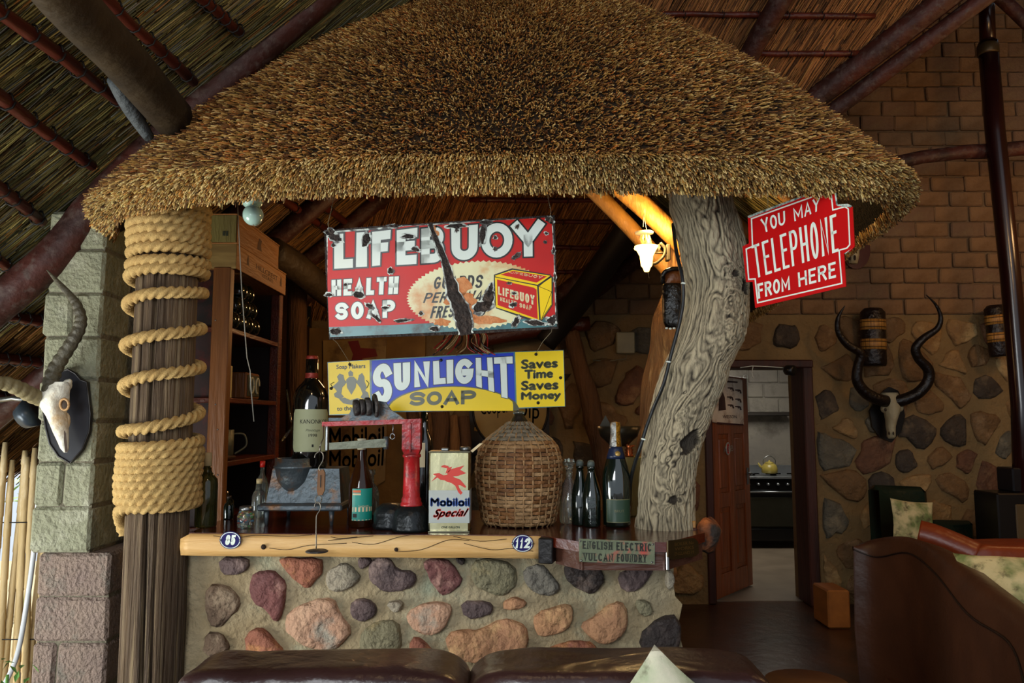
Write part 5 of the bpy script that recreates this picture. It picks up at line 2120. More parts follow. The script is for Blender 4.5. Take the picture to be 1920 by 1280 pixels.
def cyl_text(mb, txt, c, r, zc_, h, ac, w, off=0.0, shear=0.0):
    """text wrapped on a cylinder; ac centre angle, w width in metres"""
    def fn(u, v):
        a = ac + (u - .5) * w / r
        return (c.x + math.cos(a) * r, c.y + math.sin(a) * r, zc_ + (v - .5) * h)
    font_text(mb, txt, None, None, 0, off=off, shear=shear, fn=fn)


def facing(c):
    return math.atan2(-c.y, -c.x)


# teal labelled bottle
f = foot(671, 990)
r_ = 23 * M(3.07)
c = V(f.x, f.y + r_, ZC)
H = (AT(670, 822, c.y).z - ZC)
bt = empty('label_bottle', c, 'dark bottle with teal label and white cap on the bar', 'bottle')
k_ = H / .36
prof = [(r_ * .94, 0), (r_, .006), (r_, .15 * k_), (r_ * .98, .17 * k_), (r_ * .8, .205 * k_), (r_ * .55, .245 * k_), (r_ * .38, .28 * k_), (r_ * .30, .32 * k_), (r_ * .30, .335 * k_), (0, .336 * k_)]
lathe_part('glass_body', c, prof, m_gbrown, bt)
lathe_part('liquid', c, [(r_ * .9, .006)] + [(a * .93, h) for a, h in prof[2:6]] + [(0, .246 * k_)], mat('brown_liquid', '#1d0e05', .1, amt=0), bt)
lathe_part('cap', c + V(0, 0, .315 * k_), [(r_ * .36, 0), (r_ * .36, .022), (r_ * .40, .023), (r_ * .4, .03), (r_ * .36, .031), (r_ * .37, H - .315 * k_), (0, H - .314 * k_)], mat('cap_white', '#c9c2a6', .5, amt=0), bt)
fa = facing(c)
z0, z1 = AT(671, 976, c.y - r_).z, AT(671, 916, c.y - r_).z
cyl_label('label', c, r_ + .0008, z0, z1, fa - .75, fa + 1.15, m_teallab, bt)
b = MB()
cyl_text(b, 'TANZANITE', c, r_ + .0014, z0 + (z1 - z0) * .44, .008, fa + .25, .042)
b.build('label_text', mat('label_cream', '#c9b793', .6, amt=0), bt)
b = MB()
for i in range(12):
    a0 = 2 * math.pi * i / 12
    pass


def cyl_patch(mb, c, r, a0, a1, z0, z1, m=0):
    k = 6
    vs = []
    for i in range(k + 1):
        a = a0 + (a1 - a0) * i / k
        vs += [(c.x + math.cos(a) * r, c.y + math.sin(a) * r, z0), (c.x + math.cos(a) * r, c.y + math.sin(a) * r, z1)]
    mb.add(vs, [(2 * i, 2 * i + 2, 2 * i + 3, 2 * i + 1) for i in range(k)], m, True)


zh = z1 - z0
cyl_patch(b, c, r_ + .0012, fa - .7, fa + .0, z0 + zh * .88, z0 + zh * .95)
cyl_patch(b, c, r_ + .0012, fa - .7, fa + .0, z0 + zh * .80, z0 + zh * .85, 1)
cyl_patch(b, c, r_ + .0012, fa - .7, fa + 1.1, z0 + zh * .28, z0 + zh * .42, 1)
cyl_patch(b, c, r_ + .0013, fa - .65, fa - .3, z0 + zh * .10, z0 + zh * .22, 2)
cyl_patch(b, c, r_ + .0012, fa - .75, fa + 1.1, z0 + zh * .005, z0 + zh * .03, 1)
b.build('label_bands', [mat('label_orange', '#c2613a', .6, amt=0), mat('label_cream', '#c9b793', .6), m_ink], bt)

# magnum on the press
f0 = AT(580, 880, 3.36)
r_ = 33 * M(3.36)
c = V(f0.x, 3.36, AT(580, 876, 3.36).z)
MAGZ = c.z
H = AT(583, 667, 3.36).z - c.z
mg = empty('wine_magnum', c, 'huge dark wine bottle with grey-green KANONKOP label, standing on the metal press', 'bottle')
lathe_part('glass_body', c, [(r_ * .95, 0), (r_, .008), (r_, H * .56), (r_ * .97, H * .63), (r_ * .82, H * .70), (r_ * .6, H * .745), (r_ * .40, H * .78), (r_ * .36, H * .8), (r_ * .34, H * .97), (0, H * .971)], m_gred, mg)
lathe_part('capsule', c + V(0, 0, H * .79), [(r_ * .37, 0), (r_ * .36, .01), (r_ * .335, H * .18), (r_ * .33, H * .2), (r_ * .30, H * .212), (0, H * .212)], m_foil_r, mg)
fa = facing(c)
z0, z1 = AT(580, 847, c.y - r_).z, AT(580, 767, c.y - r_).z
cyl_label('label', c, r_ + .0008, z0, z1, fa - 1.12, fa + 1.2, m_label_g, mg, cut=.018)
b = MB()
cyl_text(b, 'KANONKOP', c, r_ + .0016, AT(0, 790, c.y - r_).z, .0175, fa + .22, .125, off=.0)
cyl_text(b, '1998', c, r_ + .0016, AT(0, 816, c.y - r_).z, .0125, fa + .14, .035, off=.015)
cyl_text(b, '▲', c, r_ + .0016, AT(0, 836, c.y - r_).z, .011, fa + .14, .013) if False else cyl_patch(b, c, r_ + .0016, fa + .09, fa + .19, AT(0, 838, c.y - r_).z, AT(0, 833, c.y - r_).z)
b.build('label_text', m_ink, mg)
b = MB()
cyl_text(b, 'Pinotage', c, r_ + .0016, AT(0, 807, c.y - r_).z, .014, fa + .14, .062, shear=.3)
b.build('label_script', mat('ink_grey', '#5d6048', .6, amt=0), mg)

# champagne bottle
f = foot(1160, 990)
r_ = 27 * M(3.09)
c = V(f.x, f.y + r_, ZC)
H = AT(1156, 790, c.y).z - ZC
ch_ = empty('champagne_bottle', c, 'large dark champagne bottle with silver and gold foil neck', 'bottle')
lathe_part('glass_body', c, [(r_ * .9, 0), (r_, .01), (r_, H * .42), (r_ * .96, H * .5), (r_ * .82, H * .58), (r_ * .6, H * .67), (r_ * .42, H * .76), (r_ * .33, H * .86), (r_ * .31, H * .95), (0, H * .96)], m_gdark, ch_)
lathe_part('blue_collar', c + V(0, 0, H * .645), [(r_ * .675, 0), (r_ * .62, H * .03), (r_ * .50, H * .085), (r_ * .44, H * .12)], mat('collar_navy', '#16223e', .35), ch_)
b = MB()
n_ = 40
prof = [(r_ * .455, H * .755), (r_ * .42, H * .79), (r_ * .37, H * .85), (r_ * .345, H * .9), (r_ * .36, H * .905), (r_ * .38, H * .92), (r_ * .37, H * .97), (r_ * .33, H * .99), (0, H)]
b.lathe(c, prof, n_)
fa = facing(c)
for i, fc in enumerate(b.f):
    vsx = [Vector(b.v[q]) for q in fc]
    mid = sum(vsx, Vector()) / len(vsx)
    a = math.atan2(mid.y - c.y, mid.x - c.x) - fa
    a = (a + math.pi) % (2 * math.pi) - math.pi
    b.mi[i] = 1 if .12 < a < 1.3 else 0
b.build('foil', [m_foil_s, m_foil_g], ch_)
b = MB()
cc_ = c + V(0, 0, H * .665)
q = Vector((math.cos(fa + .25), math.sin(fa + .25), 0))
b.lathe(cc_ + q * (r_ * .57) + V(0, 0, .012), [(.011, 0), (.011, .002), (0, .003)], 16, axis=(q + V(0, 0, .45)).normalized())
b.build('seal', mat('seal_gold', '#c9a45a', .4, .4), ch_)
z0, z1 = AT(1160, 980, c.y - r_).z, AT(1160, 936, c.y - r_).z
cyl_label('label_border', c, r_ + .0006, z0, z1, fa - .75, fa + 1.2, mat('label_dullgold', '#6e6a45', .5), ch_)
cyl_label('label', c, r_ + .0011, z0 + .003, z1 - .003, fa - .70, fa + 1.16, mat('label_darkgreen', '#1d3322', .4, col2='#2c4430', ns=5), ch_)
b = MB()
cyl_text(b, 'BRUT', c, r_ + .0016, (z0 + z1) / 2, .010, fa + .2, .04)
b.build('label_text', mat('label_dullgold', '#6e6a45', .5), ch_)

# pair of embossed black bottles
f = foot(1111, 989)
r_ = 17.5 * M(3.07)
c = V(f.x, f.y + r_, ZC)
H = AT(1111, 862, c.y).z - ZC
eb = empty('embossed_bottle', c, 'black glass bottle with raised lettering, standing next to the champagne', 'bottle', 'small black bottles')
lathe_part('glass_body', c, [(r_ * .93, 0), (r_, .006), (r_, H * .46), (r_ * .9, H * .54), (r_ * .62, H * .68), (r_ * .42, H * .8), (r_ * .38, H * .86), (r_ * .45, H * .865), (r_ * .45, H * .9), (r_ * .36, H * .905)], m_gdark, eb)
lathe_part('stopper', c + V(0, 0, H * .9), [(r_ * .42, 0), (r_ * .4, H * .06), (r_ * .3, H * .09), (0, H * .1)], mat('rubber_grey', '#4c5550', .6), eb)
b = MB()
fa = facing(c)
for j, t in enumerate(('OHLS', 'SON', 'BREW', 'CAPE', 'TOWN')):
    cyl_text(b, t, c, r_ + .0012, ZC + H * (.42 - j * .085), .0125, fa + .1, .036, off=.02)
b.build('raised_lettering', mat('glass_highlight', '#28352c', .12, spec=.9, amt=0), eb)
f2 = foot(1091, 988)
c2_ = V(f2.x, f2.y + r_ + .03, ZC)
e2 = copy_tree(eb)
e2.location = c2_
e2['label'] = 'plain-sided black bottle half hidden to the left of the embossed one'
for ch0 in list(e2.children):
    if ch0.name.startswith('raised'):
        bpy.data.objects.remove(ch0)

# clear decanter behind them
f = foot(1070, 985)
c = V(f.x, f.y + .06, ZC)
dc = empty('glass_decanter', c, 'clear glass decanter with faceted stopper, just left of the black bottles', 'decanter')
lathe_part('glass_body', c, [(.035, 0), (.042, .01), (.042, .1), (.03, .16), (.014, .19), (.013, .22), (.018, .225), (.018, .23), (.012, .232)], m_gclear, dc)
b = MB()
b.lathe(c + V(0, 0, .232), [(.008, 0), (.022, .01), (.026, .022), (.018, .034), (0, .04)], 8, smooth=False)
b.build('stopper', m_gclear, dc)

# corked bottle at the left end
f = foot(377, 990)
r_ = 20 * M(3.1)
c = V(f.x, f.y + r_, ZC)
H = AT(379, 848, c.y).z - ZC
cb = empty('corked_bottle', c, 'olive glass bottle with cork, beside the roped post', 'bottle')
lathe_part('glass_body', c, [(r_ * .93, 0), (r_, .006), (r_, H * .56), (r_ * .93, H * .64), (r_ * .6, H * .70), (r_ * .38, H * .75), (r_ * .34, H * .84), (0, H * .84)], m_golive, cb)
lathe_part('cork', c + V(0, 0, H * .82), [(r_ * .38, 0), (r_ * .38, H * .16), (r_ * .34, H * .18), (0, H * .18)], m_cork, cb)
b = MB()
r0 = random.Random(2)
for i in range(9):
    p = c + V(r0.uniform(-.02, .02), r0.uniform(-.02, .02), .01)
    b.tube([p, p + V(r0.uniform(-.015, .015), r0.uniform(-.01, .01), .08)], [.005, .002], 6)
b.build('herbs_inside', mat('herb_brown', '#6a5a2c', .7), cb)

# clear bottle behind teal one
c = V(foot(703, 975).x, 3.27, ZC)
H = AT(703, 880, 3.27).z - ZC
cl_ = empty('clear_bottle', c, 'empty clear glass bottle right behind the teal-label bottle', 'bottle')
lathe_part('glass_body', c, [(.034, 0), (.036, .008), (.036, H * .55), (.03, H * .66), (.014, H * .75), (.013, H * .9), (.018, H * .91), (.018, H), (.013, H)], m_gclear, cl_)

# tall wine bottle behind the red column
c = V(AT(794, 960, 3.42).x, 3.42, ZC + .04)
H = AT(794, 762, 3.42).z - c.z
r_ = 17 * M(3.42)
tb = empty('tall_wine_bottle', c, 'tall dark wine bottle with cream label, behind the red scale column', 'bottle')
lathe_part('glass_body', c, [(r_ * .9, 0), (r_, .01), (r_, H * .6), (r_ * .9, H * .68), (r_ * .5, H * .76), (r_ * .4, H * .82), (r_ * .38, H), (0, H)], m_gred, tb)
fa = facing(c)
cyl_label('label', c, r_ + .0008, AT(0, 876, c.y - r_).z, AT(0, 830, c.y - r_).z, fa - 1.0, fa + .1, mat('label_cream', '#c9b793', .6), tb)
# black tray under it
b = MB()
b.bbox((c.x - .06, 3.42, ZC + .02), (.34, .22, .038), .01)
b.build('iron_stand', mat('tray_black', '#17181a', .35, .3), org=(c.x, 3.42, ZC), label='flat black iron stand under the tall wine bottle', cat='stand')

# ------------------------------------------------------------------ MOBILOIL can
f = ATZ(803, 998, ZC)
CP_ = Plane.pts(V(f.x, f.y, ZC), V(AT(881, 998, f.y).x, f.y - .0, ZC), V(f.x, f.y, ZC + .2))
x0, x1 = f.x, AT(880, 998, f.y).x
H = AT(840, 846, f.y).z - ZC
cn = empty('oil_can', ((x0 + x1) / 2, f.y + .05, ZC), 'silver one-gallon oil can with red flying horse and Mobiloil Special lettering', 'can')
m_tin = mat('tin_gold', '#c9c3a0', .22, 1.0, ns=3, col2='#a39a6c', bump=.15, bs=5, stretch=(2, 1, .6))
b = MB()
b.bbox(((x0 + x1) / 2, f.y + .055, ZC + H / 2), (x1 - x0, .11, H), .006)
b.build('body', m_tin, cn)
for zz_ in (ZC + .003, ZC + H - .002):
    b = MB()
    b.bbox(((x0 + x1) / 2, f.y + .055, zz_), (x1 - x0 + .005, .115, .006), .002)
    b.build('seam_rim', mat('tin_rim', '#8e8a74', .3, 1.0), cn)
b = MB()
px_poly(b, [(804, 919), (880, 919), (880, 980), (804, 980)], CP_, .0016)
b.prism([V(x1 + .0008, f.y + .002, AT(0, 980, f.y).z), V(x1 + .0008, f.y + .108, AT(0, 980, f.y).z), V(x1 + .0008, f.y + .108, AT(0, 919, f.y).z), V(x1 + .0008, f.y + .002, AT(0, 919, f.y).z)], V(.0006, 0, 0))
b.build('pale_band', mat('can_band', '#aeb2ae', .4, col2='#9ea49e', ns=6), cn)
for t, q, mm_, o_, sh in (('Mobiloil', [(808, 934), (880, 934), (880, 948), (808, 948)], mat('can_blue', '#1d3f82', .4, amt=0), .30, 0), ('Special', [(814, 955), (879, 953), (875, 971), (812, 973)], mat('can_red', '#c43222', .4, amt=0), .2, .35),
                          ('ONE GALLON', [(828, 986), (862, 986), (862, 990), (828, 990)], mat('can_teal', '#2c6a6a', .4, amt=0), .02, 0)):
    b = MB()
    font_text(b, t, q, CP_, .0022, off=o_, shear=sh)
    b.build('lettering', mm_, cn)
hz = [(813, 901), (824, 890), (818, 888), (818, 886), (830, 885), (838, 889), (846, 888), (848, 881), (845, 876), (834, 874), (834, 872), (840, 870), (848, 872), (853, 880), (852, 886), (858, 892), (864, 894), (872, 897), (878, 903), (884, 910), (882, 912), (872, 907), (868, 907), (871, 914), (877, 921), (873, 925), (868, 920), (862, 908), (854, 903), (846, 901), (840, 898), (832, 897), (826, 893)]
hz = [(808 + (x - 813) * .93, 903 + (y - 901) * 1.02) for x, y in hz]
b = MB()
px_poly(b, hz, CP_, .0020)
for wv in ([(845, 885), (852, 878), (880, 871), (872, 879), (884, 885), (868, 890), (852, 892)], [(842, 886), (846, 876), (856, 873), (850, 882)]):
    px_poly(b, [(min(808 + (x - 813) * .93, 879), 903 + (y - 901) * 1.02) for x, y in wv], CP_, .0026)
b.build('flying_horse', mat('can_red', '#c43222', .4, amt=0), cn)
b = MB()
b.lathe((AT(872, 845, f.y + .05).x, f.y + .055, ZC + H), [(.02, 0), (.022, .002), (.022, .014), (.019, .016), (0, .016)], 20)
b.build('cap', m_steel, cn)
b = MB()
b.bbox((AT(832, 845, f.y).x, f.y + .055, ZC + H + .006), (.03, .03, .012), .003)
b.build('lid_lug', m_steel, cn)
# wood slip
b = MB()
b.prism([AT(882, 845, 3.03), AT(899, 831, 3.03), AT(905, 831, 3.03), AT(886, 848, 3.03)], V(0, .008, 0))
b.build('wooden_slip', mat('slip_wood', '#d8c49a', .6), org=AT(884, 847, 3.03), label='short pale wooden slip poking up beside the can', cat='stick')

# ------------------------------------------------------------------ wicker demijohn
cB = V(AT(973, 990, 3.27).x, 3.27, ZC)
wk = empty('wicker_demijohn', cB, 'big round glass jar covered in brown basket weave', 'demijohn')
PR = [(987, 60), (975, 66), (950, 70), (930, 74), (905, 77), (885, 78), (862, 77), (840, 72), (825, 62), (812, 46), (800, 30), (790, 18), (782, 12), (775, 9.5)]
prof = [(w * M(3.27), AT(973, y, 3.27).z - ZC) for y, w in PR]
prof[0] = (prof[0][0], .004)
hh = np.array([p[1] for p in prof])
rr2 = np.array([p[0] for p in prof])
lathe_part('inner_jar', cB, [(r * .965, h) for r, h in prof], mat('jar_dark', '#1c140c', .5), wk, n=40)
NS = 30
m_wk = [mat('wicker_pale', '#a8845a', .6, col2='#7d5c38', ns=22, bump=.5, bs=60), mat('wicker_brown', '#8a5c30', .6, col2='#5e3b1e', ns=22, bump=.5, bs=60), mat('wicker_grey', '#8a7f6c', .65, col2='#5e5546', ns=22, bump=.5)]
b = MB()
rows = 27
htop = hh[-1] * .93
for j in range(rows):
    h0 = .006 + (htop - .006) * j / rows
    h1 = .006 + (htop - .006) * (j + .86) / rows
    k = NS * 4
    vs = []
    for i in range(k):
        a = 2 * math.pi * i / k
        o = .0042 * math.cos(a * NS / 2 + math.pi * j)
        wob = .0016 * noise.noise(V(math.cos(a) * 3, math.sin(a) * 3, j * 3))
        for h, e in ((h0, 0), ((h0 + h1) / 2, .0022), (h1, 0)):
            r = np.interp(h, hh, rr2) + o + e + .004
            vs.append((cB.x + math.cos(a) * r, cB.y + math.sin(a) * r, cB.z + h + wob))
    fs = []
    st = len(b.f)
    for i in range(k):
        i2 = (i + 1) % k
        fs += [(i * 3, i2 * 3, i2 * 3 + 1, i * 3 + 1), (i * 3 + 1, i2 * 3 + 1, i2 * 3 + 2, i * 3 + 2)]
    b.add(vs, fs, 0, True)
    for q in range(len(fs)):
        seg_ = (q // 2) // 8
        hsh = (seg_ * 7 + j * 13 + (seg_ * j) % 5) % 7
        b.mi[st + q] = 2 if (j > rows * .8) else (0 if hsh < 3 else 1)
b.build('wicker_weave', m_wk, wk, kind='stuff')
b = MB()
for s in range(NS):
    a = 2 * math.pi * (s + .0) / NS
    pts, rs = [], []
    for j in range(24):
        h = htop * j / 23
        r = np.interp(h, hh, rr2) + .0035
        pts.append(V(cB.x + math.cos(a) * r, cB.y + math.sin(a) * r, cB.z + h))
        rs.append(max(.0016, .0038 * min(1, np.interp(h, hh, rr2) / .12)))
    b.tube(pts, rs, 5)
b.build('wicker_stakes', m_wk[0], wk, kind='stuff')
lathe_part('glass_neck', cB + V(0, 0, hh[-1] * .93), [(.02, 0), (.018, .012), (.018, .03), (.024, .032), (.024, .04), (.016, .042)], m_gclear, wk)

# ------------------------------------------------------------------ cast scale / press body under the magnum
m_cast = mat('cast_grey', '#5d666b', .42, .55, col2='#474f54', ns=6, bump=.25, bs=30, col3='#7a5a40', s3=14)
YPF = 3.2
ps = empty('press_body', V(AT(560, 990, YPF).x, 3.32, ZC), 'grey cast-metal hopper and trapezoid box on a four-legged platform', 'press')
p0, p1 = AT(482, 948, YPF), AT(642, 948, YPF)
zt = AT(560, 946, YPF).z
b = MB()
b.bbox(((p0.x + p1.x) / 2, YPF + .16, zt - .012), (p1.x - p0.x, .34, .026), .006)
b.build('platform', m_cast, ps)
for lx, ly in ((p0.x + .03, YPF + .03), (p1.x - .05, YPF + .03), (p0.x + .05, YPF + .28), (p1.x - .03, YPF + .28)):
    b = MB()
    b.cyl((lx, ly, ZC), (lx, ly, zt - .02), .007, .013, 12)
    b.build('leg', m_cast, ps)
zb0, zb1 = zt + .001, MAGZ - .001
b = MB()
xa_, xb_ = AT(497, 940, YPF + .05).x, AT(638, 940, YPF + .05).x
xc_, xd_ = AT(506, 880, YPF + .05).x, AT(632, 880, YPF + .05).x
ya, yb = YPF + .06, YPF + .30
b.add([(xa_, ya, zb0), (xb_, ya, zb0), (xb_, yb, zb0), (xa_, yb, zb0), (xc_, ya + .03, zb1), (xd_, ya + .03, zb1), (xd_, yb - .02, zb1), (xc_, yb - .02, zb1)],
      [(0, 3, 2, 1), (4, 5, 6, 7), (0, 1, 5, 4), (1, 2, 6, 5), (2, 3, 7, 6), (3, 0, 4, 7)])
b.build('box_body', m_cast, ps)
# bowl-like spout in front
cS = AT(540, 900, YPF + .03)
b = MB()
rS = 37 * M(YPF)
zt7, zm7, zb7 = AT(540, 861, YPF).z, AT(540, 878, YPF).z, AT(540, 938, YPF).z
b.lathe(V(cS.x, YPF + .12, 0), [(0, zb7), (rS * .3, zb7 + .006), (rS * .62, zb7 + .03), (rS * .86, zb7 + .07), (rS * .98, zm7 - .006), (rS * 1.06, zm7 - .004), (rS * 1.06, zm7 + .004), (rS, zm7 + .006), (rS * .98, zt7), (rS * .9, zt7), (rS * .88, zm7), (0, zm7 - .02)], 36, sy=1.0)
b.build('hopper_spout', m_cast, ps)

# ------------------------------------------------------------------ red balance scale
m_scred = mat('scale_red', '#b01e22', .32, col2='#8f1a1c', ns=8, bump=.2, bs=24, col3='#54282a', s3=16)
m_scblk = mat('scale_black', '#1f2325', .3, .3, col2='#141718', ns=6, bump=.2)
f = foot(766, 999)
cS = V(f.x, f.y + .07, ZC)
bs = empty('balance_scale', cS, 'antique balance scale with red column, red arm and black domed feet', 'scale')
rb = 35 * M(cS.y)
zt1 = AT(766, 946, cS.y).z - ZC
lathe_part('dome_foot', cS, [(rb * .98, 0), (rb, .01), (rb * .97, .02), (rb * .95, .024), (rb * .93, .06), (rb * .82, zt1 * .8), (rb * .62, zt1 * .97), (rb * .3, zt1), (0, zt1)], m_scblk, bs)
lathe_part('dome_foot', V(AT(733, 985, cS.y + .07).x, cS.y + .07, ZC), [(rb * .95, 0), (rb, .012), (rb * .93, .024), (rb * .92, .06), (rb * .8, zt1 * .8), (rb * .5, zt1 * .97), (0, zt1)], m_scblk, bs)
zc0, zc1 = AT(766, 950, cS.y).z, AT(766, 852, cS.y).z
rc = 15.5 * M(cS.y)
lathe_part('column', V(cS.x, cS.y, zc0), [(rc * 1.32, 0), (rc * 1.3, .014), (rc * 1.15, .022), (rc * 1.2, .03), (rc * 1.02, .04), (rc * .98, (zc1 - zc0) * .5), (rc * .93, zc1 - zc0 - .012), (rc * 1.1, zc1 - zc0 - .008), (rc * 1.1, zc1 - zc0), (rc * .9, zc1 - zc0 + .004)], m_scred, bs)
za, zb2 = zc1, AT(766, 792, cS.y).z
b = MB()
b.lathe(V(cS.x, cS.y, za), [(rc * .9, 0), (rc * 1.18, .022), (rc * 1.18, zb2 - za), (0, zb2 - za)], 4, smooth=False)
b.v = [(cS.x + ((x - cS.x) * math.cos(math.pi / 4) - (y - cS.y) * math.sin(math.pi / 4)) * 1.3, cS.y + ((x - cS.x) * math.sin(math.pi / 4) + (y - cS.y) * math.cos(math.pi / 4)) * 1.2, z) for x, y, z in b.v]
b.bbox((cS.x - .002, cS.y - rc * 1.05, (za + zb2) / 2 + .005), (.006, .012, (zb2 - za) * .9), .002)
b.build('column_head', m_scred, bs)
xl, xr_ = AT(606, 792, cS.y).x, AT(790, 788, cS.y).x
zl_, zr_ = AT(606, 795, cS.y).z, AT(790, 789, cS.y).z
b = MB()
b.prism([V(xl, cS.y - .02, zl_ - .009), V(xr_, cS.y - .02, zr_ - .009), V(xr_, cS.y - .02, zr_ + .009), V(xl, cS.y - .02, zl_ + .009)], V(0, .045, 0))
b.build('top_arm', m_scred, bs)
b = MB()
zz0 = zl_ + .01
b.prism([AT(x, y, cS.y - .01) for x, y in ((616, 789), (616, 783), (640, 783), (655, 775), (664, 757), (700, 750), (722, 753), (732, 768), (748, 778), (758, 786), (756, 788))], V(0, .03, 0))
b.build('cast_bracket', m_cast, bs)
b = MB()
m_wt = mat('weight_iron', '#4a4644', .5, .5, col2='#2e2a29', ns=14, bump=.5)
ax = V(1, .35, .12).normalized()
for (x, y, rad, ln) in ((668, 764, 15, .02), (679, 763, 15, .018), (690, 762, 17, .02), (704, 760, 22, .012)):
    p = AT(x, y, cS.y - .03)
    bb = MB()
    R0 = rad * M(cS.y)
    bb.lathe(p, [(R0 * .92, -ln / 2), (R0, -ln / 2 + .003), (R0, ln / 2 - .003), (R0 * .92, ln / 2), (0, ln / 2)], 28, axis=ax)
    bb.build('disc_weight', m_wt, bs)
b = MB()
b.prism([AT(x, y, cS.y - .01) for x, y in ((617, 830), (722, 822), (724, 838), (617, 843))], V(0, .012, 0))
b.build('lower_beam', mat('beam_greygreen', '#6d7060', .45, .4, ns=10, bump=.2), bs)
b = MB()
b.cyl(AT(724, 818, cS.y), AT(724, 842, cS.y), .010, None, 14)
b.build('sliding_poise', m_cast, bs)
b = MB()
b.bbox((AT(613, 820, cS.y).x, cS.y, AT(613, 820, cS.y).z), (.012, .016, .105), .003)
b.build('end_link', m_steel, bs)
b = MB()
b.tube([AT(737, 795, cS.y - .02), AT(737, 812, cS.y - .02)], .0025, 6)
ringc = AT(736, 818, cS.y - .02)
b.tube([ringc + V(math.cos(a) * .009, 0, math.sin(a) * .011) for a in [2 * math.pi * i / 14 for i in range(15)]], .0025, 6)
b.build('pendulum_ring', m_steel, bs)

# hanging spring balance, hook and disc
YH = 2.90
hs = empty('spring_balance', AT(600, 880, YH), 'rusty brass spring balance hanging from the scale arm, with hook and disc weight', 'spring balance')
m_hk = mat('hook_steel', '#7d776c', .4, .8)
b = MB()
b.tube([AT(607, 798, cS.y - .02), AT(606, 822, YH + .03), AT(600, 836, YH)], .0022, 6)
b.tube(catmull([AT(590, 858, YH), AT(592, 851, YH), AT(600, 846, YH), AT(606, 852, YH), AT(605, 864, YH), AT(598, 876, YH), AT(601, 882, YH)], 5), .0024, 6)
b.tube([AT(600, 836, YH), AT(600, 847, YH)], .003, 6)
b.build('top_hook', m_hk, hs)
b = MB()
b.prism([AT(x, y, YH) for x, y in ((596, 880), (606, 880), (609, 886), (608, 920), (604, 928), (596, 928), (594, 920))], V(0, .012, 0))
b.build('brass_housing', mat('housing_brass', '#7a5432', .5, .5, col2='#4e3422', ns=14), hs)
b = MB()
b.bbox(AT(601, 902, YH - .002), (.0028, .003, .045), .0008)
b.build('scale_slot', m_blk, hs)
b = MB()
rc_ = AT(597, 936, YH)
b.tube([rc_ + V(math.cos(a) * .012, 0, math.sin(a) * .014) for a in [2 * math.pi * i / 16 for i in range(17)]], .002, 6)
b.tube(catmull([AT(590, 950, YH), AT(591, 944, YH), AT(597, 941, YH), AT(601, 947, YH), AT(600, 956, YH), AT(594, 966, YH), AT(593, 985, YH), AT(593, 1028, YH)], 5), .0022, 6)
b.build('lower_hook', m_hk, hs)
b = MB()
b.lathe(AT(594, 1033, YH), [(.04, -.003), (.042, 0), (.036, .004), (.01, .006), (0, .006)], 24)
b.build('disc_weight', m_wt, hs)

# jar of sweets and small bottles
f = foot(455, 991)
c = V(f.x, f.y + .032, ZC)
jr = empty('sweet_jar', c, 'small clear jar of coloured sweets with metal lid', 'jar')
lathe_part('glass_body', c, [(.03, 0), (.032, .004), (.032, .05), (.026, .066), (.022, .07)], m_gclear, jr)
lathe_part('lid', c + V(0, 0, .068), [(.025, 0), (.026, .004), (.026, .014), (.02, .018), (0, .018)], m_steel, jr)
swm = [mat('sweet_' + n_, h_, .3, amt=0) for n_, h_ in (('red', '#c23a28'), ('green', '#3a8a3c'), ('blue', '#2a6a9a'), ('yellow', '#c7a23a'), ('white', '#cfcabc'))]
r0 = random.Random(6)
b = MB()
for i in range(46):
    a = r0.uniform(0, 6.28)
    rr3 = .023 * math.sqrt(r0.uniform(0.1, 1))
    b.sq(c + V(math.cos(a) * rr3, math.sin(a) * rr3, .008 + r0.uniform(0, .05)), (.013, .013, .009), 1, 4, m=i % 5)
b.build('sweets', swm, jr, kind='stuff')
c = V(AT(440, 982, 3.3).x, 3.3, ZC)
for px_, Y_, h_, r_, lab, capc, nm in ((428, 3.42, .10, .022, 'tiny dark bottle at the foot of the shelf post', '#2c2018', 'small_bottle'), (484, 3.46, .17, .03, 'small clear bottle with cork left of the press', '#b7a377', 'small_bottle'), (489, 3.62, .24, .028, 'clear bottle with bright red cap inside the lowest shelf', '#b01a14', 'red_cap_bottle')):
    c = V(AT(px_, 980, Y_).x, Y_, ZC)
    o = empty(nm, c, lab, 'bottle')
    lathe_part('glass_body', c, [(r_ * .95, 0), (r_, .004), (r_, h_ * .55), (r_ * .8, h_ * .66), (r_ * .35, h_ * .75), (r_ * .32, h_ * .9), (0, h_ * .9)], m_gclear if px_ > 430 else m_gdark, o)
    lathe_part('cap', c + V(0, 0, h_ * .88), [(r_ * .42, 0), (r_ * .42, h_ * .12), (0, h_ * .12)], mat('cap_' + nm + str(px_), capc, .4, amt=0), o)
# ------------------------------------------------------------------ shelf unit on the left, inside the bar
m_sh = mat('shelf_wood', '#8a5424', .45, col2='#5e3413', ns=5, bump=.25, bs=20, stretch=(3, 3, .3))
m_shred = mat('shelf_red_wood', '#6a2a12', .4, col2='#421a0c', ns=5, bump=.2, stretch=(3, .4, 3))
m_back = mat('shelf_back', '#2a140b', .6, col2='#1a0c07', ns=4)
Y0, Y1 = 3.52, 4.30
XF = AT(413, 700, Y0).x + .03       # open front face looks right
XBk = -1.74
zt_ = AT(413, 502, Y0).z
su = empty('bar_shelf', ((XF + XBk) / 2, (Y0 + Y1) / 2, 0), 'tall wooden shelf unit with open right-hand side behind the roped post', 'shelf')
b = MB()
pw = 33 * M(Y0)
b.bbox((AT(413, 700, Y0).x, Y0, zt_ / 2), (pw, .05, zt_), .004)
o_ = b.build('front_post', m_sh, su)
b = MB()
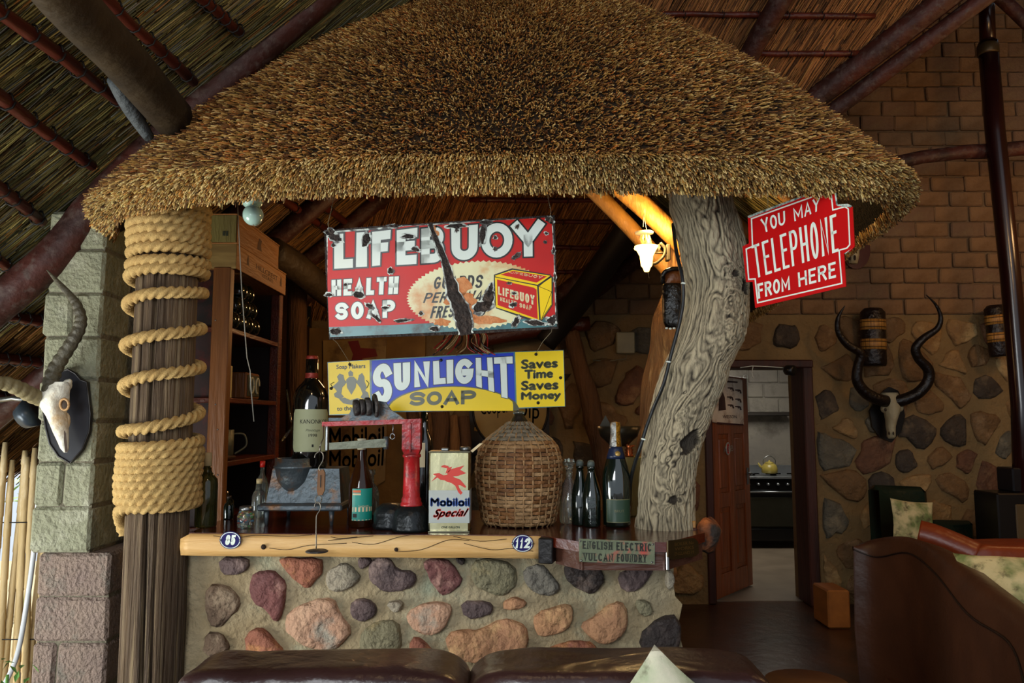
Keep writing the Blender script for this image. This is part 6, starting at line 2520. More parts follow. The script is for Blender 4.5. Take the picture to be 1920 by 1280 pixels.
for py_ in (758, 805, 890, 600):
    b.lathe(AT(404 if py_ < 800 else 408, py_, Y0 - .026), [(.004, 0), (.003, .0015), (0, .002)], 8, axis=(0, -1, 0))
b.build('screw', m_steel, o_)
b = MB()
b.bbox((XF - .02, Y1, zt_ / 2), (.05, .06, zt_), .004)
b.build('rear_post', m_shred, su)
b = MB()
b.box((XBk + .01, (Y0 + Y1) / 2, zt_ / 2), (.02, Y1 - Y0 + .06, zt_))
b.box(((XBk + XF) / 2 - .03, Y1 + .03, zt_ / 2), (XF - XBk, .02, zt_))
b.build('back_panel', m_back, su)
b = MB()
m_gr = mat('painted_panel', '#3c1712', .5, col2='#16120d', ns=7, sharp=.12, col3='#5a1c16', s3=6)
b.box(((XBk + XF) / 2 - .04, Y0 + .03, zt_ / 2), (XF - XBk - .08, .015, zt_))
b.build('end_panel', m_gr, su)
SHZ = []
for py_ in (612, 745, 866, 960):
    z = AT(430, py_, Y0).z
    SHZ.append(z)
    if py_ == 960:
        z = ZC - .05
    b = MB()
    b.bbox(((XBk + XF) / 2, (Y0 + Y1) / 2, z - .012), (XF - XBk, Y1 - Y0, .024), .003)
    b.build('shelf_board', m_shred, su)
# wine bottles lying on the top shelf, necks inward
z0 = SHZ[0]
protoY = [(3.66, 0), (3.76, 0), (3.86, 0), (3.96, 0), (3.71, 1), (3.81, 1), (3.91, 1), (3.76, 2), (3.86, 2)]
pb = None
for i, (y, lv) in enumerate(protoY):
    rad = .044
    c = V(XF - .02, y, z0 + rad + .002 + lv * .078)
    if pb is None:
        pb = empty('stored_bottle', c, 'dark bottle lying on its side on top shelf, front one of the lowest row', 'bottle', 'bottles lying on the top shelf')
        b = MB()
        b.lathe(c, [(.012, -.018), (.03, -.01), (.04, -.0), (rad, .006), (rad, .19), (.03, .23), (.015, .26), (.015, .3), (0, .3)], 22, axis=(-1, 0, 0))
        b.build('glass_body', m_gdark, pb)
        b = MB()
        b.tube([c + V(.002, math.cos(a) * .036, math.sin(a) * .036) for a in [2 * math.pi * q / 20 for q in range(21)]], .0014, 5)
        b.build('base_ring', mat('glass_glint', '#7a7d76', .2, amt=0), pb)
    else:
        q = copy_tree(pb)
        q.location = c
        q['label'] = ['', 'dark bottle lying on top shelf, second from the front in the lowest row', 'dark bottle lying on top shelf, third from the front in the lowest row', 'dark bottle lying on top shelf, rearmost of the lowest row',
                      'dark bottle lying in the middle row on top shelf, nearest the front post', 'dark bottle lying in the centre of the middle row on top shelf', 'dark bottle lying at the rear of the middle row on top shelf',
                      'dark bottle crowning the stack on top shelf, front one', 'dark bottle crowning the stack on top shelf, rear one'][i]
# calendar box with dials
z0 = SHZ[1]
bx_ = empty('dial_box', V(XF - .1, 3.9, z0), 'reddish wooden box with two round number dials on the second shelf', 'box')
p = [AT(470, 699, 3.62), AT(505, 703, 3.62)]
b = MB()
yb0 = 3.86
xa_ = XF - .16
b.bbox((XF - .105, yb0 + .05, z0 + .068), (.19, .2, .13), .006)
b.build('wooden_case', m_sh, bx_)
b = MB()
b.bbox((XF - .008, yb0 + .05, z0 + .068), (.006, .17, .105), .002)
b.build('dial_plate', mat('dial_dark', '#3a3a26', .5), bx_)
dp = Plane((XF - .004, 0, 0), (1, 0, 0))
for i, ch2 in enumerate('06'):
    cy = yb0 + .01 + i * .085
    b = MB()
    b.tube([V(XF - .002, cy + math.cos(a) * .026, z0 + .07 + math.sin(a) * .038) for a in [2 * math.pi * q / 20 for q in range(21)]][:21 if i == 0 else 16], .006, 6)
    b.build('dial_digit', mat('digit_cream', '#c9c0a0', .5), bx_)
b = MB()
b.bbox((XF - .02, 3.61, z0 + .075), (.02, .02, .15), .003)
b.build('cream_candle', mat('candle_cream', '#c8a868', .6), org=(XF - .02, 3.61, z0), label='thin cream candle or label strip standing at the front of second shelf', cat='candle')
# mug, tray of spoons
z0 = SHZ[2]
mgp = V(XF - .14, 3.86, z0)
mu = empty('steel_mug', mgp, 'dull grey metal mug with handle on the third shelf', 'mug')
m_mug = mat('mug_grey', '#6a6a58', .5, .4, bump=.2)
lathe_part('cup', mgp, [(.058, 0), (.058, .14), (.054, .14), (.052, .01), (0, .008)], m_mug, mu)
b = MB()
b.tube(catmull([mgp + V(.05, .03, .12), mgp + V(.09, .06, .115), mgp + V(.10, .065, .06), mgp + V(.055, .03, .02)], 5), .005, 8)
b.build('handle', m_mug, mu)
b = MB()
b.bbox((XF - .07, 3.66, z0 + .012), (.1, .15, .018), .006)
b.build('small_tray', mat('tray_brown', '#3c2416', .3), org=(XF - .07, 3.66, z0), label='small dark tray with glinting edge near the front of third shelf', cat='tray')
# dark jugs on lower board
for i, (y, r_, h_, lab) in enumerate(((3.68, .04, .17, 'dark bottle standing deep in the lowest shelf bay, front'), (3.82, .045, .13, 'squat dark jar standing deep in the lowest shelf bay, rear'))):
    c = V(XF - .1, y, ZC - .04)
    o = empty('dark_bottle' if i == 0 else 'dark_jar', c, lab, 'bottle' if i == 0 else 'jar')
    lathe_part('glass_body', c, [(r_, 0), (r_, h_ * .6), (r_ * .5, h_ * .75), (r_ * .4, h_ * .95), (0, h_)], m_gdark, o)

# wooden wine crates on top
m_cr = mat('crate_pine', '#a06a30', .6, col2='#7e4c1f', ns=4, bump=.25, bs=16, stretch=(3, .5, 3))
m_crg = mat('crate_end_green', '#8a7c40', .65, col2='#5e5026', ns=4, bump=.3, stretch=(3, 1, .5))


def crate(name, pa, pb_, Yn, Yf, xr_px, lab, ml, txt=None):
    """near end spans pixel columns pa..xr_px and rows pb_"""
    xr = AT(xr_px, pb_[0], Yn).x
    xl = AT(pa, pb_[0], Yn).x
    zt, zb_ = AT(xr_px, pb_[0], Yn).z, AT(xr_px, pb_[1], Yn).z
    o = empty(name, ((xl + xr) / 2, (Yn + Yf) / 2, zb_), lab, 'crate', 'wine crates on the shelf unit')
    t = .014
    for nm, c, s in (('end_board', ((xl + xr) / 2, Yn + t / 2, (zt + zb_) / 2), (xr - xl, t, zt - zb_)), ('end_board', ((xl + xr) / 2, Yf - t / 2, (zt + zb_) / 2), (xr - xl, t, zt - zb_)),
                     ('side_board', (xr - t / 2, (Yn + Yf) / 2, (zt + zb_) / 2), (t, Yf - Yn - .002, zt - zb_)), ('side_board', (xl + t / 2, (Yn + Yf) / 2, (zt + zb_) / 2), (t, Yf - Yn, zt - zb_)),
                     ('bottom_board', ((xl + xr) / 2, (Yn + Yf) / 2, zb_ + t / 2), (xr - xl - .01, Yf - Yn - .01, t)), ('lid', ((xl + xr) / 2, (Yn + Yf) / 2, zt + .004), (xr - xl + .004, Yf - Yn + .004, .008))):
        b = MB()
        b.bbox(c, s, .002)
        b.build(nm, ml if nm == 'end_board' else m_cr, o)
    sp_ = Plane((xr, 0, 0), (1, 0, 0))
    sp_.n = Vector((1, 0, 0))
    b = MB()
    h = zt - zb_

    def q3(y0, y1, z0, z1):
        return lambda u, v: (xr + .0012, Yn + (Yf - Yn) * (y0 + (y1 - y0) * u), zb_ + h * (z0 + (z1 - z0) * v))
    if txt:
        font_text(b, txt, None, None, 0, off=.0, fn=q3(.35, .8, .45, .68))
        font_text(b, 'ESTATE', None, None, 0, off=.0, fn=q3(.48, .7, .25, .4))
        b.add([q3(.18, .22, .4, .85)(*c) for c in ((0, 0), (1, 0), (.8, .6), (.5, 1), (.2, .6))], [(0, 1, 2, 3, 4)])
        b.add([q3(.86, .9, .3, .8)(*c) for c in ((0, 0), (1, 0), (.8, .6), (.5, 1), (.2, .6))], [(0, 1, 2, 3, 4)])
    else:
        b.add([q3(.45, .55, .3, .75)(*c) for c in ((0, 0), (1, 0), (.8, .5), (1, .9), (.4, 1), (.1, .5))], [(0, 1, 2, 3, 4, 5)])
    b.build('stamped_mark', mat('stamp_dark', '#4a2810', .7, amt=0), o)
    if not txt:
        b = MB()
        xm = xl + (xr - xl) * .62
        for i in range(2):
            b.box((xm + i * .014, Yn - .001, zb_ + h * .35), (.010, .002, .022))
        b.build('stamp', mat('stamp_green', '#2c3020', .7, amt=0), o)
    return o


crate('wine_crate', 352, (457, 503), 3.5, 4.28, 444, 'lower wooden wine crate stamped HILLCREST ESTATE, lying on top of shelf unit', mat('crate_end_tan', '#a98a4e', .6, col2='#7c6030', ns=4, stretch=(.6, 1, 4), sharp=.12), 'HILLCREST')
crate('wine_crate', 384, (403, 456), 3.5, 4.16, 444, 'upper wooden wine crate with greenish end, stacked on the lower crate', m_crg)
# globes hanging under the eave
m_glb = mat('opal_glass', '#b9d8cc', .18, col2='#a8c8bc', ns=3, coat=.5)
gp = AT(474, 398, 3.0)
gl = empty('globe_lamp', gp, 'unlit pale green double-globe glass lamp hanging under the thatch edge', 'lamp')
b = MB()
b.sq(AT(474, 403, 3.0), (.078, .078, .084), 1, 14)
b.build('lower_globe', m_glb, gl)
b = MB()
b.sq(AT(473, 378, 3.02), (.082, .082, .06), 1, 14)
b.build('upper_globe', m_glb, gl)
b = MB()
b.tube(catmull([AT(490, 392, 2.97), AT(494, 403, 2.97), AT(490, 416, 2.96), AT(480, 423, 2.95), AT(474, 421, 2.95)], 5), .0018, 6)
b.tube([AT(473, 372, 3.02), AT(473, 345, 3.04)], .006, 8)
b.build('wire_hook', m_string, gl)

# ------------------------------------------------------------------ gas lamp with two arms
m_glow = mat('lamp_glow', '#fff0c0', .4, emit='#ffc766', es=7)
m_glow2 = mat('lamp_glow_soft', '#a08850', .4, emit='#ffb84e', es=.9)
m_opal = mat('lamp_opal', '#a89a78', .3, emit='#ffd08a', es=.5)
m_brk = mat('lamp_bracket', '#5c5240', .45, .3)
YL = 3.86
lp = empty('gas_lamp', AT(1250, 480, YL), 'bright double-armed gas lamp glowing beside the grey trunk', 'lamp')
c = AT(1212, 478, YL)
lathe_part('lit_shade', c + V(0, 0, -.055), [(.012, -.03), (.02, -.01), (.028, .0), (.034, .05), (.052, .085), (.06, .1), (.056, .1), (.03, .06)], m_glow, lp, n=24)
lathe_part('shade_rim', AT(1208, 468, YL), [(.035, 0), (.05, .003), (.052, .009), (.034, .006)], m_glow, lp, n=28)
lathe_part('upper_rim', AT(1208, 438, YL + .02), [(.022, -.001), (.046, .0), (.048, .008), (.022, .005)], m_opal, lp, n=28)
b = MB()
for i in range(8):
    a = 2 * math.pi * i / 8
    cc3 = AT(1210, 446, YL + .02)
    b.tube([cc3 + V(math.cos(a) * .018, math.sin(a) * .018, .012), cc3 + V(math.cos(a) * .024, math.sin(a) * .024, -.006), cc3 + V(math.cos(a) * .012, math.sin(a) * .012, -.03)], .006, 6)
b.build('crown_mantle', m_glow2, lp)
lathe_part('gas_cup', AT(1214, 462, YL + .02), [(.014, -.02), (.026, .0), (.02, .03), (.016, .045)], m_brk, lp)
b = MB()
b.tube(catmull([AT(1222, 495, YL), AT(1232, 492, YL), AT(1244, 480, YL), AT(1247, 466, YL), AT(1238, 455, YL)], 6), .008, 8)
b.tube([AT(1222, 474, YL), AT(1250, 474, YL)], .005, 8)
b.build('curved_arm', m_brk, lp)
b = MB()
b.bbox(AT(1252, 474, YL + .02), (.02, .05, .085), .004)
b.build('wall_bracket', m_brk, lp)
b = MB()
b.prism([AT(x, y, YL + .01) for x, y in ((1221, 462), (1236, 457), (1240, 462), (1234, 472), (1222, 471))], V(0, .01, 0))
b.build('reflector', m_brk, lp)
b = MB()
b.tube([AT(1207, 400, YL + .02), AT(1206, 425, YL + .02)], .0012, 5)
b.tube([AT(1207, 400, YL + .02), AT(1212, 430, YL + .02)], .0012, 5)
b.tube([AT(1213, 500, YL), AT(1217, 521, YL)], .0012, 5)
b.build('pull_chain', m_string, lp)
light('gas_lamp_light', 'POINT', tuple(AT(1228, 425, 3.80)), 22, (1.0, .66, .26), .04)

# leather quiver / bag hanging behind the trunk
YG = 3.62
lb = empty('leather_bag', AT(1266, 616, YG), 'black leather bag with brown top hanging between the lamp and the grey trunk', 'bag')
b = MB()
b.tube([AT(1266, 530, YG), AT(1266, 538, YG), AT(1267, 575, YG), AT(1268, 600, YG), AT(1269, 611, YG), AT(1269, 615, YG)], [.055, .062, .064, .062, .056, .05], 20, flat=.7)
b.v = [(x + noise.noise(V(x * 9, y * 9, z * 9)) * .012, y, z) for x, y, z in b.v]
b.build('body', mat('bag_black', '#0c0a09', .25, bump=.4), lb)
b = MB()
b.tube([AT(1266, 505, YG), AT(1266, 520, YG), AT(1266, 536, YG)], [.050, .056, .058], 20, flat=.7)
b.build('neck', mat('bag_brown', '#6a3a18', .35, bump=.3), lb)
b = MB()
ringp = AT(1267, 506, YG)
b.tube(catmull([AT(1243, 530, YG - .02), AT(1245, 512, YG - .05), AT(1262, 504, YG - .06), AT(1288, 505, YG - .05)], 6), .011, 8)
b.build('strap', mat('bag_black', '#0c0a09', .25), lb)
b = MB()
for i in range(6):
    b.sq(AT(1250 + i * 7, 615 + (i % 2), YG - .045), (.014, .01, .01), 1, 6)
b.build('bead_fringe', m_white, lb, kind='stuff')

# black cable on the trunk with clips
YC = 3.05
b = MB()
pts = catmull([AT(1262, 420, 3.2), AT(1268, 470, 3.1), AT(1279, 520, YC), AT(1281, 560, YC), AT(1274, 605, YC), AT(1258, 665, YC), AT(1244, 720, YC), AT(1225, 765, YC + .05), AT(1212, 800, YC + .05), AT(1200, 840, YC + .05), AT(1190, 870, YC + .1), AT(1182, 905, YC + .15), AT(1180, 960, YC + .2)], 6)
b.tube(pts, .0075, 8)
cb_ = b.build('black_cable', mat('cable_black', '#17191a', .4, amt=0), org=pts[-1], label='black cable running down the left side of the grey trunk', cat='cable')
for x, y in ((1281, 531), (1253, 678), (1206, 823)):
    b = MB()
    b.bbox(AT(x, y, YC - .01), (.016, .02, .006), .002, Matrix.Rotation(.2, 3, 'Y'))
    b.build('clip', m_white, cb_)

# ------------------------------------------------------------------ things on the back wall of the bar
YK = 6.8
KP = Plane((0, YK, 0), (0, -1, 0))
m_hoard = mat('hoarding_cream', '#b4904e', .5, col2='#8f6c34', ns=4, col3='#6a4a24', s3=4)
hb = empty('oil_hoarding', KP.at(665, 770), 'big faded cream enamel board with Mobiloil lettering on the back wall', 'sign')
b = MB()
px_poly(b, [(606, 638), (725, 636), (722, 700), (726, 780), (722, 900), (700, 915), (640, 910), (606, 880)], KP, 0, thick=.01)
b.build('board', m_hoard, hb)
b = MB()
font_text(b, 'Mobiloil', [(618, 803), (720, 800), (720, 838), (618, 842)], KP, .002, off=.08)
font_text(b, 'Mobiloil', [(618, 846), (720, 840), (718, 872), (618, 878)], KP, .002, off=.08)
b.build('lettering', mat('hoarding_ink', '#2a1a10', .6), hb)
b = MB()
px_poly(b, [(652, 640), (672, 638), (676, 652), (704, 654), (708, 668), (680, 672), (676, 690), (655, 690), (662, 664)], KP, .002)
px_poly(b, [(630, 880), (646, 878), (646, 892), (630, 893)], KP, .002)
b.build('red_gargoyle', mat('hoarding_red', '#8a1c14', .5), hb)
b = MB()
YK2 = 6.74
px_poly(b, [(562, 573), (583, 574), (582, 612), (561, 611)], Plane((0, YK2, 0), (0, -1, 0)), 0, thick=.006)
K2 = Plane((0, YK2, 0), (0, -1, 0))
np1 = empty('vehicle_plate', K2.at(572, 592), 'small square black vehicle plate with white letters above the 524 plate', 'number plate')
b.build('plate', m_blk, np1)
b = MB()
font_text(b, 'A', [(563, 577), (571, 577), (571, 590), (563, 590)], K2, .002)
font_text(b, 'PY', [(563, 594), (581, 594), (581, 609), (563, 609)], K2, .002)
b.build('lettering', m_hoard, np1)
np2 = empty('vehicle_plate', K2.at(562, 632), 'small black plate reading 524 on the ochre wall', 'number plate')
b = MB()
px_poly(b, [(551, 616), (575, 617), (574, 650), (551, 649)], K2, 0, thick=.006)
b.build('plate', m_blk, np2)
b = MB()
stroke_text(b, '524', [(552, 620), (573, 620), (573, 644), (552, 644)], K2, .002, .16)
b.build('lettering', mat('plate_orange', '#c08a5a', .5), np2)
np3 = empty('red_plate', K2.at(553, 715), 'small dark red tin plate reading MAY with pale top edge', 'sign')
b = MB()
px_poly(b, [(540, 708), (571, 708), (569, 738), (545, 738)], K2, 0, thick=.005)
b.build('plate', mat('tin_darkred', '#4a1510', .5), np3)
b = MB()
font_text(b, 'MAY', [(543, 716), (568, 716), (567, 728), (544, 728)], K2, .002)
px_poly(b, [(540, 706), (571, 706), (571, 711), (540, 711)], K2, .002)
b.build('lettering', m_hoard, np3)
# round dip sign
dp_ = empty('round_sign', K2.at(955, 775), 'round yellow Coopers Dip sign in a dark square frame, behind the demijohn neck', 'sign')
b = MB()
px_poly(b, rect(880, 690, 1030, 852), K2, 0, thick=.02)
b.build('frame_board', mat('frame_black', '#1c150e', .6), dp_)
b = MB()
for s0, lift, nm in ((1.0, .002, 0),):
    px_poly(b, [(957 + 68 * math.cos(a), 768 + 72 * math.sin(a)) for a in [2 * math.pi * i / 40 for i in range(40)]], K2, lift)
b.build('round_face', mat('dip_yellow', '#a98428', .5, col2='#8a6a20', ns=4), dp_)
b = MB()
R1 = [(957 + 70 * math.cos(a), 768 + 74 * math.sin(a)) for a in [2 * math.pi * i / 40 for i in range(41)]]
b.tube([K2.at(x, y, .004) for x, y in R1], .010, 5)
font_text(b, 'Cooper', [(900, 752), (955, 745), (955, 782), (902, 785)], K2, .004, off=.01)
font_text(b, 'Dip', [(968, 755), (1012, 755), (1010, 795), (970, 790)], K2, .004, off=.02)
b.build('lettering', mat('dip_black', '#1a120a', .6), dp_)
b = MB()
for x, y in ((893, 804), (1015, 802)):
    for i in range(5):
        a = 2 * math.pi * i / 5
        b.sq(K2.at(x + math.cos(a) * 2.6, y + math.sin(a) * 2.6, .003), (.018, .004, .018), 1, 6)
b.build('flower_studs', mat('dip_yellow', '#a98428', .5), dp_)
# split logs standing at the back
for i, (x, w, y0) in enumerate(((775, 11, 770), (800, 13, 775), (826, 14, 772), (852, 10, 778), (872, 8, 780))):
    b = MB()
    pp_ = [V(AT(x, 960, 6.3).x, 6.3, 0), AT(x + 3, 870, 6.3), AT(x - 2, y0, 6.3)]
    b.tube(catmull(pp_, 4), w * M(6.3) * 1.1, 10)
    b.v = [(a_ + noise.noise(V(a_ * 9, b_ * 9, c_ * 4)) * .03, b_, c_) for a_, b_, c_ in b.v]
    b.build('split_log', m_bark2 if i % 2 else mat('leaning_post_wood', '#6e4826', .8), org=pp_[0], group='split logs at the back',
            label=['leftmost split log standing at the back between bottle and oil can', 'second split log from the left at the back, dark', 'middle split log at the back, thickest and palest', 'fourth split log from the left at the back', 'thin split log at the back beside the round sign'][i], cat='log')
# bead necklaces
bn = empty('bead_necklaces', AT(875, 628, 3.3), 'tuft of red, black and cream bead strands hanging below the red sign', 'necklaces')
r0 = random.Random(8)
for i in range(26):
    x0 = 838 + i * 3.1
    cx2 = x0 + (-1 if i < 10 else 1) * r0.uniform(2, 12)
    yb_ = 655 + r0.uniform(-8, 8)
    b = MB()
    pts = catmull([AT(868 + (i - 13) * 1.6, 606, 3.32), AT(x0 - 3, 628, 3.3), AT(cx2 - 10, yb_ - 8, 3.29), AT(cx2 - 22 if i < 14 else cx2 + 4, yb_ + 3, 3.28)], 6)
    b.tube(pts, .0028, 5)
    b.build('bead_strand', [mat('bead_black', '#15110f', .3), mat('bead_red', '#9a1c16', .3), mat('bead_cream', '#b99a6a', .4), mat('bead_brown', '#7a4a20', .4)][(i * 3 + i // 4) % 4], bn)
# meter box and cable on the stone
b = MB()
mbx = empty('meter_box', AT(1173, 641, YK), 'small square cream electrical box on the stone wall left of trunk', 'electrical box')
p0, p1 = AT(1156, 622, YK), AT(1191, 662, YK)
b.bbox(((p0.x + p1.x) / 2, YK + .04, (p0.z + p1.z) / 2), (p1.x - p0.x, .08, p0.z - p1.z), .008)
b.build('cover', mat('box_cream', '#a9a07c', .5), mbx)
b = MB()
b.tube([AT(1175, 662, YK + .05), AT(1174, 672, YK + .05), AT(1140, 677, YK + .05), AT(1112, 675, YK + .05)], .005, 6)
b.build('conduit', m_string, mbx)
# scale pan with spout on the counter back, copper stand and wooden box
YS2 = 3.55
sp2 = empty('brass_scoop_scale', V(AT(1172, 985, YS2).x, YS2, ZC), 'dark metal scoop pan on copper stem over a wooden box, right of champagne bottle', 'scale')
c = V(AT(1160, 800, YS2).x, YS2, AT(1160, 830, YS2).z)
b = MB()
b.lathe(c, [(0, -.02), (.04, -.012), (.085, .03), (.1, .075), (.097, .075), (.08, .032), (.035, -.006), (0, -.012)], 28)
b.prism([c + V(-.09, 0, .07), c + V(-.03, .0, .07), c + V(-.06, 0, .125)], V(0, .006, 0))
b.build('scoop_pan', mat('pan_dark', '#3a3428', .3, .6), sp2)
c5 = V(AT(1180, 880, YS2).x, YS2, AT(1180, 856, YS2).z)
lathe_part('copper_stem', c5, [(.018, 0), (.02, .008), (.014, .012), (.02, .018), (.014, .024), (.02, .03), (.012, .04), (.03, .052)], mat('copper', '#a8562a', .3, .8), sp2)
b = MB()
b.bbox((c5.x + .01, YS2 + .03, (ZC + c5.z) / 2), (.13, .14, c5.z - ZC), .004)
b.build('wooden_box', m_crg, sp2)
b = MB()
for i, (x, y0, y1, w) in enumerate(((522, 560, 992, 9), (556, 560, 990, 11))):
    pass

# dark post at the back with wood end
b = MB()
b.tube([AT(555, 995, 5.6), AT(556, 700, 5.6), AT(558, 505, 5.6)], [.075, .075, .07], 14)
b.build('inner_post', mat('inner_post_wood', '#6a4420', .75, col2='#3a2412', ns=5, bump=.6, stretch=(3, 3, .3)), org=AT(555, 995, 5.6), label='brown upright post inside the bar, behind the shelf unit', cat='post')
# hanging glass funnel pipes near the magnum
b = MB()
b.tube([AT(537, 730, 4.6), AT(546, 790, 4.6), AT(552, 795, 4.6)], .006, 6)
b.tube([AT(528, 826, 4.6), AT(549, 800, 4.6)], [.012, .006], 8)
b.build('glass_rod', m_gclear, org=AT(528, 826, 4.6), label='thin glinting glass rods propped beside the wine magnum', cat='glass rod')

# ------------------------------------------------------------------ impala skull on shield, on the pillar
YI = 3.13
sk = empty('antelope_skull', AT(122, 800, 3.19), 'white antelope skull with ringed curved horns on a dark shield, on the block pillar', 'skull trophy')
m_bone = mat('bone_white', '#e4e2d6', .55, col2='#cfc8b4', ns=8, bump=.3, bs=40, col3='#b79a72', s3=6)
m_horn = mat('horn_ringed', '#5e5846', .5, col2='#3a3428', ns=9, bump=.4, bs=40)
m_shd = mat('shield_dark', '#26262c', .28, col2='#1c1c22', ns=5)
b = MB()
shp = [(112, 697), (128, 692), (142, 700), (152, 712), (164, 716), (166, 742), (170, 775), (168, 808), (155, 842), (132, 868), (110, 855), (94, 832), (86, 800), (82, 770), (84, 735), (92, 715), (102, 712)]
SPP = Plane((0, 3.18, 0), (0, -1, 0))
px_poly(b, shp, SPP, 0, thick=.018)
b.build('shield', m_shd, sk)
b = MB()
ps_ = [SPP.at(x, y, .002) for x, y in shp]
b.tube(ps_ + ps_[:1], .004, 6)
b.build('shield_edge', mat('shield_rim', '#17110e', .3), sk)
# skull by cross-sections (px centre, half width, depth)
b = MB()
secs = [(112, 716, 14, .02), (108, 725, 22, .035), (102, 738, 27, .042), (99, 752, 27, .042), (101, 766, 22, .038), (106, 780, 18, .034), (111, 795, 16, .03), (114, 810, 13.5, .026), (118, 826, 10, .02), (121, 840, 7, .014), (123, 848, 3, .006)]
vs, fs = [], []
n_ = 22
for i, (x, y, w, d) in enumerate(secs):
    c = AT(x, y, YI - .03 + i * .002)
    for j in range(n_):
        a = 2 * math.pi * j / n_
        sx_ = w * M(YI)
        rx = math.cos(a)
        ry = math.sin(a)
        q = 1 + .07 * noise.noise(V(rx * 2, ry * 2, i * .8))
        if rx > .55 and 3 <= i <= 4 and ry < .2:
            q *= .80
        vs.append((c.x + rx * sx_ * q, c.y + ry * d * q, c.z))
for i in range(len(secs) - 1):
    for j in range(n_):
        fs.append((i * n_ + j, i * n_ + (j + 1) % n_, (i + 1) * n_ + (j + 1) % n_, (i + 1) * n_ + j))
fs += [tuple(range(n_)), tuple((len(secs) - 1) * n_ + j for j in range(n_))]
b.add(vs, fs, 0, True)
for (x, y, w, h_, d) in ((126, 722, .022, .03, .03), (124, 790, .02, .045, .02), (130, 716, .012, .016, .02), (82, 752, .02, .03, .02)):
    b.sq(AT(x, y, YI - .0), (w * 1.6, d * 1.4, h_ * 1.6), 1, 8)
b.build('skull_bone', m_bone, sk)
b = MB()
ec = AT(121, 758, YI - .055)
b.tube([ec + V(math.cos(a) * .017, math.sin(a) * -.004, math.sin(a) * .022) for a in [2 * math.pi * i / 18 for i in range(19)]], .005, 8)
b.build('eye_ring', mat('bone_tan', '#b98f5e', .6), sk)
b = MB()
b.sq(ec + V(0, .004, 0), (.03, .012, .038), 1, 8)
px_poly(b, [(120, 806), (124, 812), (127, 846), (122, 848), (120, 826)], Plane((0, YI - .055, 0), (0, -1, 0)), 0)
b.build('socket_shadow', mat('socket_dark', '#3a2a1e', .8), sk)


def horn(pts, rads, Y0_, Y1_, rings, name, par, m, amp=.1, sub=10):
    k = len(pts)
    P_ = catmull([AT(x, y, Y0_ + (Y1_ - Y0_) * i / (k - 1)) for i, (x, y) in enumerate(pts)], sub)
    R_ = catr([r * M(Y0_) for r in rads], sub)
    R2 = []
    for i, r in enumerate(R_):
        t = i / len(R_)
        q = 1 + (amp * (abs(math.sin(t * rings * math.pi)) ** .6 - .4) if t < .72 else 0)
        R2.append(r * q)
    b = MB()
    b.tube(P_, R2, 16)
    return b.build(name, m, par)


horn([(97, 752), (95, 722), (102, 695), (118, 668), (136, 640), (149, 614), (151, 592), (142, 568), (128, 550), (108, 528), (88, 506)], [14, 13.5, 12.5, 11.5, 11, 10.5, 9.5, 8, 6.5, 4.5, 1.2], YI - .03, YI - .05, 20, 'horn', sk, m_horn, .22, 14)
horn([(78, 748), (58, 740), (35, 728), (5, 718), (-30, 722), (-70, 745)], [13, 13, 12.5, 11.5, 10, 8], YI - .03, YI - .3, 10, 'horn', sk, mat('horn_pale', '#8a7e5c', .5, bump=.3), .22, 14)
# dark blue-grey bottle-like shape behind the skull on left
b = MB()
b.tube([AT(62, 772, 3.5), AT(40, 785, 3.5)], [.07, .05], 14)
b.build('lamp_housing', mat('housing_grey', '#3c4650', .3, .3), org=AT(50, 780, 3.5), label='dark blue-grey lamp housing poking out behind the white skull', cat='lamp')
b = MB()
b.tube([AT(-20, 752, 3.6), AT(25, 746, 3.6), AT(60, 752, 3.6)], .012, 8)
b.build('grey_rod', m_steel, org=AT(-20, 752, 3.6), label='grey metal rod reaching in from the left edge behind the skull', cat='rod')

# ------------------------------------------------------------------ kudu skull, drums and small skull on the back wall
YQ = 6.72
kd = empty('kudu_skull', AT(1672, 780, YQ + .1), 'kudu skull with long black spiral horns on the stone wall above the sofas', 'skull trophy')
m_kh = mat('kudu_horn', '#1d120c', .35, col2='#120b08', ns=5, bump=.3)
m_kb = mat('kudu_bone', '#b3a684', .55, col2='#8a7a5a', ns=6, bump=.3)
b = MB()
KQ = Plane((0, YQ + .10, 0), (0, -1, 0))
shp = [(1648, 742), (1660, 730), (1668, 725), (1684, 732), (1692, 748), (1697, 780), (1690, 808), (1672, 829), (1650, 820), (1636, 800), (1631, 770)]
px_poly(b, shp, KQ, 0, thick=.03)
b.build('shield', mat('shield_black', '#14100e', .3), kd)
b = MB()
secs = [(1668, 736, 15, .05), (1668, 746, 18, .07), (1672, 757, 14, .08), (1672, 765, 16, .08), (1672, 775, 13, .07), (1671, 788, 9.5, .06), (1670, 800, 8, .05), (1671, 810, 7, .045), (1671, 818, 7.5, .04), (1671, 822, 5, .02)]
vs, fs = [], []
for i, (x, y, w, d) in enumerate(secs):
    c = AT(x, y, YQ - .02)
    for j in range(n_):
        a = 2 * math.pi * j / n_
        vs.append((c.x + math.cos(a) * w * M(YQ), c.y + math.sin(a) * d, c.z))
for i in range(len(secs) - 1):
    for j in range(n_):
        fs.append((i * n_ + j, i * n_ + (j + 1) % n_, (i + 1) * n_ + (j + 1) % n_, (i + 1) * n_ + j))
fs += [tuple(range(n_)), tuple((len(secs) - 1) * n_ + j for j in range(n_))]
b.add(vs, fs, 0, True)
b.sq(AT(1688, 764, YQ - .02), (.05, .06, .07), 1, 8)
b.sq(AT(1657, 766, YQ - .02), (.05, .06, .07), 1, 8)
b.build('skull_bone', m_kb, kd)
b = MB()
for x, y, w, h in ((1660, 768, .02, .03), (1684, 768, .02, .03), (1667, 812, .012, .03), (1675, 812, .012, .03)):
    b.sq(AT(x, y, YQ - .075), (w, .02, h), 1, 6)
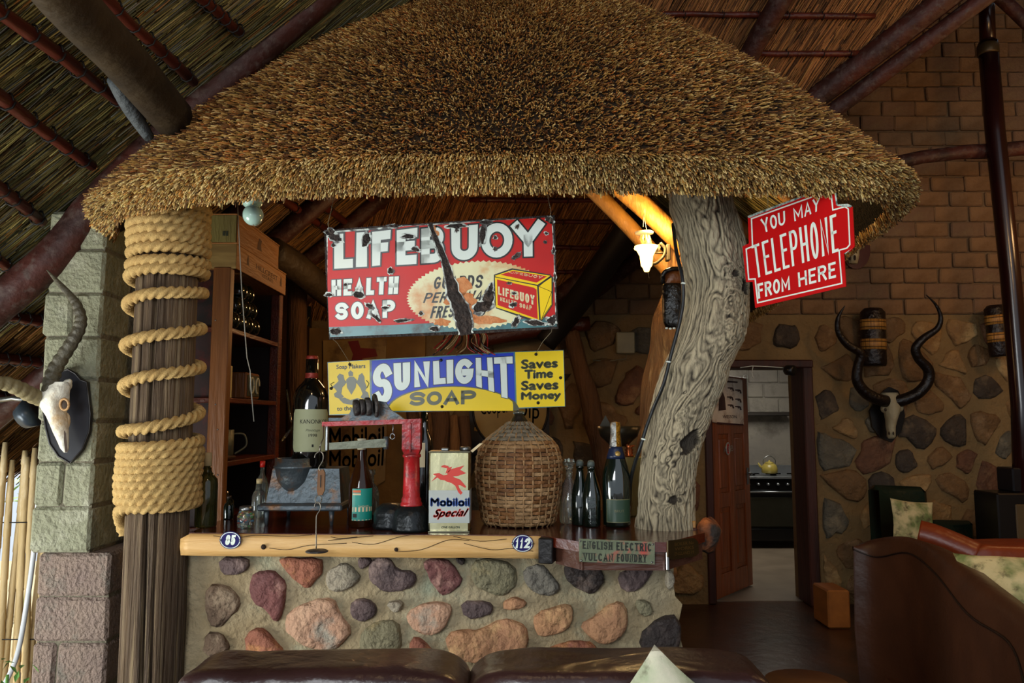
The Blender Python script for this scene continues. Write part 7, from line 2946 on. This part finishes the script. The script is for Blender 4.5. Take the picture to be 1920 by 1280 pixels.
b.build('socket_shadow', mat('socket_dark', '#3a2a1e', .8), kd)
horn([(1661, 752), (1645, 748), (1622, 735), (1607, 712), (1609, 684), (1613, 662), (1590, 647), (1573, 625), (1571, 598), (1584, 573)], [11.5, 11, 10.5, 9.5, 8.5, 8, 7, 5.5, 4, .8], YQ - .05, YQ - .3, 0, 'horn', kd, m_kh, 0, 8)
horn([(1681, 752), (1695, 749), (1722, 736), (1740, 714), (1740, 692), (1722, 671), (1717, 652), (1732, 634), (1757, 616), (1764, 595), (1755, 572), (1736, 552)], [11.5, 11, 10.5, 10, 9.5, 8.5, 8, 7, 5.5, 4, 2.5, .8], YQ - .05, YQ - .3, 0, 'horn', kd, m_kh, 0, 8)
m_leath = mat('drum_leather', '#1e1310', .3, col2='#120b09', ns=6, bump=.4)
m_band = mat('drum_band', '#b5813a', .5, col2='#7c5220', ns=30, stretch=(6, 1, .2), sharp=.1)
for i, (xt, yt, xb2, yb2, w, lab) in enumerate(((1636, 578, 1639, 686, 23, 'dark leather drum with two tan bands above the kudu horns'), (1866, 572, 1878, 668, 21, 'dark leather drum with two tan bands half hidden by the right-hand post'))):
    o = empty('leather_drum', AT(xb2, yb2, YQ), lab, 'drum', 'leather drums on the wall')
    pt, pb2 = AT(xt, yt, YQ), AT(xb2, yb2, YQ)
    d = pt - pb2
    b = MB()
    b.tube([pb2, pb2 + d * .04, pb2 + d * .93, pt], [w * M(YQ) * .92, w * M(YQ), w * M(YQ), w * M(YQ) * .7], 24, flat=.8)
    b.build('body', m_leath, o)
    for t0, t1 in ((.28, .46), (.62, .80)):
        b = MB()
        b.tube([pb2 + d * t0, pb2 + d * t1], w * M(YQ) * 1.03, 24, cap=True, flat=.8)
        bo_ = b.build('woven_band', m_band, o)
        b = MB()
        for q in (.25, .75):
            pz = pb2 + d * (t0 + (t1 - t0) * q)
            b.tube([pz - d * .006, pz + d * .006], w * M(YQ) * 1.045, 24, flat=.8)
        b.build('stitching', m_leath, bo_)
ss = empty('small_skull', AT(1600, 470, YQ + .1), 'small skull on red-brown oval shield peeping out behind the telephone sign', 'skull trophy')
b = MB()
px_poly(b, [(1606 + 26 * math.cos(a), 470 + 34 * math.sin(a)) for a in [2 * math.pi * i / 24 for i in range(24)]], Plane((0, YQ + .14, 0), (0, -1, 0)), 0, thick=.03)
b.build('shield', mat('shield_redbrown', '#5a2412', .35), ss)
b = MB()
b.tube([AT(1594, 440, YQ), AT(1597, 460, YQ), AT(1599, 480, YQ), AT(1599, 494, YQ)], [.07, .065, .055, .04], 14, flat=.8)
b.build('skull_bone', m_kb, ss)
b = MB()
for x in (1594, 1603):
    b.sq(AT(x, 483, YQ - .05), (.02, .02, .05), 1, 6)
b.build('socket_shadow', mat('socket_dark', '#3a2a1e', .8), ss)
# door cable and small camera on the lintel
b = MB()
b.tube([AT(1388, 689, 6.7), AT(1410, 686, 6.7), AT(1440, 687, 6.7), AT(1478, 690, 6.7)], .004, 5)
b.tube(catmull([AT(1412, 687, 6.7), AT(1410, 698, 6.7), AT(1412, 708, 6.7)], 4), .004, 5)
b.build('lintel_cable', m_white, org=AT(1412, 708, 6.7), label='thin white cable along the top of the door frame', cat='cable')
b = MB()
b.lathe(AT(1481, 694, 6.66), [(.03, -.05), (.045, -.03), (.045, .04), (.02, .045), (0, .04)], 16, axis=(.5, -.8, -.1))
b.build('security_camera', mat('cam_black', '#1a1816', .3), org=AT(1481, 694, 6.7), label='little black round camera at the top right corner of the door frame', cat='camera')

# ------------------------------------------------------------------ sofas
m_lea = mat('leather_plum', '#3b2422', .30, col2='#2a1a1a', ns=4, bump=.25, bs=14, spec=.5)
m_leb = mat('leather_brown', '#50301f', .42, col2='#3a2217', ns=3, bump=.2, bs=10, spec=.4)
m_leo = mat('leather_orange', '#8e3c1a', .34, col2='#6e2c12', ns=3, bump=.2, bs=10)
m_leg = mat('leather_green', '#13261d', .25, col2='#0c1a14', ns=4, bump=.15)
m_flo = mat('floral_cloth', '#cbb987', .8, col2='#6f7a44', ns=9, sharp=.09, col3='#54492e', s3=14, bump=.15)
m_flo2 = mat('pale_floral_cloth', '#cfc9b0', .8, col2='#8fa07a', ns=7, sharp=.1, col3='#6a6550', s3=10, bump=.15)


def wrinkle(b, s=5, amp=.012, f2=14, a2=.004):
    b.v = [(x + noise.noise(V(x * s, y * s, z * s + 3)) * amp, y + noise.noise(V(x * s + 9, y * s, z * s)) * amp + noise.noise(V(x * f2, z * f2, 1)) * a2, z + noise.noise(V(x * s, y * s + 5, z * s)) * amp * .8 + noise.noise(V(x * f2, y * f2, z * 3)) * a2) for x, y, z in b.v]


YF = 2.08
zs0 = AT(900, 1240, YF).z
so = empty('leather_sofa', (AT(900, 1240, YF).x, YF - .4, 0), 'dark plum leather sofa in front of the bar, only its back cushions showing', 'sofa')
xL, xM, xR = AT(352, 1240, YF).x, AT(880, 1240, YF).x, AT(1432, 1240, YF).x
for a_, c_, zz_ in ((xL, xM, zs0 + .002), (xM, xR, zs0)):
    b = MB()
    b.sq(((a_ + c_) / 2, YF, zz_ - .25), (c_ - a_ + .02, .26, .52), .22, 30, e2=.26)
    wrinkle(b, 4, .016, 11, .006)
    o_ = b.build('back_cushion', m_lea, so)
    b = MB()
    pts = []
    for i in range(30):
        t = i / 29
        x = a_ + .05 + (c_ - a_ - .1) * t
        pts.append(V(x, YF - .098 - .004 * math.sin(t * 9), zz_ - .035 - .004 * math.sin(t * 7)))
    b.tube(pts, .0028, 6)
    b.build('seam', mat('seam_plum', '#4a3230', .4), o_)
b = MB()
b.bbox(((xL + xR) / 2 - .03, YF + .19, .40), (xR - xL + .26, .12, .78), .05, smooth=True)
b.build('outer_back', m_lea, so)
for sx_, x in ((-1, xL - .10), (1, xR + .12)):
    b = MB()
    b.sq((x, YF - .35, .42), (.22, .95, .44), .3, 20)
    wrinkle(b)
    b.build('arm', m_lea, so)
for a_, c_ in ((xL, xM), (xM, xR)):
    b = MB()
    b.sq(((a_ + c_) / 2, YF - .42, .42), (c_ - a_, .72, .2), .25, 20)
    wrinkle(b)
    b.build('seat_cushion', m_lea, so)
b = MB()
b.bbox(((xL + xR) / 2, YF - .3, .19), (xR - xL + .1, .9, .26), .03)
b.build('base', m_lea, so)
for x in (xL, xR):
    for y in (YF - .68, YF + .1):
        b = MB()
        b.cyl((x, y, 0), (x, y, .07), .02, .03, 12)
        b.build('leg', m_cwood, so)


def pillow(name, c, size, rot, m, lab, par=None):
    b = MB()
    k = 16
    vs = []
    for s in (1, -1):
        for i in range(k + 1):
            for j in range(k + 1):
                u, v = i / k * 2 - 1, j / k * 2 - 1
                t = max(0, (1 - u * u) * (1 - v * v)) ** .42
                pin = 1 - .09 * (1 - (abs(u) ** 2 + abs(v) ** 2) / 2)
                sx = 1 - .10 * (1 - v * v) * abs(u)
                sz = 1 - .10 * (1 - u * u) * abs(v)
                vs.append(Vector(c) + rot @ V(u * size[0] / 2 * sz * 1.0 * (1 - .08 * (1 - v * v)) , s * t * size[1] / 2 + .006 * noise.noise(V(u * 3, v * 3, 2)), v * size[2] / 2 * (1 - .08 * (1 - u * u))))
    fs = []
    for s in (0, 1):
        o = s * (k + 1) ** 2
        for i in range(k):
            for j in range(k):
                a = o + i * (k + 1) + j
                fs.append((a, a + 1, a + k + 2, a + k + 1))
    b.add(vs, fs, 0, True)
    return b.build(name, m, org=c, label=lab, cat='cushion')


pc = AT(1248, 1372, 1.9)
pillow('scatter_cushion', pc, (.29, .12, .29), Matrix.Rotation(math.radians(38), 3, 'Y') @ Matrix.Rotation(.1, 3, 'X'), m_flo2, 'pale floral scatter cushion, its corner poking up on the plum leather sofa')
# round table edge at the bottom
tb_ = empty('round_table', (AT(1512, 1262, 2.5).x, 2.5, 0), 'small round brown wooden table behind the right end of the plum sofa', 'table')
tc_ = V(AT(1512, 1262, 2.5).x, 2.5, 0)
zt3 = AT(1490, 1258, 2.6).z
lathe_part('table_top', V(tc_.x, 2.5, zt3 - .03), [(.12, 0), (.125, .01), (.125, .03), (0, .03)], mat('table_brown', '#6a401c', .5), tb_)
lathe_part('pedestal', V(tc_.x, 2.5, 0), [(.1, 0), (.1, .02), (.025, .06), (.025, zt3 - .04), (.06, zt3 - .03)], mat('table_brown', '#6a401c', .5), tb_)

# brown sofa seen from behind, running away on the right
sb = empty('brown_leather_sofa', (2.15, 3.3, 0), 'big brown leather sofa seen from behind at the lower right, with a dark piped seam', 'sofa')
TOP = [(1598, 1026, 4.4), (1640, 1010, 4.35), (1700, 1006, 4.1), (1760, 1030, 3.65), (1830, 1085, 3.1), (1920, 1158, 2.55), (2050, 1270, 2.0)]
tp = catmull([AT(x, y, Y) for x, y, Y in TOP], 6)
SEAM = [(1600, 1029, 4.38), (1645, 1044, 4.3), (1702, 1036, 4.05), (1752, 1072, 3.6), (1815, 1150, 3.0), (1893, 1204, 2.62), (1925, 1290, 2.3)]
sm_ = catmull([AT(x, y, Y) for x, y, Y in SEAM], 6)
b = MB()
vs, fs = [], []
k = len(tp)
for i in range(k):
    s_, t_ = sm_[i], tp[i]
    inn_ = V(.36, .04, 0)
    r0v = [V(s_.x + .01, s_.y, 0.03), V(s_.x - .012, s_.y, s_.z * .5), s_ + V(0, 0, -.002), s_ + V(.002, 0, .012), (s_ + t_) / 2 + V(.0, 0, .012), t_, t_ + V(.10, .01, -.03), t_ + V(.16, .02, -.12), V(t_.x + .18, t_.y + .03, .35), V(t_.x + .18, t_.y + .03, .03)]
    vs += r0v
n2 = 10
for i in range(k - 1):
    for j in range(n2 - 1):
        fs.append((i * n2 + j, i * n2 + j + 1, (i + 1) * n2 + j + 1, (i + 1) * n2 + j))
fs += [tuple(range(n2)), tuple((k - 1) * n2 + j for j in range(n2))]
b.add(vs, fs, 0, True)
b.build('backrest', m_leb, sb)
b = MB()
b.tube([p + V(-.003, 0, 0) for p in sm_], .0042, 8)
b.build('piping', mat('piping_dark', '#1c0e0a', .5), sb)
b = MB()
b.sq((2.55, 3.1, .34), (.85, 1.9, .3), .2, 20)
b.build('seat_cushion', m_leo, sb)
b = MB()
b.sq((2.33, 4.32, .45), (.66, .24, .62), .3, 20)
b.build('arm', m_leb, sb)
b = MB()
b.bbox((2.4, 3.2, .14), (.9, 2.1, .2), .02)
b.build('base', m_leb, sb)
cpp = AT(1912, 1112, 3.3)
pillow('scatter_cushion', cpp, (.42, .15, .36), Matrix.Rotation(math.radians(-12), 3, 'Z') @ Matrix.Rotation(-.7, 3, 'X'), m_flo, 'large green and yellow floral cushion on the brown sofa')

# orange leather sofa beyond
sc2 = empty('orange_leather_sofa', (3.2, 5.0, 0), 'orange-brown leather sofa facing across, beyond the brown one', 'sofa')
YO = 4.9
b = MB()
b.tube(catmull([AT(1722, 1000, YO), AT(1750, 1008, YO - .04), AT(1790, 1024, YO - .1), AT(1830, 1042, YO - .16)], 5), [.085] * 16, 16)
b.build('arm', m_leo, sc2)
b = MB()
p0, p1 = AT(1790, 1018, YO), AT(1990, 1030, YO)
b.sq(((p0.x + p1.x) / 2, YO, p0.z - .34), (p1.x - p0.x, .34, .70), .25, 20)
wrinkle(b)
b.build('backrest', m_leo, sc2)
b = MB()
b.sq(((p0.x + p1.x) / 2, YO - .18, .36), (p1.x - p0.x, .5, .26), .25, 16)
b.build('seat_cushion', m_leo, sc2)
b = MB()
b.bbox(((p0.x + p1.x) / 2, YO - .05, .14), (p1.x - p0.x, .7, .24), .02)
b.build('base', m_leo, sc2)
# green armchair with cushion against wall
YG2 = 6.35
gc = empty('green_armchair', (AT(1690, 1000, YG2).x, YG2, 0), 'dark green leather chair against the stone wall beneath the kudu skull', 'chair')
p0, p1 = AT(1640, 930, YG2), AT(1745, 925, YG2)
zb5 = AT(1690, 1010, YG2).z
b = MB()
b.bbox(((p0.x + p1.x) / 2, YG2 + .08, (p0.z + .35) / 2 + .05), (p1.x - p0.x, .14, p0.z - .3), .045, Matrix.Rotation(-.12, 3, 'X') @ Matrix.Rotation(.04, 3, 'Y'), smooth=True)
b.build('backrest', m_leg, gc)
b = MB()
xx1 = AT(1830, 1000, YG2).x
b.bbox(((p0.x + xx1) / 2 + .1, YG2 - .0, .44), (xx1 - p0.x, .4, .24), .05, smooth=True)
b.build('seat_cushion', m_leg, gc)
b = MB()
b.bbox(((p1.x + xx1) / 2 + .02, YG2 + .1, AT(1800, 990, YG2).z / 2 + .2), (xx1 - p1.x, .12, AT(1800, 990, YG2).z - .3), .03, smooth=True)
b.build('low_back', m_leg, gc)
for x in (p0.x + .06, xx1 - .06):
    for y in (YG2 - .32, YG2 + .1):
        b = MB()
        b.cyl((x, y, 0), (x, y, .33), .025, .03, 10)
        b.build('leg', m_cwood, gc)
pillow('scatter_cushion', AT(1712, 978, YG2 - .14), (.34, .12, .34), Matrix.Rotation(.1, 3, 'Y') @ Matrix.Rotation(-.25, 3, 'X'), m_flo, 'yellow patterned cushion leaning on the green chair')
# wooden block stool left of the brown sofa
p0, p1 = AT(1562, 1130, 6.0), AT(1605, 1130, 6.0)
b = MB()
b.bbox(((p0.x + p1.x) / 2, 6.25, .145), (p1.x - p0.x, .3, .285), .012)
b.build('wooden_stool', mat('stool_orange', '#a8662a', .5, col2='#87501f', ns=4, stretch=(3, 1, 3)), org=((p0.x + p1.x) / 2, 6.25, 0), label='low orange wooden block stool against the wall, left of brown sofa', cat='stool')
# cabinet on far right
cbn = empty('dark_cabinet', (AT(1910, 1000, 5.8).x + .2, 5.9, 0), 'dark cabinet with a pale door panel at the right edge', 'cabinet')
x0 = AT(1872, 940, 5.8).x
zt4 = AT(1880, 924, 5.8).z
b = MB()
b.bbox((x0 + .45, 5.92, zt4 / 2), (.95, .3, zt4), .01)
b.build('body', mat('cabinet_black', '#120d0b', .35), cbn)
b = MB()
b.bbox((x0 + .28, 5.768, zt4 * .55), (.36, .02, zt4 * .75), .006)
b.build('door', mat('cabinet_panel', '#5e4a2c', .5, col2='#4a3920'), cbn)
b = MB()
b.bbox((x0 + .3, 5.95, zt4 + .09), (.3, .2, .18), .01)
b.build('radio', mat('radio_black', '#17161a', .25), org=(x0 + .3, 5.95, zt4), label='black box-shaped radio standing on the dark cabinet', cat='radio')

# flat print, scars and small fittings belong together as one piece of stuff each
for o in COL.objects:
    if o.parent is not None and o.type == 'MESH' and any(w in o.name for w in ('lettering', 'rust_', 'chipped', 'screw', 'outline', 'label_', 'cracks', 'stamp', 'crest', 'printed', 'yellow_panels', 'carton', 'stitching', 'flower', 'socket', 'beads', 'tie_wire', 'fringe', 'herbs', 'red_gargoyle', 'flying', 'crown_mantle', 'pull_chain', 'straw', 'reed', 'burner', 'dial_digit')):
        if o.name.split('.')[0] not in ('burner', 'dial_digit', 'crown_mantle') and 'kind' not in o:
            o['kind'] = 'stuff'
